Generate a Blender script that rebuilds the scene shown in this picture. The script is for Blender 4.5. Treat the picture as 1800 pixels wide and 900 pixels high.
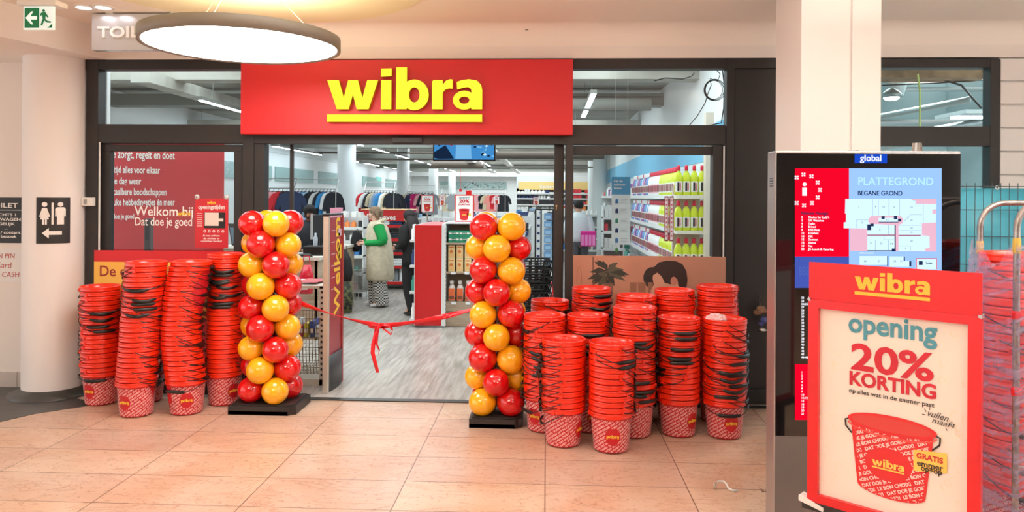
import bpy, bmesh, math, random
from mathutils import Vector, Matrix
random.seed(7)
PI = math.pi
for o in list(bpy.data.objects):
    bpy.data.objects.remove(o)
scene = bpy.context.scene
COL = scene.collection

# ---------------------------------------------------------------- camera, light, exposure
EYE = 1.65; FPX = 1300.0; YAW = math.radians(2.69); ROLL = 0.006; HOR = 346.0
CAMROT = Matrix.Rotation(YAW, 3, 'Z') @ Matrix.Rotation(PI/2, 3, 'X') @ Matrix.Rotation(ROLL, 3, 'Z')
cam = bpy.data.cameras.new('camera'); cam_o = bpy.data.objects.new('camera', cam); COL.objects.link(cam_o)
cam_o.matrix_world = Matrix.Translation((0, 0, EYE)) @ CAMROT.to_4x4()
cam.sensor_width = 36; cam.lens = 36*FPX/1800; cam.shift_y = -(450-HOR)/1800; cam.clip_start = 0.05; cam.clip_end = 200
scene.camera = cam_o
scene.view_settings.view_transform = 'Standard'; scene.view_settings.look = 'None'
scene.view_settings.gamma = 1; scene.view_settings.use_curve_mapping = False
scene.view_settings.exposure = 0.26
world = bpy.data.worlds.new('world'); scene.world = world; world.use_nodes = True
wb = world.node_tree.nodes['Background']; wb.inputs[0].default_value = (1.0, 0.985, 0.965, 1); wb.inputs[1].default_value = 1.6
PENDANT_EMIT = 11.0; TUBE_EMIT = 20.0; SHOP_FILL = 128.0; MALL_FILL = 22.0

def area(name, loc, size, power, color, sizey=None, rot=(0, 0, 0), shape='RECTANGLE'):
    l = bpy.data.lights.new(name, 'AREA'); l.energy = power; l.color = color; l.shape = shape
    l.size = size; l.size_y = sizey or size
    o = bpy.data.objects.new(name, l); COL.objects.link(o); o.location = loc; o.rotation_euler = rot
    return o
WARM = (1.0, 0.985, 0.965); COOL = (0.86, 0.97, 1.0)
# added fill lights without fixtures: over the mall floor, in the shop and unit
area('mall_fill_light', (0.3, 1.2, 3.0), 5.0, MALL_FILL*1.5, WARM, 3.0)
area('mall_fill_light', (0.0, 3.9, 3.0), 3.6, MALL_FILL*0.5, WARM, 0.5)
for yy in (9.0, 14.0, 20.0, 28.0, 35.0, 39.5):
    area('shop_fill_light', (-2.6, yy, 3.4), 7.5, SHOP_FILL*1.6, COOL, 3.0)  # added fill that brightens the shop on top of its linear lights
area('shop_fill_light', (1.0, 7.9, 3.4), 1.2, SHOP_FILL*0.35, COOL, 2.6)
area('unit_fill_light', (4.2, 8.0, 3.3), 2.2, 200, COOL, 2.0)  # added fill brightening the unit, besides its work lamp and strip light
area('shop_fill_light', (-4.5, 6.95, 3.4), 3.5, 60, COOL, 0.9)  # added fill for the red wall behind the left window

# ---------------------------------------------------------------- helpers
def ray(px, py):
    return CAMROT @ Vector(((px-900)/FPX, -(py-HOR)/FPX, -1.0))
def at(px, py, Y):
    d = ray(px, py); t = Y/d.y
    return Vector((d.x*t, Y, EYE+d.z*t))
def fl(px, py, Z=0.0):
    d = ray(px, py); t = (Z-EYE)/d.z
    return Vector((d.x*t, d.y*t, Z))
def lin(c):
    return tuple(((v/255)/12.92 if v/255 <= 0.04045 else ((v/255+0.055)/1.055)**2.4) for v in c[:3]) + (1.0,)

MATS = {}
def mat(name, c, rough=0.5, metal=0.0, emit=0.0, spec=0.5, coat=0.0, vary=None, bump=None, ec=None, stretch=(1, 1, 1)):
    if name in MATS: return MATS[name]
    m = bpy.data.materials.new(name); m.use_nodes = True; nt = m.node_tree; b = nt.nodes['Principled BSDF']
    b.inputs['Base Color'].default_value = lin(c); b.inputs['Roughness'].default_value = rough
    b.inputs['Metallic'].default_value = metal; b.inputs['Specular IOR Level'].default_value = spec
    b.inputs['Coat Weight'].default_value = coat
    if emit:
        b.inputs['Emission Color'].default_value = lin(ec or c); b.inputs['Emission Strength'].default_value = emit
    if vary or bump:
        tc = nt.nodes.new('ShaderNodeTexCoord'); mp = nt.nodes.new('ShaderNodeMapping'); mp.inputs['Scale'].default_value = stretch
        nt.links.new(tc.outputs['Object'], mp.inputs['Vector'])
    if vary:
        n = nt.nodes.new('ShaderNodeTexNoise'); n.inputs['Scale'].default_value = vary[0]; n.inputs['Detail'].default_value = 6
        r = nt.nodes.new('ShaderNodeValToRGB'); c2 = vary[1]
        r.color_ramp.elements[0].color = lin(c2); r.color_ramp.elements[1].color = lin(c)
        r.color_ramp.elements[0].position = vary[2] if len(vary) > 2 else 0.3; r.color_ramp.elements[1].position = vary[3] if len(vary) > 3 else 0.7
        nt.links.new(mp.outputs[0], n.inputs['Vector']); nt.links.new(n.outputs[0], r.inputs[0]); nt.links.new(r.outputs[0], b.inputs['Base Color'])
    if bump:
        n = nt.nodes.new('ShaderNodeTexNoise'); n.inputs['Scale'].default_value = bump[0]; n.inputs['Detail'].default_value = 4
        bp = nt.nodes.new('ShaderNodeBump'); bp.inputs['Strength'].default_value = bump[1]; bp.inputs['Distance'].default_value = 0.01
        nt.links.new(mp.outputs[0], n.inputs['Vector']); nt.links.new(n.outputs[0], bp.inputs['Height']); nt.links.new(bp.outputs[0], b.inputs['Normal'])
    MATS[name] = m
    return m
def emat(name, c, s):
    if name in MATS: return MATS[name]
    m = bpy.data.materials.new(name); m.use_nodes = True; nt = m.node_tree
    for n in list(nt.nodes): nt.nodes.remove(n)
    e = nt.nodes.new('ShaderNodeEmission'); e.inputs[0].default_value = lin(c); e.inputs[1].default_value = s
    o = nt.nodes.new('ShaderNodeOutputMaterial'); nt.links.new(e.outputs[0], o.inputs[0]); MATS[name] = m
    return m
def glassmat(name, tint=(245, 250, 250), refl=1.0, rough=0.0):
    m = bpy.data.materials.new(name); m.use_nodes = True; nt = m.node_tree
    for n in list(nt.nodes): nt.nodes.remove(n)
    t = nt.nodes.new('ShaderNodeBsdfTransparent'); t.inputs[0].default_value = lin(tint)
    g = nt.nodes.new('ShaderNodeBsdfGlossy'); g.inputs['Roughness'].default_value = rough
    f = nt.nodes.new('ShaderNodeFresnel'); f.inputs[0].default_value = 1.45
    mu = nt.nodes.new('ShaderNodeMath'); mu.operation = 'MULTIPLY'; mu.inputs[1].default_value = refl
    x = nt.nodes.new('ShaderNodeMixShader'); o = nt.nodes.new('ShaderNodeOutputMaterial')
    nt.links.new(f.outputs[0], mu.inputs[0]); nt.links.new(mu.outputs[0], x.inputs[0])
    nt.links.new(t.outputs[0], x.inputs[1]); nt.links.new(g.outputs[0], x.inputs[2]); nt.links.new(x.outputs[0], o.inputs[0])
    MATS[name] = m
    return m

def frame(o, right=(1, 0, 0), up=(0, 0, 1)):
    r = Vector(right).normalized(); u = Vector(up).normalized(); n = r.cross(u)
    M = Matrix.Identity(4)
    for i in range(3):
        M[i][0] = r[i]; M[i][1] = u[i]; M[i][2] = n[i]; M[i][3] = o[i]
    return M

class MB:
    def __init__(s): s.v = []; s.f = []; s.m = []; s.s = []
    def add(s, vs, fs, m=0, sm=False, M=None):
        b = len(s.v)
        for p in vs:
            p = Vector(p)
            s.v.append(M @ p if M is not None else p)
        for i, f in enumerate(fs):
            s.f.append([b+k for k in f]); s.m.append(m if isinstance(m, int) else m[i]); s.s.append(sm)
        return s
    def box(s, x0, y0, z0, x1, y1, z1, m=0, M=None):
        x0, x1 = min(x0, x1), max(x0, x1); y0, y1 = min(y0, y1), max(y0, y1); z0, z1 = min(z0, z1), max(z0, z1)
        vs = [(x, y, z) for z in (z0, z1) for y in (y0, y1) for x in (x0, x1)]
        return s.add(vs, [(0, 2, 3, 1), (4, 5, 7, 6), (0, 1, 5, 4), (2, 6, 7, 3), (0, 4, 6, 2), (1, 3, 7, 5)], m, False, M)
    def tube(s, pts, r, n=8, m=0, closed=False, caps=True, flat=None, M=None):
        pts = [Vector(p) for p in pts]; N = len(pts); rs = r if isinstance(r, (list, tuple)) else [r]*N
        vs = []; fs = []; prev = None
        for i, p in enumerate(pts):
            a = pts[(i-1) % N] if (closed or i > 0) else p; b = pts[(i+1) % N] if (closed or i < N-1) else p
            t = (b-a).normalized()
            if prev is None:
                u = t.cross(Vector((0, 0, 1)))
                if u.length < 1e-3: u = t.cross(Vector((1, 0, 0)))
            else:
                u = prev-t*prev.dot(t)
            u.normalize(); w = t.cross(u); prev = u
            fx, fw = flat if flat else (1, 1)
            for k in range(n):
                an = 2*PI*k/n; vs.append(p+u*math.cos(an)*rs[i]*fx+w*math.sin(an)*rs[i]*fw)
        for i in range(N if closed else N-1):
            j = (i+1) % N
            for k in range(n): fs.append((i*n+k, i*n+(k+1) % n, j*n+(k+1) % n, j*n+k))
        s.add(vs, fs, m, True, M)
        if caps and not closed:
            s.add(vs[:n], [tuple(range(n-1, -1, -1))], m, False, M); s.add(vs[-n:], [tuple(range(n))], m, False, M)
        return s
    def cyl(s, p0, p1, r, r1=None, n=16, m=0, caps=True, M=None):
        return s.tube([p0, p1], [r, r if r1 is None else r1], n, m, caps=caps, M=M)
    def lathe(s, prof, n=24, c=(0, 0, 0), m=0, sx=1, sy=1, sm=True, mfn=None, M=None):
        vs = []; fs = []; ms = []
        for r, z in prof:
            for k in range(n):
                a = 2*PI*k/n; vs.append((c[0]+r*math.cos(a)*sx, c[1]+r*math.sin(a)*sy, c[2]+z))
        for i in range(len(prof)-1):
            for k in range(n):
                fs.append((i*n+k, i*n+(k+1) % n, (i+1)*n+(k+1) % n, (i+1)*n+k)); ms.append(mfn(i) if mfn else m)
        return s.add(vs, fs, ms, sm, M)
    def loft(s, secs, n=16, m=0, caps=True, M=None, sm=True):
        # secs: (x,y,z,rx,ry[,rot])
        vs = []; fs = []
        for q in secs:
            x, y, z, rx, ry = q[:5]; ro = q[5] if len(q) > 5 else 0
            for k in range(n):
                a = 2*PI*k/n; u = rx*math.cos(a); w = ry*math.sin(a)
                vs.append((x+u*math.cos(ro)-w*math.sin(ro), y+u*math.sin(ro)+w*math.cos(ro), z))
        for i in range(len(secs)-1):
            for k in range(n): fs.append((i*n+k, i*n+(k+1) % n, (i+1)*n+(k+1) % n, (i+1)*n+k))
        if caps:
            fs.append(tuple(range(n-1, -1, -1))); fs.append(tuple((len(secs)-1)*n+k for k in range(n)))
        return s.add(vs, fs, m, sm, M)
    def ball(s, c, r, sc=(1, 1, 1), n=20, k=12, m=0, M=None):
        prof = [(max(1e-5, r*math.sin(PI*i/k)), -r*math.cos(PI*i/k)*sc[2]) for i in range(k+1)]
        return s.lathe(prof, n, c, m, sc[0], sc[1], True, None, M)
    def poly(s, pts, th=0.001, m=0, M=None, side=None):
        # flat outline pts (x,y) with thickness th towards +normal
        n = len(pts)
        ar = sum(pts[i][0]*pts[(i+1) % n][1]-pts[(i+1) % n][0]*pts[i][1] for i in range(n))
        if ar < 0: pts = pts[::-1]
        vs = [(p[0], p[1], 0) for p in pts]+[(p[0], p[1], th) for p in pts]
        s.add(vs, [tuple(range(2*n-1, n-1, -1))[::-1]], m, False, M)
        s.add(vs, [tuple(range(n-1, -1, -1))], m, False, M)
        s.add(vs, [(i, (i+1) % n, n+(i+1) % n, n+i) for i in range(n)], m if side is None else side, False, M)
        return s
    def rect(s, x0, y0, x1, y1, th=0.001, m=0, M=None):
        return s.poly([(x0, y0), (x1, y0), (x1, y1), (x0, y1)], th, m, M)
    def ring(s, cx, cy, rx, ry, ix, iy, th=0.001, m=0, M=None, a0=0, a1=2*PI, n=32, side=None):
        vs = []; fs = []; ms = []; full = abs(a1-a0-2*PI) < 1e-6
        for k in range(n+1):
            a = a0+(a1-a0)*k/n
            for (qx, qy, z) in ((rx, ry, 0), (rx, ry, th), (ix, iy, th), (ix, iy, 0)):
                vs.append((cx+qx*math.cos(a), cy+qy*math.sin(a), z))
        sd = m if side is None else side
        for k in range(n):
            for j in range(4):
                fs.append((4*k+j, 4*k+4+j, 4*k+4+(j+1) % 4, 4*k+(j+1) % 4)); ms.append(m if j in (1,) else sd)
        if not full: fs += [(0, 1, 2, 3), (4*n+3, 4*n+2, 4*n+1, 4*n)]; ms += [m, m]
        return s.add(vs, fs, ms, False, M)
    def disc(s, cx, cy, rx, ry=None, th=0.001, m=0, M=None, n=32):
        ry = ry or rx
        return s.poly([(cx+rx*math.cos(2*PI*k/n), cy+ry*math.sin(2*PI*k/n)) for k in range(n)], th, m, M)
    def text(s, body, size, x=0, y=0, m=0, M=None, bold=0.0, th=0.0006, align='CENTER', w=None, h=None, shear=0.0, clip=None, rot=0.0, sp=1.0):
        vs, fs = textmesh(body, size, bold, th, align, sp)
        if not vs: return s
        if w:
            xs = [p[0] for p in vs]; k = w/(max(xs)-min(xs)); vs = [(p[0]*k, p[1], p[2]) for p in vs]
        if h: k = h/(CAP*size); vs = [(p[0], p[1]*k, p[2]) for p in vs]
        c, d = math.cos(rot), math.sin(rot)
        vs = [(x+(p[0]+shear*p[1])*c-p[1]*d, y+(p[0]+shear*p[1])*d+p[1]*c, p[2]) for p in vs]
        if clip: fs = [f for f in fs if all(clip(vs[i][0], vs[i][1]) for i in f)]
        return s.add(vs, fs, m, False, M)
    def build(s, name, mats, parent=None, loc=None, bev=0, world=False, seg=2):
        if not isinstance(mats, (list, tuple)): mats = [mats]
        me = bpy.data.meshes.new(name)
        if parent is None and loc is None and s.v:
            xs = [p[0] for p in s.v]; ys = [p[1] for p in s.v]; zs = [p[2] for p in s.v]
            loc = ((min(xs)+max(xs))/2, (min(ys)+max(ys))/2, min(zs)); off = Vector(loc)
        elif parent is not None and world: off = Vector(parent.location); loc = (0, 0, 0)
        else: off = Vector((0, 0, 0)); loc = loc or (0, 0, 0)
        me.from_pydata([tuple(Vector(p)-off) for p in s.v], [], s.f)
        for mm in mats: me.materials.append(mm)
        me.polygons.foreach_set('material_index', s.m); me.polygons.foreach_set('use_smooth', s.s)
        me.validate(); me.update()
        o = bpy.data.objects.new(name, me); COL.objects.link(o); o.location = loc
        if parent is not None: o.parent = parent
        if bev:
            b = o.modifiers.new('bevel', 'BEVEL'); b.width = bev; b.segments = seg; b.limit_method = 'ANGLE'; b.harden_normals = False
        return o

_tc = {}
def textmesh(body, size, bold, th, align, sp=1.0):
    key = (body, size, bold, th, align, sp)
    if key in _tc: return _tc[key]
    cu = bpy.data.curves.new('lettering', 'FONT'); cu.body = body; cu.size = size; cu.offset = bold; cu.extrude = th/2
    cu.align_x = align; cu.resolution_u = 3; cu.space_character = sp
    o = bpy.data.objects.new('lettering', cu); COL.objects.link(o)
    dg = bpy.context.evaluated_depsgraph_get(); me = bpy.data.meshes.new_from_object(o.evaluated_get(dg))
    vs = [(p.co[0], p.co[1], p.co[2]+th/2) for p in me.vertices]; fs = [tuple(p.vertices) for p in me.polygons]
    bpy.data.objects.remove(o); bpy.data.curves.remove(cu); bpy.data.meshes.remove(me)
    _tc[key] = (vs, fs)
    return vs, fs

CAP = max(p[1] for p in textmesh('H', 1.0, 0, 0.0, 'LEFT')[0])
def tag(o, label=None, cat=None, group=None, kind=None):
    if label: o['label'] = label
    if cat: o['category'] = cat
    if group: o['group'] = group
    if kind: o['kind'] = kind
    return o
def thing(name, label, cat, loc=(0, 0, 0), rz=0, group=None):
    o = bpy.data.objects.new(name, None); COL.objects.link(o); o.location = loc; o.rotation_euler = (0, 0, rz)
    o.empty_display_size = 0.1
    return tag(o, label, cat, group)
def struct(mb, name, mats, label=None, bev=0):
    return tag(mb.build(name, mats, bev=bev), label, None, None, 'structure')
def dup(src, loc, rz=None, label=None, group=None, mats=None):
    r = src.copy(); COL.objects.link(r); r.location = loc
    if rz is not None: r.rotation_euler = (0, 0, rz)
    if label: r['label'] = label
    if group: r['group'] = group
    for ch in list(src.children):
        c = ch.copy(); COL.objects.link(c); c.parent = r
        for g in ch.children:
            d = g.copy(); COL.objects.link(d); d.parent = c
    return r
ORD = ['zeroth', 'first', 'second', 'third', 'fourth', 'fifth', 'sixth', 'seventh', 'eighth', 'ninth', 'tenth', 'eleventh', 'twelfth', 'thirteenth', 'fourteenth',
       'fifteenth', 'sixteenth', 'seventeenth', 'eighteenth', 'nineteenth', 'twentieth', 'twenty-first', 'twenty-second', 'twenty-third', 'twenty-fourth',
       'twenty-fifth', 'twenty-sixth', 'twenty-seventh', 'twenty-eighth', 'twenty-ninth', 'thirtieth'] + ['%dth' % k for k in range(31, 80)]

# bold rounded lettering of the shop name: unit = 1/148 of the x-height, baseline at 0
def logo(mb, M, W, th=0.001, m=0, side=None, bend=None, line=True):
    k = W/792.0
    tmp = MB()
    P = lambda pts: tmp.poly([((x-396)*k, y*k) for x, y in pts], th, m, None, side)
    P([(0, 148), (60, 148), (86, 60), (108, 148), (158, 148), (182, 60), (206, 148), (262, 148), (214, 0), (152, 0), (133, 75), (112, 0), (50, 0)])
    P([(277, 0), (330, 0), (330, 148), (277, 148)]); P([(277, 165), (331, 168), (331, 208), (277, 206)])
    P([(354, 0), (409, 0), (409, 213), (354, 213)]); tmp.ring((447-396)*k, 73*k, 74*k, 78*k, 27*k, 38*k, th*1.03+.00005, m, None, n=28, side=side)
    tmp.poly([((x-396)*k, y*k) for x, y in [(537, 0), (592, 0), (592, 148), (545, 148), (537, 140)]], th*1.015+.00002, m, None, side)
    P([(588, 60), (592, 85), (605, 100), (625, 106), (642, 104), (642, 150), (628, 152), (608, 145), (592, 125), (588, 125)])
    tmp.ring((701-396)*k, 46*k, 58*k, 48*k, 26*k, 18*k, th*1.03+.00005, m, None, n=24, side=side)
    tmp.poly([((x-396)*k, y*k) for x, y in [(737, 0), (792, 0), (792, 100), (737, 100)]], th*1.015+.00002, m, None, side)
    P([(662, 138), (690, 148), (725, 152), (765, 145), (786, 124), (792, 98), (737, 90), (735, 103), (720, 112), (700, 110), (665, 100)])
    if line: P([(0, -64), (792, -64), (792, -26), (0, -26)])
    if bend: tmp.v = [Vector(bend(p)) for p in tmp.v]
    b = len(mb.v)
    mb.v += [M @ p if M is not None else p for p in tmp.v]
    mb.f += [[b+i for i in f] for f in tmp.f]; mb.m += tmp.m; mb.s += tmp.s
    return mb

# ---------------------------------------------------------------- shared materials
M_red = mat('sign_red', (205, 24, 30), 0.45)
M_frame = mat('anthracite_frame', (36, 31, 29), 0.5, bump=(400, 0.03))
M_white = mat('white_paint', (232, 228, 222), 0.6)
M_yel = mat('yellow_print', (246, 200, 60), 0.6)
M_wtxt = mat('white_print', (240, 236, 230), 0.6)
M_black = mat('black_plastic', (16, 15, 15), 0.38)
M_dark = mat('dark_print', (30, 26, 25), 0.5)
M_chrome = mat('brushed_metal', (190, 188, 185), 0.3, 1.0)
M_glass = glassmat('window_glass', (246, 250, 250), 0.9)
M_shelfw = mat('shelf_white', (222, 224, 222), 0.5)
M_wood = mat('light_oak_board', (186, 168, 146), 0.55, vary=(3, (160, 140, 118)), stretch=(1, 1, 14))
M_paper = mat('white_paper', (236, 234, 230), 0.7)
M_tag = mat('price_tag', (235, 240, 245), 0.6)
# ================================================================ THE SETTING
FY = 6.0
def pr(px0, py0, px1, py1, Y):
    a = at(px0, (py0+py1)/2, Y); b = at(px1, (py0+py1)/2, Y); c = at((px0+px1)/2, py0, Y); d = at((px0+px1)/2, py1, Y)
    return a.x, b.x, d.z, c.z      # x0, x1, zlow, zhigh
def pbox(mb, px0, py0, px1, py1, Y, dep, m=0):
    x0, x1, z0, z1 = pr(px0, py0, px1, py1, Y); return mb.box(x0, Y, z0, x1, Y+dep, z1, m)

def floor_material():
    m = bpy.data.materials.new('marble_tiles'); m.use_nodes = True; nt = m.node_tree; b = nt.nodes['Principled BSDF']
    N = lambda t: nt.nodes.new(t); L = nt.links.new
    tc = N('ShaderNodeTexCoord'); mp = N('ShaderNodeMapping'); mp.inputs['Location'].default_value = (0.0, 0.2, 0); L(tc.outputs['Object'], mp.inputs[0])
    br = N('ShaderNodeTexBrick'); br.offset = 0; br.inputs['Scale'].default_value = 1; br.inputs['Brick Width'].default_value = 0.808; br.inputs['Row Height'].default_value = 0.4
    br.inputs['Mortar Size'].default_value = 0.0034; br.inputs['Mortar Smooth'].default_value = 0.3; br.inputs['Bias'].default_value = 0
    br.inputs['Color1'].default_value = lin((206, 178, 160)); br.inputs['Color2'].default_value = lin((216, 190, 166)); br.inputs['Mortar'].default_value = lin((120, 92, 74))
    L(mp.outputs[0], br.inputs[0])
    n1 = N('ShaderNodeTexNoise'); n1.inputs['Scale'].default_value = 2.2; n1.inputs['Detail'].default_value = 8; n1.inputs['Distortion'].default_value = 0.6; L(tc.outputs['Object'], n1.inputs[0])
    r1 = N('ShaderNodeValToRGB'); r1.color_ramp.elements[0].position = 0.32; r1.color_ramp.elements[0].color = lin((240, 214, 196)); r1.color_ramp.elements[1].position = 0.68; r1.color_ramp.elements[1].color = (1, 1, 1, 1)
    L(n1.outputs[0], r1.inputs[0])
    mx = N('ShaderNodeMix'); mx.data_type = 'RGBA'; mx.blend_type = 'MULTIPLY'; mx.inputs[0].default_value = 0.75; L(br.outputs[0], mx.inputs[6]); L(r1.outputs[0], mx.inputs[7])
    mp2 = N('ShaderNodeMapping'); mp2.inputs['Rotation'].default_value = (0, 0, -0.35); mp2.inputs['Scale'].default_value = (0.8, 2.6, 1); L(tc.outputs['Object'], mp2.inputs[0])
    n2 = N('ShaderNodeTexNoise'); n2.inputs['Scale'].default_value = 2.2; n2.inputs['Detail'].default_value = 10; n2.inputs['Roughness'].default_value = 0.7; n2.inputs['Distortion'].default_value = 1.0; L(mp2.outputs[0], n2.inputs[0])
    r2 = N('ShaderNodeValToRGB'); e = r2.color_ramp.elements; e[0].position = 0.484; e[0].color = (1, 1, 1, 1); e[1].position = 0.5; e[1].color = lin((196, 156, 128))
    e3 = r2.color_ramp.elements.new(0.516); e3.color = (1, 1, 1, 1); L(n2.outputs[0], r2.inputs[0])
    n3 = N('ShaderNodeTexNoise'); n3.inputs['Scale'].default_value = 38; n3.inputs['Detail'].default_value = 6; L(tc.outputs['Object'], n3.inputs[0])
    r3 = N('ShaderNodeValToRGB'); r3.color_ramp.elements[0].position = 0.26; r3.color_ramp.elements[0].color = lin((190, 140, 110)); r3.color_ramp.elements[1].position = 0.42; r3.color_ramp.elements[1].color = (1, 1, 1, 1)
    L(n3.outputs[0], r3.inputs[0])
    mx2 = N('ShaderNodeMix'); mx2.data_type = 'RGBA'; mx2.blend_type = 'MULTIPLY'; mx2.inputs[0].default_value = 0.55; L(mx.outputs[2], mx2.inputs[6]); L(r2.outputs[0], mx2.inputs[7])
    mx3 = N('ShaderNodeMix'); mx3.data_type = 'RGBA'; mx3.blend_type = 'MULTIPLY'; mx3.inputs[0].default_value = 0.6; L(mx2.outputs[2], mx3.inputs[6]); L(r3.outputs[0], mx3.inputs[7])
    L(mx3.outputs[2], b.inputs['Base Color']); b.inputs['Roughness'].default_value = 0.3; b.inputs['Specular IOR Level'].default_value = 0.4
    bp = N('ShaderNodeBump'); bp.inputs['Strength'].default_value = 0.25; bp.inputs['Distance'].default_value = 0.002; bp.invert = True; L(br.outputs['Fac'], bp.inputs['Height']); L(bp.outputs[0], b.inputs['Normal'])
    return m
def plank_material():
    m = bpy.data.materials.new('grey_vinyl_planks'); m.use_nodes = True; nt = m.node_tree; b = nt.nodes['Principled BSDF']
    N = lambda t: nt.nodes.new(t); L = nt.links.new
    tc = N('ShaderNodeTexCoord'); mp = N('ShaderNodeMapping'); mp.inputs['Rotation'].default_value = (0, 0, PI/2); L(tc.outputs['Object'], mp.inputs[0])
    br = N('ShaderNodeTexBrick'); br.offset = 0.4; br.inputs['Scale'].default_value = 1; br.inputs['Brick Width'].default_value = 1.2; br.inputs['Row Height'].default_value = 0.18
    br.inputs['Mortar Size'].default_value = 0.0015; br.inputs['Color1'].default_value = lin((176, 170, 164)); br.inputs['Color2'].default_value = lin((194, 188, 180)); br.inputs['Mortar'].default_value = lin((140, 134, 128))
    L(mp.outputs[0], br.inputs[0])
    mp2 = N('ShaderNodeMapping'); mp2.inputs['Scale'].default_value = (16, 1.6, 1); L(tc.outputs['Object'], mp2.inputs[0])
    n = N('ShaderNodeTexNoise'); n.inputs['Scale'].default_value = 1.6; n.inputs['Detail'].default_value = 8; L(mp2.outputs[0], n.inputs[0])
    r = N('ShaderNodeValToRGB'); r.color_ramp.elements[0].position = 0.34; r.color_ramp.elements[0].color = lin((205, 200, 196)); r.color_ramp.elements[1].position = 0.62; r.color_ramp.elements[1].color = (1, 1, 1, 1); L(n.outputs[0], r.inputs[0])
    mx = N('ShaderNodeMix'); mx.data_type = 'RGBA'; mx.blend_type = 'MULTIPLY'; mx.inputs[0].default_value = 0.9; L(br.outputs[0], mx.inputs[6]); L(r.outputs[0], mx.inputs[7])
    L(mx.outputs[2], b.inputs['Base Color']); b.inputs['Roughness'].default_value = 0.33
    return m

M_wall = mat('cream_plaster', (238, 230, 222), 0.75, bump=(180, 0.05))
M_ceil = mat('warm_ceiling_paint', (244, 235, 224), 0.8)
M_stone = mat('dark_stone', (72, 70, 68), 0.35, vary=(3, (50, 49, 48)), stretch=(1, 5, 1))

# ---- mall floor, stone strip, ceiling, walls
struct(MB().box(-9, -9, -0.1, 9, 5.9, 0), 'floor', floor_material())
struct(MB().box(-5, 5.93, -0.1, 5.5, 44, 0.0), 'floor_shop', plank_material())
bpy.data.objects['floor_shop'].name = 'floor.001'
struct(MB().box(-9.5, 5.93, -0.1, -5, 44, 0.0), 'floor.002', MATS.get('x') or bpy.data.objects['floor.001'].data.materials[0])
struct(MB().box(fl(520, 700).x, 5.88, 0, 6, 5.95, 0.008), 'trim_1', mat('threshold_metal', (84, 82, 80), 0.35, 0.8), 'dark metal threshold strip at the shop entrance')
st = MB(); pts = [fl(0, 742), fl(60, 728), fl(172, 711), Vector((-4.3, 6.1, 0)), Vector((-6.5, 6.1, 0)), Vector((-6.5, 4.6, 0))]
st.poly([(p.x, p.y) for p in pts], 0.003); struct(st, 'trim_2', M_stone, 'dark stone strip on the floor beside the round column')

BZ = at(900, 103, FY).z; CZ = 3.03
struct(MB().box(-9, -9, CZ, 9, FY+0.02, CZ+0.1), 'ceiling', M_ceil)
bl = MB().box(-4.1, FY-0.01, BZ, 7, FY+0.2, CZ)          # bulkhead over the shop front
a = at(186, 103, FY-0.01); b = at(-60, 51, 1); 
A = Vector((a.x, FY-0.01)); dr = Vector((at(0, 65, 5.1).x, 5.1))-A; B = A+dr*2.2
bl.poly([(A.x, A.y), (B.x, B.y), (B.x-2.5, B.y+2.2), (A.x-4, A.y+0.2), (A.x, A.y+0.2)], CZ-BZ, M=Matrix.Translation((0, 0, BZ)))
struct(bl, 'wall_front', M_wall, 'cream bulkhead above the shop front')
# cove between bulkhead and ceiling
cv = MB(); R = 0.16; ps = []
for k in range(9):
    t = PI/2*k/8; ps.append((FY-0.01-R+R*math.cos(t), CZ-R+R*math.sin(t)))
ps += [(FY-0.01, CZ)]
vs = [(x, p[0], p[1]) for x in (A.x+0.05, 7) for p in ps]; n = len(ps)
cv.add(vs, [(i, i+1, n+i+1, n+i) for i in range(n-2)], 0, True); struct(cv, 'trim_3', M_ceil, 'rounded cove where the bulkhead meets the ceiling')
lw = MB().box(-9, 6.115, 0, at(150, 400, 6.12).x-0.02, 6.3, CZ); struct(lw, 'wall_left', M_wall, 'cream wall at the left edge behind the round column')
bs = MB()
x = -6.0
while x < -4.45:
    bs.box(x, 6.1, 0, x+0.296, 6.13, 0.13); x += 0.3
struct(bs, 'baseboard_left', mat('skirting_tile', (196, 186, 178), 0.4), 'pale skirting tiles along the left wall', bev=0.003)
struct(MB().box(-9, -9.1, 0, 9, -9, CZ), 'wall_back', mat('mall_far_wall', (150, 140, 130), 0.7), 'mall wall behind the viewpoint')
# round column
c0 = at(97, 400, 5.98); RC = 0.235
cl = MB().lathe([(RC, 0.06), (RC, BZ+0.02)], 64, (c0.x, 5.98, 0)); struct(cl, 'wall_column', mat('column_paint', (236, 230, 226), 0.6, bump=(90, 0.06)), 'round white column at the left')
bpy.data.objects['wall_column'].name = 'trim_4'
rb = MB().lathe([(RC+0.10, 0), (RC+0.10, 0.012), (RC+0.02, 0.03), (RC-0.01, 0.075)], 64, (c0.x, 5.98, 0)); struct(rb, 'trim_5', M_stone, 'dark ring at the foot of the round column')
# square pillar at the right
p0 = at(1407, 300, 4.6); p1 = at(1548, 300, 4.6); g = at(1495, 300, 4.6).x
pm = MB().box(p0.x, 4.6, 0, g-0.006, 5.1, CZ).box(g+0.006, 4.6, 0, p1.x, 5.1, CZ).box(g-0.01, 4.612, 0, g+0.01, 5.09, CZ)
struct(pm, 'trim_6', mat('pillar_paint', (240, 235, 231), 0.65, bump=(120, 0.04)), 'white square pillar with a vertical joint behind the map totem', bev=0.004)

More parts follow.
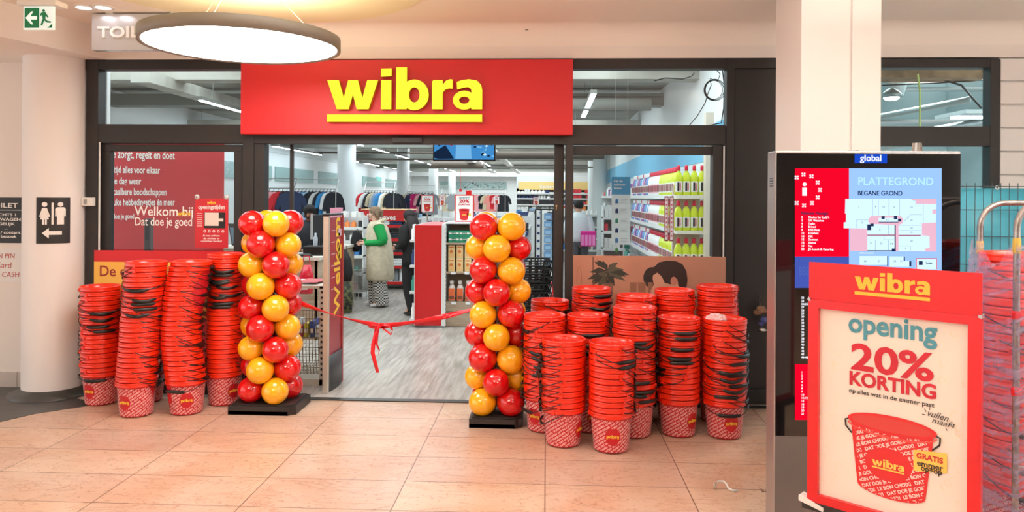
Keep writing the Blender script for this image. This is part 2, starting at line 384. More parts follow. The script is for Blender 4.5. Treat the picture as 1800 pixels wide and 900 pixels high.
# ---- shop interior shell
SC = 3.5; SWL = -7.7; SWR = 1.95; SB = 42.0
M_in = mat('shop_white_wall', (226, 230, 230), 0.7)
M_conc = mat('painted_concrete', (176, 176, 168), 0.8, vary=(1.2, (140, 138, 128)), stretch=(1, 3, 1))
struct(MB().box(-9.5, FY+0.1, SC, 5.5, 44, SC+0.1), 'ceiling.001', M_conc, 'raw concrete ceiling of the shop')
w = MB().box(SWL-0.1, 7.5, 0, SWL, SB, SC).box(SWL, 7.5, 2.86, SWL+0.05, SB, 2.92); struct(w, 'wall_left.001', M_in, 'white left wall inside the shop')
w = MB().box(SWR, FY+0.15, 0, SWR+0.1, 24, SC, 0).box(SWR-0.008, 8.2, 2.1, SWR+0.02, 24, 2.52, 1).box(SWR, 24, 0, 5.5, 24.1, SC, 0)
struct(w, 'wall_right', [M_in, mat('blue_wall_band', (116, 186, 220), 0.6)], 'shop wall at the right with a light blue band')
w = MB().box(-9, SB, 0, 6, SB+0.1, SC).box(-9, SB-0.8, at(800, 310, SB-0.8).z, 6, SB-0.7, SC); struct(w, 'wall_back.001', M_in, 'far back wall of the shop')
w = MB().box(-9, 6.31, 0, at(148, 400, FY).x, 6.36, SC).box(-9, 6.21, BZ, 7, 6.25, SC); struct(w, 'wall_front.001', M_in)
w = MB().box(-9, 7.45, 0, SWL, 7.5, SC).box(-9, 6.37, 0, -8.9, 7.44, SC); struct(w, 'wall_left.002', M_in)
# coloured bands on the walls
bd = MB(); M_band = mat('grey_green_band', (150, 178, 176), 0.6); M_bandw = mat('band_pattern', (196, 214, 212), 0.6)
random.seed(3)
for k, (y0, y1) in enumerate([(8, 15), (15.3, 20.3), (20.6, 24), (24.6, 29), (30.5, 34), (35, 40)]):
    bd.box(SWL+0.001, y0, 2.07, SWL+0.04, y1, 2.47, 0)
    if k in (1, 3):
        for q in range(170):
            u = random.uniform(y0+0.2, y0+(y1-y0)*(0.95 if k == 1 else 0.5)); v = random.uniform(2.1, 2.44); r = random.uniform(0.015, 0.04)
            M = frame((SWL+0.041, u, v), (0, 1, 0), (0, 0, 1)); bd.ring(0, 0, r, r, r*0.6, r*0.6, 0.002, 1, M, a0=0, a1=random.uniform(2, 6.2), n=5)
struct(bd, 'trim_7', [M_band, M_bandw], 'grey green patterned band panels along the left shop wall')
bd = MB(); x0, x1, z0, z1 = pr(774, 320, 796, 333, SB-0.1); pbox(bd, 774, 320, 890, 333, SB-0.05, 0.04)
for q in range(150):
    u = random.uniform(812, 887); v = random.uniform(321, 332); p = at(u, v, SB-0.055); bd.ring(0, 0, 0.06, 0.06, 0.035, 0.035, 0.003, 1, frame(p), a0=0, a1=random.uniform(2, 6), n=5)
bd.text('Aankleden', 0.26, 0, 0, 2, frame(at(786, 330, SB-0.06)), bold=0.004, align='CENTER')
struct(bd, 'trim_8', [M_band, M_bandw, M_wtxt], 'grey green band with lettering on the far back wall')
bd = MB(); pbox(bd, 912, 320, 1052, 334, 30, 0.04); struct(bd.text('Kinderen', 0.2, 0, 0, 1, frame(at(965, 331, 29.995)), bold=0.003), 'trim_9', [mat('ochre_band', (238, 206, 130), 0.6), M_wtxt], 'ochre yellow band above the far children shelves')
struct(pbox(MB(), 908, 309, 1056, 346, 30.05, 0.1).box(at(908, 346, 30).x, 30.05, 0, at(1056, 346, 30).x, 30.15, 2), 'wall_back.002', M_in, 'white partition behind the ochre band')
# columns in the shop
for k, (X, Y, D) in enumerate([(-5.2, 19, .47), (-5.2, 26.6, .45), (-5.3, 34.4, .43), (-5.3, 41.2, .43), (1.68, 23.4, .46), (1.78, 28.5, .42)]):
    m = MB().lathe([(D/2, 0), (D/2, SC)], 40, (X, Y, 0)); struct(m, 'trim_%d' % (10+k), M_in, 'round white column inside the shop')
# beams and ducts running across the shop ceiling
M_beam = mat('grey_beam', (120, 122, 116), 0.7); M_pipe = mat('rusty_pipe', (104, 92, 82), 0.6)
ti = 20
for Y, Z, h, dp, mm in [(9.6, 3.28, .20, .3, M_conc), (12.5, 3.3, .2, .35, M_beam), (15.5, 3.2, .12, .5, M_conc), (18, 3.1, .05, .1, M_pipe), (21, 3.15, .22, .4, M_beam), (24.5, 3.1, .06, .15, M_pipe), (27, 3.1, .2, .4, M_beam), (30, 3.05, .1, .3, M_conc), (33, 3.0, .2, .3, M_beam), (36.5, 3.0, .1, .3, M_beam), (39, 3.0, .1, .3, M_conc)]:
    m = MB().box(SWL, Y, Z-h/2, 1.95 if Y < 24 else 5, Y+dp, Z+h/2); struct(m, 'trim_%d' % ti, mm, 'beam across the shop ceiling'); ti += 1
for (X0, X1, Y, Z, r, mm) in [(-1.0, 1.5, 10.8, 3.0, .09, M_beam), (-2, 1.8, 11.6, 3.2, .03, M_pipe), (-4.3, -2.2, 17, 2.98, .02, M_pipe), (-4, -0.5, 21, 2.9, .02, M_pipe), (-2.2, 1.5, 19.5, 2.75, .1, M_pipe), (-4.4, -2.4, 28, 2.85, .12, M_pipe), (-6, -3, 23, 2.8, .03, M_pipe), (-1.5, 1.4, 13.8, 2.95, .03, M_pipe), (-2, 2, 26, 2.7, .03, M_chrome)]:
    m = MB().cyl((X0, Y, Z), (X1, Y, Z), r); struct(m, 'trim_%d' % ti, mm, 'pipe hanging under the shop ceiling'); ti += 1
# long pale duct along the shop seen by the left transom and over the aisle
m = MB().box(-5.2, 9, 3.05, -4.95, 20, 3.2); struct(m, 'trim_%d' % ti, M_conc, 'long pale duct running into the shop'); ti += 1
m = MB().box(-3.0, 13, 2.92, -2.7, 40, 3.0).box(-1.62, 13, 2.9, -1.42, 40, 2.98); struct(m, 'trim_%d' % ti, M_shelfw, 'cable tray running into the shop'); ti += 1
# ---- linear lights
def linear(X, Y0, Y1, Z, lab, grp):
    t = thing('linear_light', lab, 'ceiling light', (X, (Y0+Y1)/2, Z), group=grp); h = (Y1-Y0)/2
    MB().box(-.04, -h, 0, .04, h, .05).build('housing', M_beam, t)
    MB().box(-.03, -h+.03, -.012, .03, h-.03, 0.0).build('diffuser', emat('tube_light', (226, 244, 255), TUBE_EMIT), t)
    w_ = MB()
    for y in (-h*.7, h*.7): w_.cyl((0, y, .05), (0, y, SC-Z), .004, n=6)
    w_.build('suspension_wire', M_beam, t)
def lights_row(X, Z, segs, nm):
    for k, (a_, b_) in enumerate(segs):
        linear(X, a_, b_, Z, 'slim white linear light, %s from the entrance in the %s ceiling row' % (ORD[k+1], nm), 'linear ceiling lights in the shop')
segs2 = [(9.9, 12.6)] + [(Y, Y+2.0) for Y in (16.9, 20.0, 23.1, 26.2, 29.4, 32.6, 36.0)]
lights_row(-7.2, 2.95, [(14.5, 18.6), (19.1, 23.3), (25.8, 27.9), (28.9, 31.4), (32.4, 35), (36, 39)], 'far left')
lights_row(-4.75, 2.95, [s for s in segs2 if s[0] < 10 or s[0] > 16], 'left middle')
lights_row(-2.42, 2.95, [(10.2, 12.2), (13, 15), (16.3, 18.3), (19, 21.4), (22, 24.5), (25, 28), (29, 32)], 'middle')
lights_row(0.58, 2.95, [(9.3, 12.0), (15, 17)], 'right')
# ---- neighbouring unit behind the right glass
w = MB().box(2.1, FY+.26, 0, 2.14, 12, SC-.01).box(6.3, FY+.26, 0, 6.35, 12, SC-.01).box(2.1, 12, 0, 6.35, 12.1, SC-.01); struct(w, 'wall_right.001', mat('unit_teal_grey', (148, 176, 180), 0.7), 'unfinished unit behind the right windows')
M_gal = mat('galvanised_duct', (150, 160, 160), 0.45, 0.6)
m = MB()
for (x0, y0, z0, x1, y1, z1, r) in [(3.1, 9, 2.2, 6.2, 7.5, 2.75, .05), (3.2, 8.5, 2.15, 4.9, 7.5, 2.42, .04), (2.2, 10, 3.1, 6.3, 10, 3.1, .03), (2.2, 10.5, 2.55, 6.3, 10.5, 2.55, .03), (2.2, 11, 2.75, 6.3, 11, 2.75, .06), (2.2, 9.5, 2.3, 6.2, 9, 2.6, .02), (2.3, 8.8, 2.3, 4.0, 7.2, 2.6, .03), (4.6, 8, 2.0, 6.2, 7.3, 2.25, .06)]:
    m.cyl((x0, y0, z0), (x1, y1, z1), r)
struct(m, 'trim_%d' % ti, M_gal, 'ducts and cable trays in the unfinished unit'); ti += 1
m = MB().lathe([(.1, 0), (.13, .1), (.13, .5)], 20, (at(1568, 170, 7.5).x, 7.5, at(1568, 170, 7.5).z)); struct(m, 'trim_%d' % ti, M_gal, 'vertical duct stub in the unfinished unit'); ti += 1
m = MB().tube([at(1613, 130, 7), at(1617, 160, 7), at(1617, 222, 7)], .009); struct(m, 'trim_%d' % ti, mat('yellow_green_cable', (190, 196, 110), 0.5)); ti += 1
m = MB().tube([at(1640, 135, 7.2), at(1690, 150, 7.2), at(1725, 190, 7.2)], .01).tube([at(1550, 150, 7.2), at(1650, 146, 7.2), at(1735, 140, 7.2)], .006); struct(m, 'trim_%d' % ti, M_black, 'black cables in the unfinished unit'); ti += 1
m = pbox(MB(), 1548, 118, 1740, 136, 7.0, .3); struct(m, 'trim_%d' % ti, mat('raw_insulation', (150, 120, 92), .9, vary=(8, (110, 86, 64)))); ti += 1
t = thing('work_lamp', 'small bright lamp glowing in the unit behind the right upper window', 'lamp', at(1567, 172, 7.3)); MB().lathe([(.03, 0.02), (.09, .0), (.09, .04), (.03, .09)], 20).build('shade', M_gal, t)
MB().ball((0, 0, 0), .07, (1, 1, .4)).build('bulb', emat('work_bulb', (255, 255, 255), 8), t)
t = thing('strip_light', 'short white strip light in the unit behind the right window', 'ceiling light', at(1712, 205, 8)); MB().box(-.25, -.3, 0, .25, .3, .04).build('housing', M_gal, t); MB().box(-.22, -.04, -.02, .22, .04, 0).build('diffuser', emat('tube_light2', (230, 245, 255), 6), t)

# ================================================================ SHOP FRONT
D = 0.11
def fr(name, boxes, label, mats=None, Y=FY, dep=D, bev=0.003):
    m = MB()
    for bx in boxes: pbox(m, *bx[:4], Y+(bx[4] if len(bx) > 4 else 0), dep)
    return struct(m, name, mats or M_frame, label, bev)
GY = 724  # pixel row of the floor at the facade
def flo(px): return GY
fr('trim_60', [(150, 103, 1407, 121), (171, 219, 1275, 253), (1407, 103, 1757, 119), (1394, 222, 1757, 256)], 'dark horizontal beams of the shop front')
fr('trim_61', [(150, 104, 171, GY-13, -.004), (425, 220, 445, GY-8, -.004), (445.8, 253, 463, GY-8, -.004), (993, 253, 1007, GY, -.004), (1276, 104, 1290, GY, -.004), (1290, 121, 1385, GY, .03), (1385, 104, 1395, GY, -.004), (1740, 104, 1757, GY+10, -.004), (1253, 256, 1269, 452, .004), (1269, 253, 1275.5, GY, .002)], 'dark vertical posts and blind panel of the shop front')
fr('trim_62', [(172, 253, 193, GY-12, .003), (172, 254, 424, 266), (410, 255, 424, GY-10, .003), (1008, 257, 1252, 272), (973, 253, 990, GY, .05)], 'inner dark leaf frames of the shop front', Y=FY+.03, dep=.06)
fr('trim_63', [(173, 250, 176, 440), (1271, 257, 1273.5, 452)], 'thin bright edge strips of the window leaves', mats=M_shelfw, Y=FY-.004, dep=.004, bev=0)
fr('trim_64', [(508, 253, 514, GY-12)], 'slim dark edge post of the parked sliding door', Y=FY+.16, dep=.03)
def pane(n, px0, py0, px1, py1, lab, Y=FY+.06):
    m = MB(); x0, x1, z0, z1 = pr(px0, py0, px1, py1, Y); m.add([(x0, Y, z0), (x1, Y, z0), (x1, Y, z1), (x0, Y, z1)], [(0, 1, 2, 3)])
    o = m.build('window_%d' % n, M_glass); tag(o, lab, kind='structure')
pane(1, 171, 120, 423, 220, 'upper left transom pane'); pane(2, 1007, 122, 1275, 224, 'upper right transom pane')
pane(3, 193, 265, 411, 700, 'left display window pane'); pane(4, 1007, 271, 1254, 640, 'right display window pane')
pane(5, 1394, 118, 1740, 223, 'upper pane behind the square pillar'); pane(6, 1394, 255, 1740, 720, 'lower pane behind the map totem')
pane(7, 463, 253, 509, 705, 'parked glass sliding door leaf', FY+.17)
m = MB().box(at(150, 300, FY).x, FY+.0, 0, at(425, 300, FY).x, FY+.1, .12).box(at(1007, 300, FY).x, FY, 0, at(1757, 300, FY).x, FY+.1, .12); struct(m, 'trim_65', M_frame, 'dark sill beam under the windows', .003)
# siding at the far right
m = MB(); x0 = at(1758, 300, FY).x; z = 0.0
while z < BZ-.02:
    m.box(x0, FY+.0, z, 8, FY+.06, min(z+.172, BZ-.005)); z += .185
m.box(x0, FY+.03, 0, 8, FY+.08, BZ)
struct(m, 'wall_right.002', mat('cream_siding', (242, 238, 234), .6), 'cream horizontal siding at the far right', .006)
# shop sign
t = thing('shop_sign', 'wide red shop sign with raised yellow wibra letters above the entrance', 'sign', at(715, 236, FY-.11))
x0, x1, z0, z1 = pr(423, 105, 1007, 236, FY-.11); MB().box(x0, FY-.11, z0, x1, FY-.005, z1).build('panel', M_red, t, bev=.003, world=True)
lm = MB(); pL = at(712, 193, FY-.12); W = at(848, 193, FY-.14).x-at(576, 193, FY-.14).x
logo(lm, frame((pL.x, FY-.111, pL.z), (1, 0, 0), (0, 0, 1)), W, .045, 0, 1); lm.build('lettering', [emat('glow_yellow_letters', (255, 240, 60), 1.0), mat('letter_side', (196, 150, 20), .5)], t, world=True)
t = thing('door_sensor', 'small flat black sensor above the sliding door', 'sensor', at(715, 252, FY-.03)); x0, x1, z0, z1 = pr(689, 241, 742, 251, FY-.03)
MB().box(x0, FY-.03, z0, x1, FY+.0, z1).build('casing', M_frame, t, bev=.004, world=True); MB().box(x0+.03, FY-.034, z0+.01, x1-.03, FY-.03, z1-.012).build('lens', M_black, t, world=True)

# ---- left window: red printed wall inside, decals on the glass
LW = MB(); pa = at(150, 346, 6.75); pb = at(394, 346, 7.35); dx = Vector((pb.x-pa.x, pb.y-pa.y, 0)); Lw = dx.length; dx.normalize()
Mw = frame((pa.x, pa.y, 0), dx, (0, 0, 1)); LW.rect(0, 0, Lw, 2.3, .04, 0, frame(Vector((pa.x, pa.y, 0))-dx.cross(Vector((0, 0, 1)))*.045, dx, (0, 0, 1)))
def on_red(px, py):
    d = ray(px, py); o = Vector((0, 0, EYE)); nn = Vector((dx.y, -dx.x, 0)); t_ = (Vector((pa.x, pa.y, 0))-o).dot(nn)/d.dot(nn); p = o+d*t_
    return (p-Vector((pa.x, pa.y, 0))).dot(dx), p.z
nrm = dx.cross(Vector((0, 0, 1)))
Mt = frame(Vector((pa.x, pa.y, 0))+nrm*.002, dx, (0, 0, 1))
for s_, ex, y, sz, wp, hp in [('Die zorgt, regelt en doet', 307, 280, .15, 124, .076), ('Altijd alles voor elkaar', 281, 305, .125, 92, .064), ('Elke dag weer', 248, 324, .125, 60, .064), ('Betaalbare boodschappen', 293, 343, .125, 106, .064), ('Leuke hebbedingetjes én meer', 307, 361, .125, 120, .064), ('Dat doe je goed', 236, 384, .1, 52, .046)]:
    u, v = on_red(ex, y); LW.text(s_, sz, u, v, 1, Mt, bold=.0025, align='RIGHT', w=wp*.0048, h=hp)
struct(LW, 'wall_left.003', [mat('red_printed_wall', (196, 26, 34), .55), M_wtxt], 'red wall with white lettering behind the left window')
dm = MB(); Mg = frame((0, FY+.057, 0))
p = at(237, 379, FY+.06); dm.text('Welkom bij', .115, p.x, p.z, 0, frame((0, FY+.056, 0)), bold=.0012, align='LEFT', w=at(340, 379, FY+.06).x-p.x)
p = at(237, 396, FY+.06); dm.text('Dat doe je goed', .1, p.x, p.z, 0, frame((0, FY+.056, 0)), bold=.0012, align='LEFT', w=at(337, 379, FY+.06).x-p.x)
p = at(324, 378, FY+.06); logo(dm, frame((p.x, FY+.054, p.z)), .11, .001, 1)
tag(dm.build('window_lettering', [M_wtxt, M_yel]), 'white welcome lettering and small yellow wibra logo on the left window', 'decal')
t = thing('opening_hours_poster', 'red opening hours poster hanging in the left window on suction cups', 'poster', at(372, 430, FY+.05)); x0, x1, z0, z1 = pr(343, 349, 401, 436, FY+.05); Y = FY+.048
pm = MB().box(x0, Y, z0, x1, Y+.006, z1); cx = (x0+x1)/2; h = z1-z0; Mf = frame((cx, Y-.001, z0)); wd = x1-x0
logo(pm, frame((cx, Y-.0015, z0+h*.9)), .075, .001, 1); pm.text('openingstijden', .05, 0, h*.79, 2, Mf, bold=.0008, w=wd*.8)
pm.rect(-wd*.23, h*.4, wd*.42, h*.72, .0008, 3, Mf).rect(-wd*.2, h*.45, wd*.22, h*.715, .0014, 4, Mf).rect(wd*.2, h*.54, wd*.36, h*.6, .0016, 4, Mf)
for k in range(7): pm.rect(-wd*.44, h*(.44+.042*k), -wd*.28, h*(.449+.042*k), .0008, 2, Mf)
for k in range(5): pm.ring(wd*(-.2+.137*k), h*.34, .011, .011, .006, .006, .0008, 2, Mf, n=14)
for k, s_ in enumerate(['Al onze artikelen', 'zijn zichtbaar en', 'onzichtbaar beveiligd']): pm.text(s_, .021, 0, h*(.235-.055*k), 2, Mf, bold=.0004)
pm.build('board', [mat('poster_red', (200, 30, 40), .35), M_yel, M_wtxt, M_dark, mat('poster_pale', (236, 214, 200), .6)], t, world=True)
for sx in (x0+.015, x1-.015):
    MB().lathe([(.022, 0), (.018, .008), (.006, .012)], 16, (0, 0, 0), M=frame((sx, Y+.002, z1+.012))).build('suction_cup', mat('clear_cup', (200, 196, 194), .15), t, world=True)
t = thing('banner', 'red and yellow banner with brown lettering behind the left bucket stacks', 'banner', at(290, 640, FY-.012)); x0, x1, z0, z1 = pr(165, 441, 424, 560, FY-.012)
zm = at(300, 461, FY).z; bm = MB().box(x0, FY-.012, z0, x1, FY-.004, zm, 1).box(x0, FY-.012, zm, x1, FY-.004, z1, 0)
p = at(174, 485, FY-.013); bm.text('De echte', .17, p.x, p.z, 2, frame((0, FY-.0125, 0)), bold=.002, align='LEFT', w=.43, h=.085); bm.build('board', [M_red, mat('banner_yellow', (246, 190, 80), .55), mat('banner_brown', (150, 44, 34), .6)], t, world=True)
t = thing('sensor_bar', 'tall narrow dark detector bar behind the left window', 'detector', at(258, 441, 6.5)); x0, x1, z0, z1 = pr(253, 384, 264, 441, 6.5)
MB().box(x0, 6.5, 0.0, x1, 6.56, z1).build('bar', mat('dark_bar', (60, 56, 56), .4), t, bev=.006, world=True)
MB().box(x0+.012, 6.495, z0+.1, x1-.012, 6.5, z1-.03).build('cover', M_black, t, world=True)
# alarm box
t = thing('alarm_box', 'small white alarm contact box on the left door post', 'switch', at(152, 362, FY-.05)); x0, x1, z0, z1 = pr(142, 347, 162, 362, FY-.05)
MB().box(x0, FY-.05, z0, x1, FY-.002, z1).build('case', M_white, t, bev=.006, world=True); MB().box(x0+.025, FY-.053, z0+.015, x1-.045, FY-.049, z1-.015).build('key_slot', mat('slot_grey', (150, 148, 146), .4), t, world=True)
# right window photo print
t = thing('window_print', 'large brown photo print with plant and dark haired man covering the lower right window', 'window print', at(1140, 700, FY)); x0, x1, z0, z1 = pr(1007, 450, 1275, 600, FY)
pm = MB().box(x0, FY-.008, .1, x1, FY-.003, z1); Mp = frame((0, FY-.009, 0)); q = lambda a_, b_: (at(a_, b_, FY).x, at(a_, b_, FY).z)
pm.poly([q(1041, 451), q(1044, 451), q(1044, 600), q(1041, 600)], .0005, 1, Mp)
pm.ring(*q(1018, 490), .02, .1, .017, .097, .0005, 1, Mp)
pm.disc(*q(1146, 488), .07, .085, .0006, 2, Mp)
random.seed(5)
for k in range(34):
    a_ = random.uniform(0, 2*PI); L_ = random.uniform(.08, .17); c = q(1068+random.uniform(-4, 4), 478+random.uniform(-6, 8)); d = (math.cos(a_), math.sin(a_)*.8); nn = (-d[1]*.024, d[0]*.024)
    pm.poly([(c[0], c[1]), (c[0]+d[0]*L_*.55+nn[0], c[1]+d[1]*L_*.55+nn[1]), (c[0]+d[0]*L_, c[1]+d[1]*L_-.02), (c[0]+d[0]*L_*.5-nn[0], c[1]+d[1]*L_*.5-nn[1])], .0004+.00004*k, 3 if k % 3 else 4, Mp)
pm.poly([q(1060, 498), q(1078, 498), q(1076, 520), q(1062, 520)], .0022, 1, Mp)
for (cx_, w_) in ((1113, 12), (1128, 14), (1143, 9)): pm.poly([q(cx_-w_/2, 496), q(cx_+w_/2, 496), q(cx_+w_/2-1, 515), q(cx_-w_/2+1, 515)], .001, 5, Mp)
pm.poly([q(*v) for v in [(1148, 478), (1160, 478), (1168, 480), (1192, 482), (1204, 490), (1207, 505), (1203, 530), (1196, 600), (1165, 600), (1160, 560), (1149, 540), (1147, 520), (1143, 512), (1149, 500), (1147, 490)]], .0024, 6, Mp)
pm.poly([q(*v) for v in [(1140, 484), (1143, 473), (1152, 467), (1158, 461), (1172, 458), (1188, 459), (1199, 464), (1206, 476), (1208, 492), (1206, 506), (1199, 508), (1192, 502), (1190, 490), (1183, 489), (1180, 500), (1168, 497), (1163, 486), (1155, 479), (1147, 484), (1144, 492)]], .003, 7, Mp)
pm.disc(*q(1184, 494), .026, .036, .0036, 8, Mp)
pm.poly([q(*v) for v in [(1130, 580), (1230, 560), (1260, 640), (1262, 720), (1110, 720)]], .0012, 2, Mp)
pm.build('print', [mat('print_brown', (188, 136, 114), .4, vary=(2, (172, 120, 98))), mat('print_brown_dark', (120, 84, 66), .5), mat('print_black', (34, 28, 28), .4), mat('print_leaf_dark', (42, 42, 34), .5), mat('print_leaf', (74, 72, 56), .5), mat('print_cup', (140, 94, 72), .5), mat('print_skin', (206, 152, 128), .5), mat('print_hair', (44, 26, 24), .5), mat('print_ear', (190, 124, 104), .5)], t, world=True)
# lock post detail
t = thing('door_lock', 'small brass key lock on the dark sliding door frame', 'lock', at(978, 362, FY+.02)); MB().cyl((0, 0, 0), (0, -.012, 0), .008).build('cylinder', mat('brass', (200, 160, 110), .35, .8), t); MB().box(-.003, -.02, -.03, .003, -.008, -.004).build('key', mat('brass', (0, 0, 0)), t)

# ---- pictograms and notices on the left
def bend_col(x, z, off=.003):
    an = x/RC
    return (x, z, an)
def on_col(px, py):
    # nearest intersection of pixel ray with the column
    d = ray(px, py); cx_, cy_ = c0.x, 5.98; a_ = d.x**2+d.y**2; b_ = -2*(d.x*cx_+d.y*cy_); c_ = cx_**2+cy_**2-(RC+.004)**2
    t_ = (-b_-math.sqrt(b_*b_-4*a_*c_))/(2*a_); p = d*t_; return math.atan2(p.x-cx_, -(p.y-cy_)), EYE+p.z
a0, zt = on_col(64, 347); a1, zb = on_col(123, 427); am = (a0+a1)/2; zm = (zt+zb)/2; hw = (a1-a0)/2*RC; hh = (zt-zb)/2
def wrapped(flat, r):
    for i, p in enumerate(flat.v):
        th_ = am+p[0]/RC; rr = r+p[2]; flat.v[i] = Vector((c0.x+rr*math.sin(th_), 5.98-rr*math.cos(th_), zm+p[1]))
    return flat
f = MB(); NS = 12
for k in range(NS): f.rect(-hw+2*hw*k/NS, -hh, -hw+2*hw*(k+1)/NS, hh, .004, 0)
s = hh/40*1.0; U = lambda x, y: (x*hw/30, (40-y)*hh/40)
tt = .0072
for cx_, fem in ((-14.5, 1), (12.5, 0)):
    f.disc(*U(cx_, 12), .019, .019, tt, 1, n=16)
    if fem: f.poly([U(cx_-4, 18), U(cx_+4, 18), U(cx_+9.5, 33), U(cx_+7, 34), U(cx_+4, 25), U(cx_+7.5, 38), U(cx_-7.5, 38), U(cx_-4, 25), U(cx_-7, 34), U(cx_-9.5, 33)], tt, 1)
    else: f.poly([U(cx_-9, 20), U(cx_-6, 17), U(cx_+6, 17), U(cx_+9, 20), U(cx_+9, 33), U(cx_+6.5, 33), U(cx_+6, 22), U(cx_+6, 47), U(cx_-6, 47), U(cx_-6, 22), U(cx_-6.5, 33), U(cx_-9, 33)], tt, 1)
    if fem: f.poly([U(cx_-4, 37), U(cx_-.7, 37), U(cx_-.7, 47), U(cx_-4, 47)], tt, 1).poly([U(cx_+.7, 37), U(cx_+4, 37), U(cx_+4, 47), U(cx_+.7, 47)], tt, 1)
f.poly([U(-2.6, 9), U(.8, 9), U(.8, 47), U(-2.6, 47)], tt, 1)
f.poly([U(-19, 62), U(-13, 57.5), U(-13, 66.5)], tt, 1).poly([U(-13, 57.5), U(-7, 53), U(-7, 71), U(-13, 66.5)], tt, 1)
for k in range(6): f.poly([U(-7+22*k/6, 58.5), U(-7+22*(k+1)/6, 58.5), U(-7+22*(k+1)/6, 65), U(-7+22*k/6, 65)], tt, 1)
wrapped(f, RC+.001); tag(f.build('toilet_sign', [M_dark, M_wtxt]), 'black toilet pictogram sign with white figures and arrow on the round column', 'sign')
YW = 6.11
f = MB(); x0, x1, z0, z1 = pr(-40, 347, 42, 427, YW); f.box(x0, YW, z0, x1, YW+.008, z1); Mn = frame((0, YW-.001, 0)); xr = at(33, 380, YW).x
for s_, yy, sz, rr in [('TOILET', 365, .085, 32), ('SLECHTS 1', 380, .05, 30), ('KINDERWAGEN', 388, .05, 37), ('TEGELIJK', 396, .05, 26), ('0,50 / contant', 411, .048, 36), ('per bezoek', 418, .048, 29)]:
    p = at(rr, yy, YW); f.text(s_, sz, p.x, p.z, 1, Mn, bold=.001, align='RIGHT', th=.001, h=.038 if s_ == 'TOILET' else .023)
p = at(-30, 369, YW); q1 = at(38, 370, YW); f.rect(p.x, q1.z, q1.x, q1.z+.004, .001, 1, Mn); p = at(8, 403, YW); f.rect(p.x, p.z, p.x+.03, p.z+.004, .001, 1, Mn)
tag(f.build('toilet_notice', [M_dark, M_wtxt]), 'black toilet price notice with white text on the left wall', 'sign')
f = MB(); x0, x1, z0, z1 = pr(-30, 437, 46, 495, YW); f.box(x0, YW+.002, z0, x1, YW+.005, z1)
for s_, px_, yy, sz in [('ALLEEN PIN', 26, 454, .06), ('Card', 20, 471, .07), ('NO CASH', 34, 487, .062)]:
    p = at(px_, yy, YW); f.text(s_, sz, p.x, p.z, 1, frame((0, YW+.001, 0)), bold=-.0005, align='RIGHT', th=.001, shear=.1)
tag(f.build('handwritten_note', [M_paper, mat('red_pen', (190, 60, 60), .6)]), 'white paper with red handwritten PIN and CASH note below the black notice', 'note')
# hanging toilet panel and exit sign
YT = 5.45; t = thing('hanging_sign', 'white hanging panel with raised TOILET letters behind the round lamp', 'sign', at(245, 88, YT)); x0, x1, z0, z1 = pr(161, 24, 335, 88, YT)
MB().box(x0, YT, z0, x1, YT+.06, z1+.0).build('panel', mat('satin_panel', (204, 204, 204), .25, .4), t, bev=.003, world=True)
p = at(173, 66, YT); MB().text('TOILET', .115, p.x, p.z, 0, frame((0, YT-.001, 0)), bold=.003, align='LEFT', th=.012, w=at(285, 60, YT).x-p.x).build('lettering', M_white, t, world=True)
MB().box(x0+.1, YT+.01, z1, x0+.16, YT+.05, CZ).box(x1-.16, YT+.01, z1, x1-.1, YT+.05, CZ).build('bracket', M_white, t, world=True)
YE = 4.75; t = thing('exit_sign', 'green and white emergency exit sign with running figure at upper left', 'exit sign', at(68, 52, YE)); x0, x1, z0, z1 = pr(41, 11, 94, 52, YE)
MB().box(x0, YE, z0, x1, YE+.02, z1).build('panel', mat('exit_panel_white', (225, 240, 236), .4, emit=.35), t, bev=.002, world=True)
f = MB(); Me = frame((x0, YE-.0012, z0)); w_ = x1-x0; h_ = z1-z0; V = lambda a_, b_: (a_*w_/100, b_*h_/80)
f.rect(*V(5, 6), *V(53, 74), .001, 0, Me); f.poly([V(8, 40), V(27, 62), V(34, 62), V(24, 46), V(46, 46), V(46, 34), V(24, 34), V(34, 18), V(27, 18)], .0018, 1, Me)
f.disc(*V(68, 65), w_*.045, w_*.045, .0016, 0, Me, n=14)
f.poly([V(60, 58), V(74, 60), V(78, 52), V(84, 44), V(81, 41), V(75, 47), V(73, 38), V(80, 30), V(92, 28), V(92, 23), V(78, 24), V(70, 32), V(64, 14), V(58, 14), V(65, 38), V(62, 50), V(57, 46), V(56, 50)], .0016, 0, Me)
f.poly([V(80, 6), V(96, 6), V(96, 20), V(88, 12)], .0014, 0, Me)
f.build('pictogram', [mat('exit_green', (0, 110, 62), .4, emit=.25), mat('exit_white', (235, 245, 242), .4, emit=.4)], t, world=True)
MB().box(x0-.02, YE-.04, z1, x1+.04, YE+.09, z1+.035).build('casing', M_white, t, bev=.006, world=True)
MB().cyl(((x0+x1)/2, YE+.03, z1+.035), ((x0+x1)/2, YE+.03, CZ), .02).build('hanger', M_white, t, world=True)
# downlights
for k, px_ in enumerate((147, 181)):
    d = ray(px_, 13); t_ = (CZ-.004-EYE)/d.z; p = Vector((d.x*t_, d.y*t_, CZ-.004))
    t = thing('downlight', ('left' if k == 0 else 'right')+' one of two small recessed ceiling spots beside the exit sign', 'ceiling light', p, group='recessed ceiling spots at upper left')
    MB().lathe([(.085, .003), (.08, -.008), (.055, -.006), (.05, .003)], 28).build('trim_ring', M_white, t); MB().disc(0, 0, .05, .05, .002).build('lens', emat('spot_lens', (250, 245, 255), 12), t)
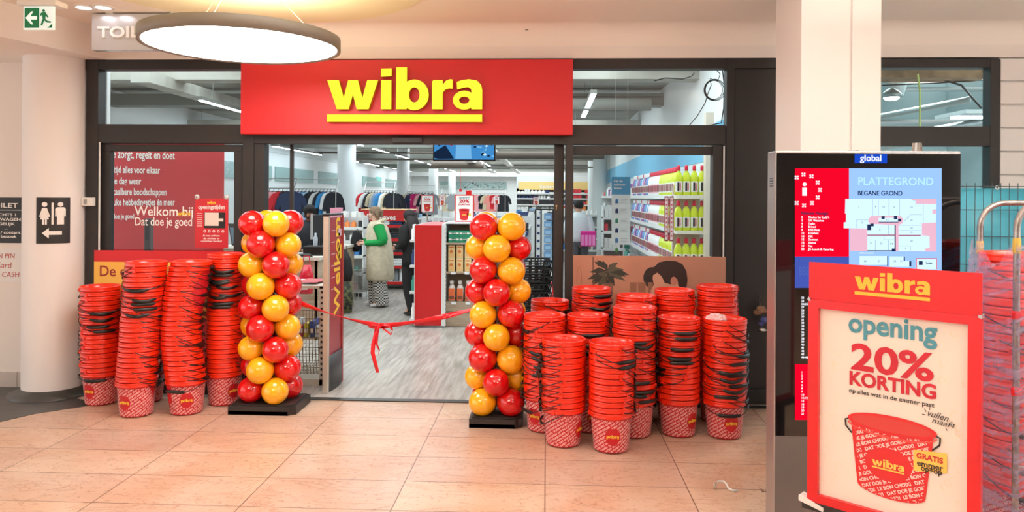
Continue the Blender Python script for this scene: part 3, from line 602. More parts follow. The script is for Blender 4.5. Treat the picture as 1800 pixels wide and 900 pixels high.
# pendant lamp(s)
def pendant(X, Y, Zb, R, lab, grp, up='lamp_top', ups=7.0, dn='lamp_diffuser', dns=None):
    t = thing('pendant_lamp', lab, 'lamp', (X, Y, Zb), group=grp)
    MB().lathe([(R-.03, .012), (R-.012, 0), (R, 0), (R, .075), (R-.02, .08), (.001, .08)], 96).build('rim', mat('lamp_rim', (132, 124, 112), .5), t)
    MB().lathe([(R-.06, .084), (.15, .084)], 64).build('top_glow', emat(up, (255, 240, 205) if up == 'lamp_top' else (255, 244, 232), ups), t)
    MB().lathe([(.001, .008), (R-.015, .008)], 96).build('diffuser', emat(dn, (255, 251, 246), dns or PENDANT_EMIT), t)
    wm = MB()
    for k in range(3):
        a_ = 2*PI*k/3+.5; wm.tube([(math.cos(a_)*(R-.1), math.sin(a_)*(R-.1), .08), (math.cos(a_)*.12, math.sin(a_)*.12, CZ-Zb-.015)], .0025, 6)
    wm.build('suspension_wire', M_chrome, t)
    MB().lathe([(.001, CZ-Zb-.06), (.1, CZ-Zb-.06), (.1, CZ-Zb-.002)], 24).build('canopy', M_white, t)
pendant(-1.93, 4.6, 2.585, .605, 'large round disc lamp glowing white above the entrance', 'round disc lamps of the mall')
for X, Y, w_ in ((2.6, 2.2, 'to the right of the viewpoint'), (-2.0, -.6, 'to the left of the viewpoint'), (2.2, -3.2, 'farthest behind the viewpoint')): pendant(X, Y, 2.585, .605, 'added unseen disc lamp over the mall floor '+w_, 'round disc lamps of the mall', 'fill_lamp_top', 85.0, 'fill_lamp_diffuser', 5.0)  # added lamps out of view, strong upward glow to brighten the ceiling
tag(MB().disc(-1.93, 4.6, 1.17, 1.17, .012, 0, Matrix.Translation((0, 0, CZ-.013)), 96).build('ceiling_disc', mat('cream_disc', (236, 226, 190), .7)), 'flat cream round panel on the ceiling above the disc lamp', 'ceiling panel')
d = ray(926, 50); p = at(926, 50, FY-.06); t = thing('sprinkler', 'tiny brass sprinkler head high on the bulkhead right of the sign', 'sprinkler', p)
MB().cyl((0, 0, -.012), (0, 0, .02), .006).build('body', M_pipe, t); MB().lathe([(.001, -.016), (.014, -.016), (.014, -.012), (.001, -.012)], 12).build('deflector', M_pipe, t)
MB().tube([(0, 0, .02), (0, .06, .02)], .006).build('pipe', M_pipe, t)
d = ray(1398, 5); t_ = (CZ-EYE)/d.z; t = thing('smoke_detector', 'small round white smoke detector on the ceiling left of the pillar', 'detector', (d.x*t_, d.y*t_, CZ-.045)); MB().lathe([(.001, 0), (.035, 0), (.05, .02), (.055, .045)], 24).build('housing', M_white, t); MB().lathe([(.036, .004), (.044, .014)], 24).build('vent_ring', M_dark, t)
# coiled black cable inside the upper right transom
YC = FY+.35; cb = MB(); c = at(1255, 158, YC)
for k in range(3):
    cb.tube([(c.x+(.072+.009*k)*math.cos(a_)+.004*k, YC+.004*k, c.z+(.08+.006*k)*math.sin(a_)) for a_ in [2*PI*i/28 for i in range(28)]], .0032, 6, closed=True)
cb.tube([at(x_, y_, YC) for x_, y_ in [(1258, 122), (1266, 130), (1262, 142), (1248, 138), (1250, 150), (1243, 168), (1240, 180), (1225, 205), (1210, 222)]], .004, 6)
cb.tube([at(x_, y_, YC) for x_, y_ in [(1270, 122), (1273, 150), (1272, 190), (1268, 216), (1240, 222)]], .005, 6)
cb.tube([at(x_, y_, YC+.1) for x_, y_ in [(1150, 142), (1170, 137), (1200, 139), (1216, 134), (1220, 128)]], .006, 6)
tag(cb.build('cable', M_black), 'coiled black cable hanging inside the upper right transom window', 'cable')
# ================================================================ BUCKETS
M_rim = mat('vermilion_plastic', (236, 44, 14), 0.28, coat=0.3)
M_body = mat('printed_red', (196, 22, 34), 0.4)
M_print = mat('pink_white_print', (240, 190, 186), 0.5)
BH, BR, PITCH = .262, .148, .037
def body_r(z): return .113+(z/BH)*(.136-.113)
def bucket_mesh(full):
    m = MB(); n = 48
    prof = [(.001, .004), (.106, .004), (.112, .008), (body_r(.02), .02), (body_r(.12), .12), (body_r(.228), .228)]
    prof2 = [(.136, .2275), (.1455, .229), (BR, .233), (BR, .238), (.1465, .243), (.1462, .251), (BR, .255), (.1475, .260), (.144, BH), (.139, .260), (.1305, .225), (body_r(.03)-.0025, .03), (.001, .012)]
    m.lathe(prof, n, m=1); m.lathe(prof2, n, m=0)
    for sx in (-1, 1):   # ears carrying the handle
        m.box(sx*.144-.008, -.012, .226, sx*.144+.010, .012, .25, 0)
    if full:
        r = .0006
        def wrapbody(pts):
            out = []
            for p in pts:
                z = .115+p[1]; rr = body_r(z)+r+p[2]; a = p[0]/.124; out.append(Vector((rr*math.sin(a), -rr*math.cos(a), z)))
            return out
        s_ = 'DAT DOE JE GOED!  LE BON CHOIX!  '*1
        ang = math.radians(34); c_, d_ = math.cos(ang), math.sin(ang)
        step = .0205
        tv, tf = textmesh(s_, .0165, .0009, .0001, 'LEFT'); Wd = max(p[0] for p in tv)
        circ = 2*PI*.124; allv = []; allf = []
        import itertools
        nrow = 46
        keep = MB()
        for i in range(-30, 31):
            for j in range(-4, 5):
                ox = j*(Wd+.008)+(i*.37 % 1)*Wd; oy = i*step
                # quick reject
                vs = [((p[0]+ox)*c_-(p[1]+oy)*d_, (p[0]+ox)*d_+(p[1]+oy)*c_, p[2]) for p in tv]
                if max(v[1] for v in vs) < -.1 or min(v[1] for v in vs) > .11: continue
                fs = [f for f in tf if all(-circ/2 < vs[q][0] < circ/2 and -.104 < vs[q][1] < .106 and (vs[q][0]**2+((vs[q][1]+.0)**2)*.85 > .0024) for q in f)]
                if not fs: continue
                used = sorted({q for f in fs for q in f}); mp = {q: k for k, q in enumerate(used)}
                keep.add([vs[q] for q in used], [tuple(mp[q] for q in f) for f in fs], 2)
        keep.v = wrapbody(keep.v); b = len(m.v); m.v += keep.v; m.f += [[b+i for i in f] for f in keep.f]; m.m += keep.m; m.s += keep.s
        lg = MB(); logo(lg, None, .082, .0012, 3, bend=lambda p: p)
        lg.v = wrapbody([(v[0], v[1]-.008, v[2]+.0008) for v in lg.v]); b = len(m.v); m.v += lg.v; m.f += [[b+i for i in f] for f in lg.f]; m.m += lg.m; m.s += lg.s
    return m
BM = [M_rim, M_body, M_print, M_yel]
def handle_mesh(drop, wob=0.0):
    m = MB(); R = BR+.007; pts = []
    for k in range(25):
        t = PI*k/24; s = math.sin(t); pts.append((math.cos(t)*(R+(.0 if k not in (0, 24) else -.004)), -s*(R+.004+wob*.01*math.sin(3*t)), .238-drop*s**.8+wob*.006*math.sin(5*t)))
    return m.tube(pts, .0028, 6, flat=(1, 1)), pts
def grip_mesh(drop, wob=0.0):
    _, pts = handle_mesh(drop, wob); m = MB()
    return m.tube([(p[0]*1.012, p[1]*1.012, p[2]) for p in pts[8:17]], [.008, .0105, .011, .011, .011, .011, .011, .0105, .008], 8, flat=(.6, 1.15))
vari = [(.03, 0), (.05, .6), (.07, -.5), (.09, .8), (.045, -.9), (.062, .3)]
H_me = []; G_me = []
for dr_, wb_ in vari:
    h, _ = handle_mesh(dr_, wb_); o = h.build('x', M_black, loc=(0, 0, 0)); H_me.append(o.data); bpy.data.objects.remove(o)
    o = grip_mesh(dr_, wb_).build('x', M_black, loc=(0, 0, 0)); G_me.append(o.data); bpy.data.objects.remove(o)
o = bucket_mesh(True).build('x', BM, loc=(0, 0, 0)); B_full = o.data; bpy.data.objects.remove(o)
o = bucket_mesh(False).build('x', BM, loc=(0, 0, 0)); B_plain = o.data; bpy.data.objects.remove(o)

def bucket(loc, rot, label, group, full=False, hang=None, var=0, tilt=(0, 0)):
    o = bpy.data.objects.new('bucket', B_full if full else B_plain); COL.objects.link(o); o.location = loc
    o.rotation_euler = (tilt[0], tilt[1], rot); tag(o, label, 'bucket', group)
    if hang is not None:
        # the handle turns with the bucket: its pivots sit on the ears, droop towards -y of the bucket
        h = bpy.data.objects.new('handle', H_me[var]); COL.objects.link(h); h.parent = o; h.rotation_euler = (0, 0, hang)
        g_ = bpy.data.objects.new('grip', G_me[var]); COL.objects.link(g_); g_.parent = h
    return o
def stack(px, py, Y, n, desc, grp, face=0.0, zones=(), default=(130, 30), lean=((0, 0), (0, 0)), seed=1, bottom_hang=None, z0=0.0, X=None):
    rnd = random.Random(seed); Xc = at(px, py, Y).x if X is None else X
    for k in range(n):
        t = k/max(1, n-1); ft = 1-t
        ang = None; inz = False
        for (a_, b_, an, sp_) in zones:
            if a_ <= ft <= b_: ang = an+rnd.uniform(-sp_, sp_)*.7; inz = True
        if ang is None: ang = default[0]+rnd.uniform(-default[1], default[1])
        if k == 0 and bottom_hang is not None: ang = bottom_hang
        lx = lean[0][0]*math.sin(PI*t)+lean[1][0]*t; ly = lean[0][1]*math.sin(PI*t)+lean[1][1]*t
        jit = .0016 if k else 0
        lab = '%s red bucket up in the %s' % (ORD[k+1], desc)
        if k == 0: lab = 'printed bottom bucket of the %s' % desc
        if k == n-1: lab = 'open topmost red bucket of the %s' % desc
        rz = math.radians(face) if k == 0 else math.radians(ang)
        hang = math.radians(ang)-rz
        bucket((Xc+lx+rnd.uniform(-jit, jit), Y+ly+rnd.uniform(-jit, jit), z0+.0005+k*PITCH), rz, lab, grp, full=(k == 0), hang=hang, var=rnd.choice([0, 1, 2, 4, 5]) if inz else rnd.randrange(6), tilt=(rnd.uniform(-.006, .006)*(k > 0), rnd.uniform(-.006, .006)*(k > 0)))
LG = 'red buckets stacked left of the entrance'; RG = 'red buckets stacked right of the entrance'
stack(178, 715, 5.70, 19, 'stack beside the round column', LG, -14, [(0.12, .42, 30, 25)], (-125, 30), seed=2, bottom_hang=15, lean=((0, 0), (-.01, 0)))
stack(240, 740, 5.42, 25, 'left stack nearest the viewer', LG, -14, [(.0, .08, -90, 20), (.12, .36, 20, 25)], (120, 25), seed=3, bottom_hang=150, lean=((.0, 0), (.07, 0)))
stack(328, 735, 5.50, 25, 'tall stack in the middle of the left group', LG, 26, [], (118, 22), seed=4, bottom_hang=-8, lean=((-.06, 0), (.03, 0)))
stack(394, 722, 5.76, 26, 'tall stack next to the left balloon column', LG, 60, [(.04, .36, 15, 30)], (150, 40), seed=5, bottom_hang=150, lean=((0, 0), (.02, -.01)))
stack(258, 722, 5.79, 19, 'half hidden back stack of the left group', LG, 10, [(0, .4, -60, 40)], (0, 90), seed=6)
R_ = [(966, 5.74, 17, 'back stack beside the right balloon column', -20, [], (100, 30), None),
      (957, 5.27, 16, 'front stack beside the right balloon column', -35, [(.3, .62, 0, 35)], (-100, 30), -60),
      (991, 4.97, 13, 'low foremost stack with printed base turned right', 62, [(.05, .8, -92, 12)], (-110, 20), -90),
      (1039, 5.66, 20, 'back stack in front of the printed plant', 0, [(0, .25, 40, 25)], (120, 40), 120),
      (1033.6, 5.29, 16, 'stack half hidden behind the two foremost stacks', 20, [(.08, .35, 5, 25)], (120, 40), 120),
      (1075, 4.88, 13, 'low foremost stack with the logo facing forward', 0, [(.03, .2, 45, 15)], (118, 15), 150),
      (1115, 5.19, 18, 'stack behind the foremost stack with the logo', 100, [(.2, .3, 0, 30), (.65, .9, 15, 30)], (110, 30), 120),
      (1118, 5.53, 19, 'back stack left of the printed man', 0, [], (130, 40), 120),
      (1185, 5.59, 20, 'back stack below the printed man', 0, [], (140, 40), 120),
      (1193, 5.23, 16, 'stack with a half turned logo right of centre', 42, [(.05, .18, 15, 10), (.25, .45, -15, 25), (.5, .7, -80, 15)], (-150, 30), 150),
      (1261, 5.57, 21, 'tall back stack at the right end', 0, [], (140, 50), 120),
      (1274, 5.21, 16, 'rightmost front stack with crumpled film on top', 10, [(.2, .34, 40, 20), (.38, .85, 10, 28)], (85, 20), 0)]
for i, (px_, Y, n, desc, face, zn, df, bh) in enumerate(R_):
    stack(px_, 600, Y, n, desc, RG, face, zn, df, seed=20+i, bottom_hang=bh)
# crumpled film in the rightmost bucket
random.seed(9); fm = MB(); fm.ball((0, 0, 0), .07, (1, .8, .45), 18, 12)
for i, p in enumerate(fm.v): fm.v[i] = p*(1+random.uniform(-.25, .25))
fp = at(1265, 553, 5.2); fm.v = [p+Vector((fp.x-.02, 5.22, .0005+15*PITCH+BH-.008)) for p in fm.v]
fm.s = [False]*len(fm.s); tag(fm.build('crumpled_film', mat('pinkish_film', (246, 200, 200), .25)), 'crumpled pale plastic film lying in the topmost bucket at the right', 'plastic film')

# ================================================================ BALLOON COLUMNS
M_br = mat('balloon_red', (212, 12, 16), .12, coat=.6); M_by = mat('balloon_yellow', (252, 178, 22), .14, coat=.6)
def balloon_column(px, Y, zc_top, phi, cols, lab, basew, base_turn, zshift=0):
    X = at(px, 600, Y).x; t = thing('balloon_column', lab, 'balloon column', (X, Y, 0)); r = .1; Rr = .145; pit = .159; nL = 9
    zb = .162
    b = MB(); w, d_ = basew
    b.poly([(-w, -d_), (w-.05, -d_), (w-.03, -d_+.03), (w, -d_+.03), (w, d_), (-w, d_)], .06, 0, Matrix.Translation((0, 0, .005)))
    b.poly([(-w+.02, -d_+.02), (w-.06, -d_+.02), (w-.02, -d_+.05), (w-.02, d_-.02), (-w+.02, d_-.02)], .010, 0, Matrix.Translation((0, 0, .065)))
    b.rect(-w, -d_-.0, w-.05, -d_+.02, .03, 0, Matrix.Translation((-.0, 0, .0)))
    o = b.build('base', mat('dark_base', (38, 32, 30), .45), t, bev=.004); o.rotation_euler = (0, 0, base_turn)
    MB().cyl((0, 0, .09), (0, 0, zb+pit*nL-.1), .012).build('pole', M_white, t)
    MB().lathe([(.03, .09), (.03, .13), (.014, .14)], 16).build('socket', M_chrome, t)
    # balloon meshes: slightly flattened sphere with a knot pointing inwards (+y)
    def bal(mm):
        prof = []
        for i in range(17):
            a_ = PI*i/16; rr = r*math.sin(a_); z = -r*math.cos(a_)*1.02
            if z > 0: z = z*1.0+.012*(1-rr/r)**2
            prof.append((max(rr, .0012), z))
        prof += [(.004, r+.020), (.008, r+.026), (.001, r+.026)]
        return MB().lathe(prof, 28, M=Matrix.Rotation(-PI/2, 4, 'X')).build('balloon', mm, t)
    protos = {'r': bal(M_br), 'y': bal(M_by)}; usedp = set()
    for L in range(nL):
        z = zb+pit*(nL-1-L)
        for q in range(4):
            # q: 0 front(-left), 1 right/front-right, 2 back, 3 left
            base = -45 if L % 2 == 0 else 0
            a_ = math.radians(base+90*q+phi)
            c = cols[L][q]; p = protos[c]
            if c in usedp: o = p.copy(); COL.objects.link(o)
            else: o = p; usedp.add(c)
            o.parent = t; s = random.uniform(.97, 1.04); o.scale = (s, s, s)
            o.location = (Rr*math.sin(a_), -Rr*math.cos(a_), z+random.uniform(-.006, .006)); o.rotation_euler = (random.uniform(-.1, .1), random.uniform(-.1, .1), a_)
    return t
random.seed(11)
# order per layer: even layers = front-left, front-right, back-right, back-left ; odd = front, right, back, left
LC = ['ryry', 'ryry', 'yryr', 'yryr', 'ryry', 'ryry', 'yryr', 'yryr', 'ryry']
balloon_column(476, 5.64, 0, -11, LC, 'red and yellow balloon column on a black base left of the entrance', (.255, .19), .0)
RCc = ['ryry', 'yrry', 'ryry', 'ryyr', 'yryr', 'yrrr', 'ryyr', 'ryyy', 'yryr']
balloon_column(875, 5.45, 0, 0, RCc, 'red and yellow balloon column on a black base right of the entrance', (.19, .2), .0)

# ================================================================ RIBBON
M_rib = mat('red_satin_ribbon', (224, 20, 34), .3)
def strip(m, pts, w, up=(0, 0, 1), twist=None, th=.0012):
    pts = [Vector(p) for p in pts]; vs = []; N = len(pts)
    for i, p in enumerate(pts):
        t = (pts[min(i+1, N-1)]-pts[max(i-1, 0)]).normalized(); u = Vector(up); u = (u-t*u.dot(t)).normalized()
        if twist: u = Matrix.Rotation(twist(i/(N-1)), 3, t) @ u
        n = t.cross(u)*th; ww = w if not callable(w) else w(i/(N-1))
        vs += [p-u*ww/2+n, p+u*ww/2+n, p+u*ww/2-n, p-u*ww/2-n]
    fs = []
    for i in range(N-1):
        for k in range(4): fs.append((4*i+k, 4*i+(k+1) % 4, 4*i+4+(k+1) % 4, 4*i+4+k))
    fs += [(3, 2, 1, 0), (4*N-4, 4*N-3, 4*N-2, 4*N-1)]
    return m.add(vs, fs, 0, True)
A_ = at(531, 534, 5.6); K = at(668, 573, 5.5); B_ = at(833, 543, 5.42)
t = thing('ribbon', 'red ribbon tied in a bow stretched between the two balloon columns', 'ribbon', (K.x, K.y, K.z-.3))
def sag(P, Q, s, n=18): return [P.lerp(Q, i/n)+Vector((0, 0, -s*math.sin(PI*i/n))) for i in range(n+1)]
m = MB(); strip(m, sag(A_, K, .015), .044, twist=lambda u: .9*math.sin(3.4*u)+.3); strip(m, sag(K, B_, .02), .04, twist=lambda u: 1.0*math.sin(4.5*u)-.2)
m.build('band', M_rib, t, world=True)
m = MB(); strip(m, [at(x_, y_, 5.49+dy) for x_, y_, dy in [(670, 574, 0), (680, 582, -.01), (688, 588, -.01), (690, 580, -.02), (684, 572, -.03), (675, 571, -.02), (669, 573, 0)]], .03, up=(0, 1, .25)); m.build('bow_loop', M_rib, t, world=True)
m = MB(); strip(m, [at(x_, y_, 5.49+dy) for x_, y_, dy in [(667, 574, 0), (657, 577, -.01), (648, 574, -.01), (655, 571, -.02), (667, 573, 0)]], .02, up=(0, 1, .25)); m.build('bow_loop', M_rib, t, world=True)
m = MB(); strip(m, [at(x_, y_, 5.49) for x_, y_ in [(663, 574), (660, 590), (656, 606), (655, 620), (659, 636), (664, 655)]], .032, up=(1, .3, 0), twist=lambda u: .8*u); m.build('tail', M_rib, t, world=True)
m = MB(); strip(m, [at(x_, y_, 5.48) for x_, y_ in [(665, 574), (663, 590), (662, 605), (667, 616), (665, 624)]], .02, up=(1, .5, 0), twist=lambda u: -1.3*u); m.build('tail', M_rib, t, world=True)
MB().ball((K.x-.005, 5.485, K.z-.003), .014, (1, .8, 1.1)).build('knot', M_rib, t, world=True)

# ================================================================ MAP TOTEM
KY = 3.7; kx0, kx1, _, kzt = pr(1364, 265, 1690, 300, KY)
t = thing('map_totem', 'tall black digital map totem with lit floor plan in front of the square pillar', 'information totem', ((kx0+kx1)/2, KY+.07, 0))
MB().box(kx0, KY+.006, .0, kx1, KY+.14, kzt).build('casing', mat('totem_silver', (176, 170, 168), .35, .7), t, bev=.006, world=True)
zg0 = at(1450, 768, KY).z
MB().box(kx0+.004, KY, zg0, kx1-.002, KY+.006, kzt-.012).build('front_glass', mat('black_glass', (6, 6, 8), .06, coat=.5), t, bev=.002, world=True)
lp = MB().box(kx0+.004, KY, .03, kx1-.002, KY+.006, zg0-.004); lp.build('lower_panel', mat('grey_metal_panel', (120, 116, 114), .35, .5), t, bev=.002, world=True)
vn = MB()
for k in range(4):
    p = at(1355, 314+k*4.5, KY); vn.box(kx0-.001, KY+.04, p.z, kx0+.002, KY+.10, p.z+.005)
vn.build('vent_slots', M_black, t, world=True)
for k, (px_) in enumerate((1612,)):
    p = at(px_, 262, KY+.07); MB().lathe([(.001, .045), (.02, .045), (.026, 0), (.03, 0)], 16, (p.x, KY+.07, kzt-.001)).build('sensor_cap', M_chrome, t, world=True)
p = at(1500, 262, KY+.07); MB().ball((p.x, KY+.07, kzt), .02, (1.6, 1, .5)).build('bracket', M_chrome, t, world=True)
S = MB(); Fk = frame((0, KY-.0012, 0)); Qk = lambda a_, b_: (at(a_, b_, KY).x, at(a_, b_, KY).z)
def R4(x0, y0, x1, y1, m_, th=.0008): S.poly([Qk(x0, y0), Qk(x1, y0), Qk(x1, y1), Qk(x0, y1)], th, m_, Fk)
# 0 lightblue 1 red 2 blue 3 black 4 white 5 pale plan 6 pink 7 dark text 8 logo blue 9 pale title 10 line
R4(1397, 296, 1492, 451, 1); R4(1492, 296, 1655, 510, 0); R4(1397, 451, 1492, 506, 2); R4(1397, 640, 1655, 738, 1); R4(1492, 510, 1655, 640, 0)
R4(1502, 271, 1559, 287, 8)
p = Qk(1530.5, 283); S.text('global', .044, p[0], p[1], 4, frame((0, KY-.0022, 0)), bold=.001)
Ft = frame((0, KY-.003, 0)); T_ = lambda s_, px_, py_, px1_, m_, hc, b_=.001: S.text(s_, .06, *Qk(px_, py_), m_, Ft, bold=b_, align='LEFT', w=Qk(px1_, py_)[0]-Qk(px_, py_)[0], h=hc)
T_('PLATTEGROND', 1507, 325, 1639, 9, .037); T_('BEGANE GROND', 1507, 343, 1585, 7, .021, .0012)
S.text('BEGANE', .06, *Qk(1404, 483), 12, Ft, bold=.001, align='LEFT', w=.1, h=.04)
cI = Qk(1414, 340); S.disc(cI[0], Qk(1414, 324)[1], .0095, .0095, .002, 4, Fk, n=14); S.poly([Qk(1410, 330), Qk(1418, 330), Qk(1418, 344), Qk(1410, 344)], .002, 4, Fk)
for (x_, y_) in [(1400, 312), (1412, 307), (1426, 310), (1437, 321), (1441, 334), (1437, 347), (1427, 357), (1413, 361), (1400, 357)]:
    c = Qk(x_, y_)
    for a_ in (PI/4, 3*PI/4):
        for sg in (-1, 1):
            dxx = math.cos(a_)*.0085*sg; dzz = math.sin(a_)*.0085*sg; nx, nz = -math.sin(a_)*.0048, math.cos(a_)*.0048
            S.poly([(c[0]+dxx*.1, c[1]+dzz*.1), (c[0]+dxx+nx, c[1]+dzz+nz), (c[0]+dxx*1.5, c[1]+dzz*1.5), (c[0]+dxx-nx, c[1]+dzz-nz)], .002, 4, Fk)
S.text('Nieuwe Passage', .02, *Qk(1408, 377), 7, Ft, bold=.0006, align='LEFT')
for k, (a_, b_) in enumerate([('2', "Choice for Lady's"), ('3', 'GK Watches'), ('4', 'Tasks'), ('8', 'Bristol'), ('9', 'KISS Kids'), ('12', 'Kruidvat'), ('14', 'KIK'), ('16', 'Zeeman'), ('18', 'Xenos'), ('19', 'Yes'), ('20', "JJ's Lunch & Catering")]):
    y_ = 383.5+k*5.6; S.text(a_, .0145, *Qk(1408, y_), 4, Ft, bold=.0004, align='LEFT'); S.text(b_, .0145, *Qk(1420, y_), 4, Ft, bold=.0004, align='LEFT')
def plan(pts, m_, th): S.poly([Qk(1480+x_*200/900, 280+y_*200/900) for x_, y_ in pts], th, m_, Fk)
plan([(60, 530), (745, 310), (745, 730), (60, 730)] and [(62, 540), (200, 540), (200, 450), (440, 440), (740, 310), (745, 730), (62, 725)], 6, .0012)
plan([(25, 312), (550, 312), (550, 325), (580, 330), (580, 352), (745, 355), (745, 395), (712, 398), (712, 430), (742, 432), (740, 500), (630, 505), (630, 600), (690, 608), (692, 700), (655, 705), (655, 725), (445, 725), (445, 600), (425, 600), (420, 728), (198, 724), (198, 548), (12, 545), (12, 500), (30, 496), (30, 430), (22, 428)], 5, .0016)
plan([(205, 480), (225, 450), (460, 448), (480, 470), (480, 505), (445, 520), (445, 725), (422, 725), (422, 520), (215, 510)], 6, .002); plan([(288, 462), (440, 462), (440, 498), (288, 498)], 5, .0024)
plan([(548, 312), (745, 312), (745, 352), (582, 350), (580, 325), (548, 322)], 6, .002)
for ln in [(240, 315, 240, 445), (285, 315, 285, 445), (370, 315, 370, 445), (452, 315, 452, 450), (640, 355, 640, 500), (445, 522, 625, 522), (445, 562, 625, 562), (365, 518, 365, 596), (262, 640, 262, 722), (110, 480, 110, 545), (110, 480, 205, 480), (540, 438, 630, 438), (490, 490, 540, 438), (330, 605, 330, 636), (330, 636, 415, 636), (365, 636, 365, 722), (452, 685, 538, 685), (538, 685, 538, 722)]:
    a_, b_ = Qk(1480+ln[0]*200/900, 280+ln[1]*200/900), Qk(1480+ln[2]*200/900, 280+ln[3]*200/900); d_ = Vector((b_[0]-a_[0], b_[1]-a_[1])).normalized()*.0006
    S.poly([(a_[0]-d_.y, a_[1]+d_.x), (b_[0]-d_.y, b_[1]+d_.x), (b_[0]+d_.y, b_[1]-d_.x), (a_[0]+d_.y, a_[1]-d_.x)], .003, 10, Fk)
for x_, y_, w_, h_ in [(198, 596, 222, 7), (445, 598, 175, 7), (288, 494, 155, 6), (198, 720, 225, 6), (414, 518, 8, 210), (198, 515, 30, 45), (310, 450, 25, 22), (408, 448, 26, 26), (440, 470, 26, 22), (222, 508, 26, 22), (392, 705, 26, 24), (355, 765, 7, 75), (487, 770, 8, 34), (530, 806, 15, 40)]:
    plan([(x_, y_), (x_+w_, y_), (x_+w_, y_+h_), (x_, y_+h_)], 7 if h_ != 7 else 11, .0032)
plan([(138, 765), (355, 765), (355, 835), (138, 835)], 5, .0016); plan([(375, 768), (485, 768), (485, 805), (530, 805), (530, 850), (375, 850)], 5, .0016)
plan([(585, 783), (750, 783), (750, 870), (585, 870)], 1, .0014); plan([(590, 788), (745, 788), (745, 870), (590, 870)], 5, .002); plan([(605, 805), (635, 805), (635, 836), (605, 836)], 7, .003)
for s_, x_, y_ in [('1', 130, 383), ('9', 262, 383), ('10', 325, 383), ('12', 408, 383), ('14', 545, 385), ('15', 355, 483), ('16', 545, 487), ('18', 545, 550), ('19', 545, 585), ('18', 545, 652), ('13', 495, 710), ('4', 296, 565), ('21', 228, 670), ('22', 308, 672), ('24', 388, 674), ('7', 155, 508), ('24', 180, 812), ('27', 290, 812), ('29', 415, 812), ('31', 465, 812)]:
    S.text(s_, .012, *Qk(1480+x_*200/900, 280+y_*200/900), 7, frame((0, KY-.0045, 0)), th=.0004)
S.text('Toilet', .013, *Qk(1632, 464), 7, frame((0, KY-.0045, 0)), bold=.0003, th=.0004); S.text('RESTAURANTS', .01, *Qk(1523, 446), 4, Ft)
for k, a_ in enumerate(['22', '23', '24/25', '27', '28', '29', '30', '31', '33', '34', '35', '36', '37', '38', '39', '40', '41', '42', '43', '44-46']):
    S.text(a_, .014, *Qk(1408, 525+k*5.5), 4, Ft, bold=.0003, align='LEFT'); S.text('KJALPLFLCIDZHHPWTGBS'[k], .014, *Qk(1420, 525+k*5.5), 4, Ft, bold=.0003, align='LEFT')
for k, a_ in enumerate(['1', '2', '3', '4', '6', '8', '9', '10', '11/12', '13', '18', '19', '20', '21']):
    S.text(a_, .014, *Qk(1408, 656+k*5.6), 4, Ft, bold=.0003, align='LEFT'); S.text('CFUALIDGHLIUEJ'[k], .014, *Qk(1420, 656+k*5.6), 4, Ft, bold=.0003, align='LEFT')
e = 1.0
S.build('screen', [emat('scr_blue', (150, 190, 245), e), emat('scr_red', (232, 6, 40), e), emat('scr_blue2', (66, 84, 170), e), M_black, emat('scr_white', (240, 244, 250), e), emat('scr_plan', (206, 236, 250), e), emat('scr_pink', (226, 176, 196), e), emat('scr_dark', (30, 44, 80), e), emat('scr_logo', (22, 70, 190), e), emat('scr_title', (176, 226, 244), e), emat('scr_line', (120, 150, 180), e), emat('scr_wine', (150, 30, 80), e), emat('scr_faint', (76, 94, 174), e)], t, world=True)

# ================================================================ POSTER STAND
dl = 3.1; dr2 = 2.69; PL = at(1424, 480, dl); PRt = at(1728, 480, dr2)
dx = Vector((PRt.x-PL.x, PRt.y-PL.y, 0)); W = dx.length; dx.normalize(); ztop = at(1424, 460, dl).z
t = thing('poster_stand', 'red framed poster stand advertising opening discount in front of the map totem', 'poster stand', ((PL.x+PRt.x)/2, (PL.y+PRt.y)/2, 0))
nrm = dx.cross(Vector((0, 0, 1)))
def Fs(off): return frame(Vector((PL.x, PL.y, 0))+nrm*off, dx, (0, 0, 1))
def Qs(px_, py_):
    d = ray(px_, py_); o = Vector((0, 0, EYE)); t_ = (Vector((PL.x, PL.y, 0))-o).dot(nrm)/d.dot(nrm); p = o+d*t_
    return ((p-Vector((PL.x, PL.y, 0))).dot(dx), p.z)
zh = Qs(1424, 525)[1]; zb = Qs(1432, 880)[1]
hd = MB(); hd.poly([(0, zh-.01), (W, zh-.01), (W, ztop), (0, ztop)], .006, 0, Fs(.004)); pc = Qs(1568, 513)
logo(hd, Fs(.0105).copy() @ Matrix.Translation((pc[0], pc[1], 0)), Qs(1635, 500)[0]-Qs(1503, 500)[0], .0006, 1)
hd.build('header', [M_red, mat('header_yellow', (240, 190, 60), .5)], t, world=True)
fb = .042; fm = MB(); F0 = Fs(-.012)
for (a0_, b0_, a1_, b1_) in [(0, zb, fb, zh), (W-fb, zb, W, zh), (fb, zh-fb*.8, W-fb, zh), (fb, zb, W-fb, zb+fb*.8)]: fm.poly([(a0_, b0_), (a1_, b0_), (a1_, b1_), (a0_, b1_)], .03, 0, F0)
fm.build('frame', mat('frame_red', (208, 14, 24), .3, coat=.3), t, bev=.007, world=True)
for (x_, z_) in ((.004, zh), (W-.004, zh)): MB().poly([(x_-.006, z_-.004), (x_+.006, z_-.008), (x_+.006, z_+.006), (x_-.006, z_+.004)], .034, 0, Fs(-.014)).build('corner_joint', M_chrome, t, world=True)
px = MB(); px.poly([(fb*.7, zb+.02), (W-fb*.7, zb+.02), (W-fb*.7, zh-.02), (fb*.7, zh-.02)], .01, 0, F0); Fp = Fs(.0005); Fq = Fs(.0012); Fr = Fs(.0020); F4 = Fs(.003)
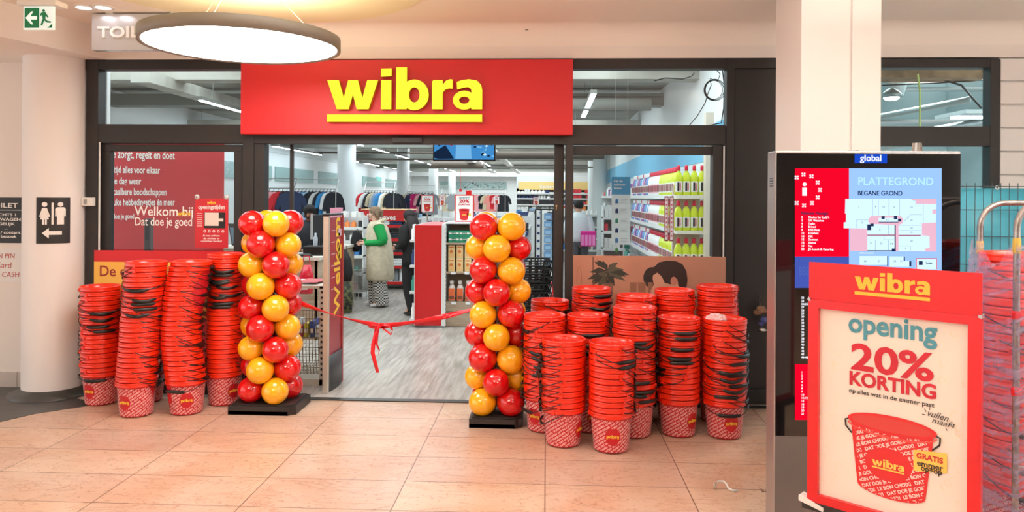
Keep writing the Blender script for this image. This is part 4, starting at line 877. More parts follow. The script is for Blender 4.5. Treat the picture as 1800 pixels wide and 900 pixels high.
def TX(s_, pl, prr, py_, m_, size, b_=.0, h=None, sh=0, F=Fp, yr=None):
    a_ = Qs(pl, py_); b2 = Qs(prr, yr if yr else py_); px.text(s_, size, a_[0], a_[1], m_, F, bold=b_, align='LEFT', w=b2[0]-a_[0], h=h, shear=sh)
# fitted from the photograph's letters: left end, right end, baseline at the left
TX('opening', 1491, 1647, 582, 1, .125, .0030, .075)
TX('20%', 1495, 1641, 647, 2, .205, .0055, .098)
TX('KORTING', 1492, 1644, 674.5, 2, .098, .0034, .050)
TX('op alles wat in de emmer past', 1492, 1642, 689, 3, .04, .0003, .017)
px.text('vullen', .03, *Qs(1628, 730), 3, Fp, bold=-.0001, align='LEFT', shear=.3, rot=-.12, w=.07, h=.024); px.text('maar!', .03, *Qs(1637, 742), 3, Fp, bold=-.0001, align='LEFT', shear=.3, rot=-.12, w=.068, h=.02)
for (xa, ya, xb, yb) in [(1625, 718, 1628, 724), (1621, 728, 1626, 729), (1668, 745, 1674, 742), (1662, 752, 1665, 757), (1671, 749, 1677, 751), (1634, 716, 1634, 721)]:
    a_, b_ = Vector(Qs(xa, ya)), Vector(Qs(xb, yb)); d_ = (b_-a_).normalized()*.0012; px.poly([(a_.x-d_.y, a_.y+d_.x), (b_.x-d_.y, b_.y+d_.x), (b_.x+d_.y, b_.y-d_.x), (a_.x+d_.y, a_.y-d_.x)], .0006, 3, Fp)
# picture of the oval bucket
cx_, cz_ = Qs(1566, 745); rx_ = (Qs(1645, 740)[0]-Qs(1488, 740)[0])/2; topz = Qs(1566, 748)[1]; botz = Qs(1566, 862)[1]; brx = rx_*.68
outl = [(cx_-rx_*.93, topz), (cx_-rx_*.90, topz-.05)]+[(cx_+brx*1.12*math.cos(PI+PI*k/14), botz+.035*math.sin(PI+PI*k/14)) for k in range(15)]+[(cx_+rx_*.90, topz-.05), (cx_+rx_*.93, topz)]
px.poly(outl, .0007, 4, Fp)
lgc = Qs(1561, 818)
def inb(x_, z_):
    if z_ > topz-.03 or z_ < botz-.03: return False
    f_ = (z_-botz)/(topz-botz); hw_ = brx*1.1+(rx_*.9-brx*1.1)*max(f_, 0)-.006
    if f_ < 0: hw_ *= math.sqrt(max(0, 1-((botz-z_)/.037)**2))
    if abs(x_-cx_) > hw_: return False
    return ((x_-lgc[0])/.082)**2+((z_-lgc[1]-.002)/.062)**2 > 1
wq = max(v[0] for v in textmesh('DAT DOE JE GOED!  LE BON CHOIX!', .018, .0006, .0004, 'LEFT')[0])+.014; ca, sa = math.cos(.42), math.sin(.42)
for i in range(-14, 15):
    for j in range(-3, 3):
        u_ = j*wq+(i*.37 % 1)*wq; v_ = i*.0215; px.text('DAT DOE JE GOED!  LE BON CHOIX!', .018, cx_+u_*ca-v_*sa, (topz+botz)/2+u_*sa+v_*ca, 5, Fq, bold=.0006, align='LEFT', clip=inb, rot=.42, th=.0004)
pc = Qs(1561, 823); logo(px, Fr @ Matrix.Translation((pc[0], pc[1], 0)), .115, .0005, 6)
px.ring(cx_, topz, rx_, .037, rx_*.9, .026, .0006, 4, Fr, n=48); px.disc(cx_, topz, rx_*.93, .029, .0004, 7, Fr, n=48)
px.poly([(cx_+rx_*math.cos(PI+PI*k/24), topz+.037*math.sin(PI+PI*k/24)) for k in range(25)]+[(cx_+rx_*math.cos(-PI*k/24)*1.0, topz-.016+.037*math.sin(-PI*k/24)) for k in range(25)], .0005, 8, Fr) if False else None
px.ring(cx_, topz-.014, rx_, .038, rx_*.96, .030, .0003, 8, Fr, a0=PI, a1=2*PI, n=40)
for sg in (-1, 1):
    pts = [(cx_+sg*rx_*.98, topz-.005), (cx_+sg*rx_*1.06, topz-.01), (cx_+sg*rx_*1.05, topz-.035), (cx_+sg*rx_*.9, topz-.06)]
    px.tube([(a_, b_, .001) for a_, b_ in pts], .003, 6, 3, M=Fp)
px.poly([Qs(1606, 790), Qs(1665, 797), Qs(1665, 832), Qs(1606, 827)], .0006, 6, Fr)
px.text('GRATIS', .03, *Qs(1611, 804), 2, F4, bold=.001, align='LEFT', w=Qs(1658, 804)[0]-Qs(1611, 804)[0], h=.019); px.text('emmer', .032, *Qs(1612, 817), 3, F4, bold=.0008, align='LEFT', w=.088, h=.02); px.text('op=op', .032, *Qs(1619, 826), 3, F4, bold=.0008, align='LEFT', w=.07, h=.02)
random.seed(2)
for k in range(40):
    side_ = random.random() < .5; x_ = random.uniform(.05, .12) if side_ else random.uniform(W-.13, W-.05); z_ = random.uniform(zb+.06, zh-.06)
    px.ring(x_, z_, .012, .014, .010, .012, .0003, 9, Fp, a0=random.uniform(0, 3), a1=random.uniform(3.5, 6), n=6)
px.build('poster', [mat('poster_cream', (238, 226, 212), .4), mat('poster_teal', (70, 140, 156), .5), mat('poster_crimson', (190, 26, 44), .5), M_dark, mat('poster_bucket_red', (208, 36, 38), .5), mat('poster_pink', (244, 214, 206), .5), mat('poster_gold', (250, 200, 90), .5), mat('poster_bucket_inner', (198, 60, 54), .5), mat('poster_bucket_lip', (226, 80, 70), .5), mat('poster_faint', (238, 220, 190), .5)], t, world=True)
bs = MB(); bs.poly([(-.03, 0), (W+.03, 0), (W+.03, .05), (-.03, .05)], .36, 0, Fs(-.19)); bs.poly([(.1, .05), (.16, .05), (.16, zb+.01), (.1, zb+.01)], .025, 0, Fs(-.01)); bs.poly([(W-.16, .05), (W-.1, .05), (W-.1, zb+.01), (W-.16, zb+.01)], .025, 0, Fs(-.01))
bs.poly([(-.02, zb-.035), (W+.02, zb-.035), (W+.02, zb), (-.02, zb)], .05, 0, Fs(-.03)); bs.build('base', mat('dark_base', (0, 0, 0)), t, bev=.006, world=True)
MB().poly([(-.03, zb-.005), (.07, zb-.025), (.07, zb-.012), (-.03, zb+.018)], .05, 0, Fs(-.02)).build('clip', M_white, t, bev=.003, world=True)

# ================================================================ TEAL FENCE
YF = 4.75; fx0 = at(1672, 400, YF).x; zt = at(1740, 325, YF).z
t = thing('construction_fence', 'wire mesh fence covered with teal tarpaulin at the right', 'fence', (fx0+1.2, YF, 0))
tm = MB(); NX = 40
vs = [(fx0+.02+2.4*i/NX, YF+.03+.012*math.sin(i*1.1)+.008*math.sin(i*2.7+j), .04+(zt-.06)*j/6) for j in range(7) for i in range(NX+1)]
tm.add(vs, [(j*(NX+1)+i, j*(NX+1)+i+1, (j+1)*(NX+1)+i+1, (j+1)*(NX+1)+i) for j in range(6) for i in range(NX)], 0, True)
o = tm.build('tarpaulin', mat('teal_tarp', (84, 172, 196), .45, vary=(1.6, (50, 146, 172)), bump=(6, .2)), t, world=True); sd = o.modifiers.new('thickness', 'SOLIDIFY'); sd.thickness = .002
wm = MB(); M_wire = mat('dark_wire', (70, 84, 90), .4, .6)
x = fx0+.04
while x < fx0+2.4: wm.cyl((x, YF, .04), (x, YF, zt+.012), .0022, n=6); x += .052
for z in (.05, .45, .9, at(1740, 465, YF).z, at(1740, 416, YF).z, at(1740, 369, YF).z, zt-.01): wm.cyl((fx0, YF-.003, z), (fx0+2.4, YF-.003, z), .003, n=6)
wm.build('wire_mesh', M_wire, t, world=True)
MB().tube([(fx0, YF, 0), (fx0, YF, zt), (fx0+2.42, YF, zt), (fx0+2.42, YF, 0)], .016, 10).build('tube_frame', M_wire, t, world=True) if False else None
p = at(1754, 330, YF); MB().ring(p.x, p.z, .013, .013, .006, .006, .004, 0, frame((0, YF+.01, 0))).build('eyelet', M_chrome, t, world=True)
MB().box(fx0-.1, YF-.2, 0, fx0+.2, YF+.2, .08).box(fx0+2.2, YF-.2, 0, fx0+2.5, YF+.2, .08).build('foot_block', mat('foot_grey', (110, 106, 100), .8), t, bev=.01, world=True)

# ================================================================ ROLL CART WITH WRAPPED BUCKETS
M_zinc = mat('zinc_tube', (180, 176, 172), .3, .9, vary=(30, (140, 132, 126)))
fa = 3.5; fb_ = 3.0; xa = at(1722, 500, fa).x; xb = at(1787, 500, fb_).x
t = thing('roll_cart', 'tall zinc tube roll cart with plastic wrapping at the right edge', 'cart', ((xa+xb)/2+.35, (fa+fb_)/2, 0))
def uframe(x0, Y, zt_, w_, r=.0125):
    pts = [(x0, Y, .16)]+[(x0, Y, zt_-.11)]+[(x0+.11-.11*math.cos(PI/2*k/6), Y, zt_-.11+.11*math.sin(PI/2*k/6)) for k in range(1, 7)]+[(x0+w_-.11+.11*math.sin(PI/2*k/6), Y, zt_-.11+.11*math.cos(PI/2*k/6)) for k in range(7)]+[(x0+w_, Y, .16)]
    m = MB().tube(pts, r, 12); 
    for z in (.25, .6): m.cyl((x0, Y, z), (x0+w_, Y, z), .006)
    return m
uframe(xa, fa, at(1760, 357, fa).z, .75).build('end_frame', M_zinc, t, world=True); uframe(xb, fb_, at(1800, 352, fb_).z, .75).build('end_frame', M_zinc, t, world=True)
dk = MB(); dk.add([(xa-.01, fa+.02, .16), (xb-.01, fb_-.02, .16), (xb+.78, fb_-.02, .16), (xa+.78, fa+.02, .16), (xa-.01, fa+.02, .2), (xb-.01, fb_-.02, .2), (xb+.78, fb_-.02, .2), (xa+.78, fa+.02, .2)], [(0, 3, 2, 1), (4, 5, 6, 7), (0, 1, 5, 4), (1, 2, 6, 5), (2, 3, 7, 6), (3, 0, 4, 7)])
dk.build('deck', M_zinc, t, bev=.004, world=True)
for (x_, y_) in ((xa+.06, fa-.04), (xb+.06, fb_+.04), (xa+.7, fa-.04), (xb+.7, fb_+.04)):
    MB().cyl((x_-.015, y_, .05), (x_+.015, y_, .05), .05, n=20).box(x_-.02, y_-.02, .08, x_+.02, y_+.02, .165).build('castor', M_black, t, world=True)
for z_ in (.88, 1.18): MB().lathe([(.0145, 0), (.017, .004), (.017, .03), (.0145, .034)], 14, (xb, fb_, z_-.0)).build('red_clip', M_rib, t, world=True)
for q_ in ((xa, fa, 1.40), (xb, fb_, 1.44)): MB().lathe([(.0135, 0), (.0155, .01), (.0145, .05), (.0135, .06)], 14, q_).build('yellow_tape', mat('yellow_tape', (206, 176, 80), .6), t, world=True)
CG = 'wrapped red buckets on the roll cart'
cxs = [(at(1790, 600, 3.25).x, 3.25), (at(1790, 600, 3.25).x+.32, 3.24)]
for i, (X, Y) in enumerate(cxs):
    stack(0, 0, Y, 27, ('left' if i == 0 else 'right')+' wrapped stack on the roll cart', CG, 40, [], (80, 90), seed=60+i, z0=.2, X=X)
M_film = bpy.data.materials.new('stretch_film'); M_film.use_nodes = True; nt = M_film.node_tree
for n in list(nt.nodes): nt.nodes.remove(n)
tc = nt.nodes.new('ShaderNodeTexCoord'); mp = nt.nodes.new('ShaderNodeMapping'); mp.inputs['Rotation'].default_value = (.2, .5, 0); mp2 = nt.nodes.new('ShaderNodeMapping'); mp2.inputs['Scale'].default_value = (2.5, 2.5, 30)
nz = nt.nodes.new('ShaderNodeTexNoise'); nz.inputs['Scale'].default_value = 1.6; nz.inputs['Detail'].default_value = 5; rp = nt.nodes.new('ShaderNodeValToRGB')
rp.color_ramp.elements[0].position = .38; rp.color_ramp.elements[0].color = (.14, .14, .14, 1); rp.color_ramp.elements[1].position = .68; rp.color_ramp.elements[1].color = (.62, .62, .62, 1)
tr = nt.nodes.new('ShaderNodeBsdfTransparent'); pb_ = nt.nodes.new('ShaderNodeBsdfPrincipled'); pb_.inputs['Base Color'].default_value = lin((186, 180, 214)); pb_.inputs['Roughness'].default_value = .12
bp = nt.nodes.new('ShaderNodeBump'); bp.inputs['Strength'].default_value = .6; bp.inputs['Distance'].default_value = .01
mx = nt.nodes.new('ShaderNodeMixShader'); ou = nt.nodes.new('ShaderNodeOutputMaterial'); L = nt.links.new
L(tc.outputs['Object'], mp.inputs[0]); L(mp.outputs[0], mp2.inputs[0]); L(mp2.outputs[0], nz.inputs[0]); L(nz.outputs[0], rp.inputs[0]); L(nz.outputs[0], bp.inputs['Height']); L(bp.outputs[0], pb_.inputs['Normal'])
L(rp.outputs[0], mx.inputs[0]); L(tr.outputs[0], mx.inputs[1]); L(pb_.outputs[0], mx.inputs[2]); L(mx.outputs[0], ou.inputs[0])
fm = MB(); random.seed(4); xs_ = cxs[0][0]; c = [(xa-.01, fa+.03), (xs_-.165, 3.33), (xs_-.165, 3.19), (xb-.012, fb_-.03), (xb+.76, fb_-.03), (xa+.76, fa+.03)]; loop = []
for i in range(len(c)):
    p, q_ = Vector(c[i]), Vector(c[(i+1) % len(c)])
    for k in range(14): loop.append(p.lerp(q_, k/14))
n = len(loop); rows = 30; zt_ = 1.43
vs = []
for j in range(rows+1):
    for i, p in enumerate(loop):
        cen = Vector(((xa+xb)/2+.37, (fa+fb_)/2)); w_ = 1.0+.010*math.sin(i*2.1+j*.9)+.008*math.sin(j*2.3+i)
        z_ = .16+(zt_-.16)*j/rows
        if j == rows: z_ += .05*math.sin(i*.35)
        pp = cen+(p-cen)*w_; vs.append((pp.x, pp.y, z_))
fm.add(vs, [(j*n+i, j*n+(i+1) % n, (j+1)*n+(i+1) % n, (j+1)*n+i) for j in range(rows) for i in range(n)], 0, True)
tag(fm.build('stretch_film', M_film), 'clear crinkled stretch film wrapped around the buckets on the roll cart', 'plastic film')

# ================================================================ SMALL THINGS ON THE MALL FLOOR
m = MB(); pts = [fl(x_, y_, .006+.01*z_) for x_, y_, z_ in [(1255, 848, 0), (1256, 858, 1), (1262, 846, 2), (1272, 846, 2), (1277, 851, 1), (1280, 858, 1), (1288, 862, .5), (1297, 862, 0)]]
strip(m, pts, .012, up=(.3, .6, .6), th=.0012); tag(m.build('plastic_strip', M_white), 'crumpled white plastic strip lying on the marble floor', 'litter')
m = MB(); random.seed(8)
pts = [fl(1338+4*math.cos(k)+k*1.2, 862+3*math.sin(k*1.7), .004) for k in range(9)]; m.tube(pts, .0025, 6); tag(m.build('string_scrap', mat('brown_string', (120, 92, 72), .8)), 'brown scrap of string on the floor beside the totem', 'litter')
p = at(1338, 560, FY-.06); t = thing('hanging_ornament', 'small brown and blue knotted ornament hanging on the dark panel beside the totem', 'ornament', (p.x+.0, FY-.06, p.z-.1))
m = MB()
for k in range(5): m.ball((.02*math.cos(k*1.3)-.01, .0, .16+.018*math.sin(k*1.9)), .032, (1.1, .8, .8), 14, 8)
m.build('brown_knot', mat('knot_brown', (150, 112, 84), .7, vary=(30, (90, 60, 44))), t)
m = MB(); m.ball((.02, -.01, .09), .03, (1, .9, 1), 14, 8).ball((.0, 0, .06), .022, n=12, k=8); m.build('blue_bead', mat('bead_blue', (70, 74, 130), .3), t)
m = MB(); m.lathe([(.012, 0), (.03, .0), (.034, .012), (.012, .03)], 16, (.01, 0, .0)); m.build('bell', M_chrome, t); MB().tube([(.0, .03, .26), (0, .055, .28), (0, .03, .16)], .003, 6).build('hook', M_chrome, t)
# ================================================================ SHOP INTERIOR: ENTRANCE AREA
M_gloss_red = mat('gondola_red', (200, 28, 30), .4)
# security gate pedestal
X0 = -1.83; t = thing('security_gate', 'slim upright security gate with red printed panel and dark curved foot', 'security gate', (X0, 6.35, 0)); zt = at(585, 380, 6.1).z
MB().box(X0-.035, 6.10, 0, X0+.01, 6.15, zt).build('edge_post', mat('aluminium_post', (206, 196, 182), .4, .4), t, bev=.004, world=True)
MB().box(X0-.015, 6.15, .3, X0+.012, 6.50, zt-.015).build('panel', [mat('gate_red', (176, 40, 46), .35, vary=(5, (150, 44, 60)))], t, bev=.003, world=True)
m = MB(); Mx = frame((X0+.0125, 0, 0), (0, 1, 0), (0, 0, 1))
m.text('Welkom', .24, 6.43, .62, 0, Mx, bold=.004, align='LEFT', rot=PI/2, th=.002)
random.seed(12)
for k in range(6): m.rect(6.18, .85+k*.1, 6.28, .857+k*.1, .002, 1, Mx)
m.rect(6.38, 1.1, 6.48, 1.22, .002, 0, Mx); m.rect(6.38, 1.3, 6.48, 1.36, .002, 1, Mx); m.build('print', [M_yel, mat('gate_pink', (220, 190, 200), .5)], t, world=True)
m = MB(); m.loft([(X0, 6.33, 0, .035, .2), (X0, 6.33, .30, .035, .2)], 24); m.build('foot', mat('gate_foot', (58, 56, 58), .4), t, world=True)
MB().box(X0-.04, 6.09, zt, X0+.02, 6.52, zt+.02).build('cap', M_black, t, bev=.005, world=True)
MB().box(X0+.012, 6.49, .0, X0+.022, 6.53, zt).build('edge_strip', mat('gate_edge', (160, 50, 44), .4), t, world=True)
# display rack with wire baskets
dx0, dx1, dy0, dy1 = -2.42, -1.93, 6.35, 6.85
t = thing('display_rack', 'pale perforated display rack with wire baskets behind the left balloon column', 'rack', ((dx0+dx1)/2, 6.6, 0)); M_rack = mat('pale_rack', (208, 200, 186), .5)
m = MB(); m.box(dx1-.04, dy0, .0, dx1, dy0+.03, .86).box(dx0, dy0, 0, dx0+.04, dy0+.03, .86).box(dx1-.03, dy1-.03, 0, dx1, dy1, .86).box(dx0, dy1-.03, 0, dx0+.03, dy1, .86)
for k in range(16): m.box(dx1-.028, dy0-.001, .08+k*.048, dx1-.012, dy0, .1+k*.048, 1)
m.build('upright', [M_rack, M_dark], t, world=True)
MB().box(dx0, dy0, .0, dx1, dy1, .05).build('foot_board', M_rack, t, world=True); MB().box(dx0, dy0, .84, dx1, dy1, .865).build('top_shelf', M_rack, t, world=True)
def wire_basket(x0, x1, y0, y1, z0, z1, mm, par, tilt=.05, nm='basket'):
    m = MB(); r = .003
    for k in range(5):
        z = z0+(z1-z0)*k/4; e_ = tilt*k/4
        m.tube([(x0-e_*.2, y0-e_, z), (x1+e_*.2, y0-e_, z), (x1, y1, z), (x0, y1, z)], r*(1.6 if k == 4 else 1), 6, closed=True)
    for k in range(15):
        x = x0+(x1-x0)*k/14; m.tube([(x, y1, z1), (x, y1, z0), (x, y0, z0), (x, y0-tilt, z1)], r, 5)
    for k in range(9):
        y = y0+(y1-y0)*k/8; m.tube([(x0, y, z1), (x0, y, z0), (x1, y, z0), (x1, y, z1)], r, 5)
    return m.build(nm, mm, par, world=par is not None)
M_bwire = mat('bronze_wire', (150, 130, 100), .4, .6)
wire_basket(dx0+.04, dx1-.04, dy0+.04, dy1-.05, .40, .58, M_bwire, t); wire_basket(dx0+.04, dx1-.04, dy0+.04, dy1-.05, .09, .33, M_bwire, t)
random.seed(21)
for k in range(5):
    m = MB(); a_ = random.uniform(-.2, .2); M_ = Matrix.Translation((-2.27+.04*k, 6.58, .866+.004*k)) @ Matrix.Rotation(a_, 4, 'Z'); m.box(-.1, -.14, 0, .1, .14, .004, 0, M_)
    tag(m.build('leaflet', mat(['leaf_w', 'leaf_r', 'leaf_b'][k % 3], [(226, 228, 236), (200, 60, 70), (170, 190, 220)][k % 3], .4)), 'paper leaflet on the display rack, %s from the left' % ORD[k+1], 'leaflet', 'leaflets on the display rack')
for k in range(7):
    m = MB(); x = dx0+.09+.05*k; m.box(x, dy0+.08, .404, x+.035, dy0+.3, .50+.02*(k % 3)); m.box(x-.001, dy0+.079, .44, x+.036, dy0+.081, .48, 1)
    tag(m.build('packet', [mat('pk%d' % (k % 4), [(220, 210, 80), (60, 90, 170), (220, 230, 235), (190, 40, 60)][k % 4], .4), M_wtxt]), 'small packet in the upper wire basket, %s from the left' % ORD[k+1], 'packet', 'packets in the upper wire basket')
t = thing('red_bag', 'red plastic bag with white label hanging above the display rack', 'bag', (at(537, 500, 8.2).x, 8.2, .55))
m = MB(); m.loft([(0, 0, 0, .08, .05), (0, 0, .08, .09, .06), (.01, 0, .2, .08, .04), (.02, 0, .32, .04, .02)], 14); m.build('body', mat('bag_red', (206, 24, 48), .25), t); MB().box(-.045, -.066, .05, .04, -.052, .13).build('label', M_paper, t); MB().tube([(-.03, 0, .33), (-.02, 0, .42), (.04, 0, .42), (.05, 0, .33)], .006, 6).build('handle', mat('bag_red', (0, 0, 0)), t)
# checkout counters
def counter(name_l, x0, x1, y0, y1, h, gy):
    t = thing('checkout_counter', name_l, 'counter', ((x0+x1)/2, (y0+y1)/2, 0), group='checkout counters')
    MB().box(x0, y0+.03, 0, x1-.03, y0+.07, h-.04).box(x1-.06, y0+.03, 0, x1-.02, y1, h-.04).box(x0, y0+.4, .5, x1-.06, y1-.02, .53).build('body', M_wood, t, world=True)
    MB().box(x0, y0, h-.04, x1, y1, h).build('worktop', mat('pale_worktop', (214, 208, 196), .4), t, bev=.003, world=True)
    MB().box(x0, y1-.06, 0, x1-.03, y1-.02, h-.04).build('back_panel', M_wood, t, world=True)
    return t
counter('front oak checkout counter behind the left balloon column', -4.2, -2.58, 8.3, 9.0, .95, 0)
counter('rear oak checkout counter with bags hanging beside the woman in the vest', -4.6, -2.87, 10.3, 11.0, .93, 0)
m = MB().box(-5.4, 7.5, .0, -3.1, 8.2, .9); x0 = at(262, 440, 7.0).x
t = thing('packing_table', 'pale table with leaflets behind the left window', 'table', (-4.0, 6.7, 0)); MB().box(-4.6, 6.42, .96, -2.75, 6.72, .99).build('worktop', M_shelfw, t, bev=.003, world=True)
m = MB()
for x_ in (-4.55, -2.85): m.box(x_, 6.45, 0, x_+.04, 6.7, .96)
m.build('leg', M_shelfw, t, world=True)
random.seed(31)
for k in range(6):
    m = MB(); M_ = Matrix.Translation((-3.78+.13*k, 6.55, .991+.003*(k % 2))) @ Matrix.Rotation(random.uniform(-.4, .4), 4, 'Z'); m.box(-.1, -.07, 0, .1, .07, .012, 0, M_)
    tag(m.build('leaflet_pile', mat(['lp_w', 'lp_b'][k % 2], [(236, 236, 240), (170, 200, 224)][k % 2], .4)), 'low pile of leaflets behind the left window, %s from the left' % ORD[k+1], 'leaflets', 'leaflet piles behind the left window')
t = thing('tablet', 'dark framed tilted tablet screen behind the left window', 'screen', at(411, 432, 6.6)); a_ = at(402, 390, 6.6); b_ = at(428, 432, 6.6)
m = MB(); m.poly([(a_.x-.005, b_.z+.2), (b_.x+.02, b_.z+.2), (b_.x+.02, b_.z), (a_.x+.03, b_.z)], .02, 0, frame((0, 6.62, 0))); m.build('frame', M_black, t, world=True)
m = MB(); m.poly([(a_.x+.012, b_.z+.165), (b_.x+.012, b_.z+.165), (b_.x+.012, b_.z+.02), (a_.x+.04, b_.z+.02)], .002, 0, frame((0, 6.598, 0))); m.build('display', mat('tablet_blue', (96, 140, 170), .2), t, world=True); MB().box(a_.x+.07, 6.62, .99, a_.x+.11, 6.66, b_.z+.05).build('stand', M_black, t, world=True)
# things at the counters
t = thing('pos_monitor', 'black till monitor standing beside the bearded man', 'monitor', at(560, 440, 8.8)); p = at(560, 440, 8.8)
MB().box(p.x-.05, 8.8, .95, p.x+.08, 8.95, .97).cyl((p.x, 8.88, .96), (p.x, 8.88, 1.2), .018).build('stand', M_black, t, world=True)
m = MB(); M_ = Matrix.Translation((p.x-.01, 8.84, 1.27)) @ Matrix.Rotation(1.3, 4, 'Z'); m.box(-.15, -.015, -.13, .15, .015, .15, 0, M_); m.build('screen', M_black, t, bev=.004, world=True)
m = MB(); m.box(-.155, -.017, -.14, -.147, .017, .16, 0, M_); m.build('bezel', M_chrome, t, world=True)
t = thing('card_terminal', 'black box with a bottle of gel on the front checkout counter', 'terminal', (-2.72, 8.6, .95)); MB().box(-.12, -.1, 0, .12, .1, .11).build('box', M_black, t, bev=.01); MB().lathe([(.025, .11), (.028, .2), (.012, .23), (.012, .26), (.001, .26)], 14).build('gel_bottle', mat('gel', (170, 180, 190), .2), t)
t = thing('hand_scanner', 'black hand scanner lying on the near corner of the checkout counter', 'scanner', at(535, 449, 8.35)); t.location.z = .951
MB().loft([(-.0, 0, .0, .1, .03), (0, 0, .02, .09, .03), (0, 0, .035, .06, .02)], 14).build('body', M_black, t); MB().tube([(-.09, 0, .01), (-.14, .03, .01), (-.16, .1, .01)], .004, 6).build('cord', M_black, t)
t = thing('black_bag', 'limp black bag hanging on the end of the rear checkout counter', 'bag', (-2.83, 10.26, .45)); MB().loft([(0, 0, 0, .10, .05), (0, -.01, .12, .12, .06), (0, 0, .3, .1, .05), (-.01, 0, .44, .04, .02)], 14).build('body', mat('bag_black', (24, 22, 24), .7), t); MB().tube([(-.03, 0, .42), (-.02, 0, .5), (.03, 0, .5), (.03, 0, .42)], .006, 6).build('handle', M_black, t)
t = thing('patterned_bag', 'green leaf patterned bag hanging below the black bag', 'bag', (-2.84, 10.22, .02)); MB().loft([(0, 0, 0, .13, .04), (0, 0, .2, .14, .05), (0, 0, .42, .12, .04)], 14).build('body', mat('bag_leaf', (96, 100, 60), .7, vary=(22, (40, 40, 30), .45, .55)), t); MB().tube([(-.08, 0, .4), (-.05, 0, .47), (.05, 0, .47), (.08, 0, .4)], .006, 6).build('handle', M_black, t)

# ---- helper: shelving unit (white gondola) facing a direction
PAL = [(214, 60, 70), (70, 130, 190), (232, 232, 228), (60, 150, 130), (236, 210, 110), (40, 60, 110), (230, 150, 170), (150, 190, 220), (50, 48, 52), (246, 246, 244), (160, 110, 170), (240, 140, 70)]
PM = [mat('goods_%d' % k, c, .45) for k, c in enumerate(PAL)]
def gondola(label, x0, x1, y0, y1, h, levels, side, mats_=None, red=False, name='shelf_unit', grp=None):
    # side: 'y' = goods face the entrance (-y); 'x-' face -x ; 'x+' face +x
    t = thing(name, label, 'shelf', ((x0+x1)/2, (y0+y1)/2, 0), group=grp)
    m = MB()
    if side == 'y': m.box(x0, y1-.03, 0, x1, y1, h)
    elif side == 'x-': m.box(x1-.03, y0, 0, x1, y1, h)
    else: m.box(x0, y0, 0, x0+.03, y1, h)
    m.build('back_panel', M_shelfw, t, world=True)
    edge = M_gloss_red if red else M_shelfw
    for z in levels:
        MB().box(x0, y0, z-.025, x1, y1, z).build('shelf', M_shelfw, t, world=True)
        m = MB()
        if side == 'y': m.box(x0, y0-.006, z-.045, x1, y0, z+.005)
        elif side == 'x-': m.box(x0-.006, y0, z-.045, x0, y1, z+.005)
        else: m.box(x1, y0, z-.045, x1+.006, y1, z+.005)
        m.build('price_rail', edge, t, world=True)
    m = MB(); e_ = .02
    if side == 'y': m.box(x0, y0+.02, 0, x0+e_, y1, h).box(x1-e_, y0+.02, 0, x1, y1, h)
    else: m.box(x0, y0, 0, x1, y0+e_, h).box(x0, y1-e_, 0, x1, y1, h)
    m.build('end_panel', M_shelfw, t, world=True)
    return t
def goods_fill(x0, x1, y0, y1, levels, side, lab, seed, wmin=.05, wmax=.12, hmax=.24, pal=None, dens=.93, runs=1):
    # distant uncountable merchandise as one object
    rnd = random.Random(seed); m = MB(); pal = pal or list(range(len(PM)))
    for z in levels:
        u = (x0 if side == 'y' else y0)+.03; end = (x1 if side == 'y' else y1)-.03
        while u < end-.02:
            c = rnd.choice(pal); nrun = rnd.randint(2, 5); w = rnd.uniform(wmin, wmax); h = rnd.uniform(.5, 1)*hmax; kind = rnd.random()
            for _ in range(nrun):
                if u+w > end: break
                if rnd.random() < dens:
                    hh_ = h*rnd.uniform(.93, 1)
                    d_ = rnd.uniform(.03, .06)
                    if side == 'y':
                        if kind < .45: m.lathe([(w*.42, 0), (w*.42, hh_*.7), (w*.15, hh_*.82), (w*.15, hh_)], 8, (u+w/2, y0+d_+w*.45, z+.001), c)
                        else: m.box(u, y0+d_, z+.001, u+w*.93, min(y1-.05, y0+d_+.18), z+hh_, c)
                    elif side == 'x-':
                        if kind < .45: m.lathe([(w*.42, 0), (w*.42, hh_*.7), (w*.15, hh_*.82), (w*.15, hh_)], 8, (x0+d_+w*.45, u+w/2, z+.001), c)
                        else: m.box(x0+d_, u, z+.001, min(x1-.05, x0+d_+.18), u+w*.93, z+hh_, c)
                    else:
                        m.box(max(x0+.05, x1-d_-.18), u, z+.001, x1-d_, u+w*.93, z+hh_, c)
                u += w
            u += .01
    o = m.build('merchandise', PM); return tag(o, lab, 'merchandise', kind='stuff')

# red ended gondola with tissue packs, cartons and spray bottles
GY0 = 9.2; gx0 = at(729, 500, GY0).x; gx1 = at(776, 500, GY0).x
t = thing('end_gondola', 'tall plain red end panel shelf unit in the aisle behind the ribbon', 'shelf', ((gx0+gx1)/2, GY0+.5, 0)); gh = at(750, 396, GY0).z
MB().box(gx0, GY0, .03, gx1, GY0+.04, gh).build('red_panel', M_gloss_red, t, bev=.004, world=True); 
m = MB(); m.box(gx0+.02, GY0-.003, .06, gx1-.02, GY0, gh-.05); m.build('panel_face', M_gloss_red, t, bev=.002, world=True)
MB().box(gx1, GY0+.0, .03, gx1+.05, GY0+.05, gh).box(gx0-.012, GY0+.02, .03, gx0, GY0+1.3, gh).build('frame_post', M_shelfw, t, world=True)
m = MB().box(gx1, GY0+.05, .03, gx1+.03, GY0+1.3, gh+.02, 0)
for k in range(24): m.box(gx1+.049, GY0+.01, .08+k*.05, gx1+.051, GY0+.03, .1+k*.05, 1)
m.build('side_panel', [M_shelfw, M_dark], t, world=True)
for k, z in enumerate((.1, .45, .78, 1.1)):
    MB().box(gx0-.075, GY0+.05, z-.03, gx0-.012, GY0+1.2, z).build('side_shelf', M_shelfw, t, world=True)
MB().box(gx0, GY0+.04, gh-.03, gx1, GY0+1.3, gh).build('top', M_gloss_red, t, world=True)
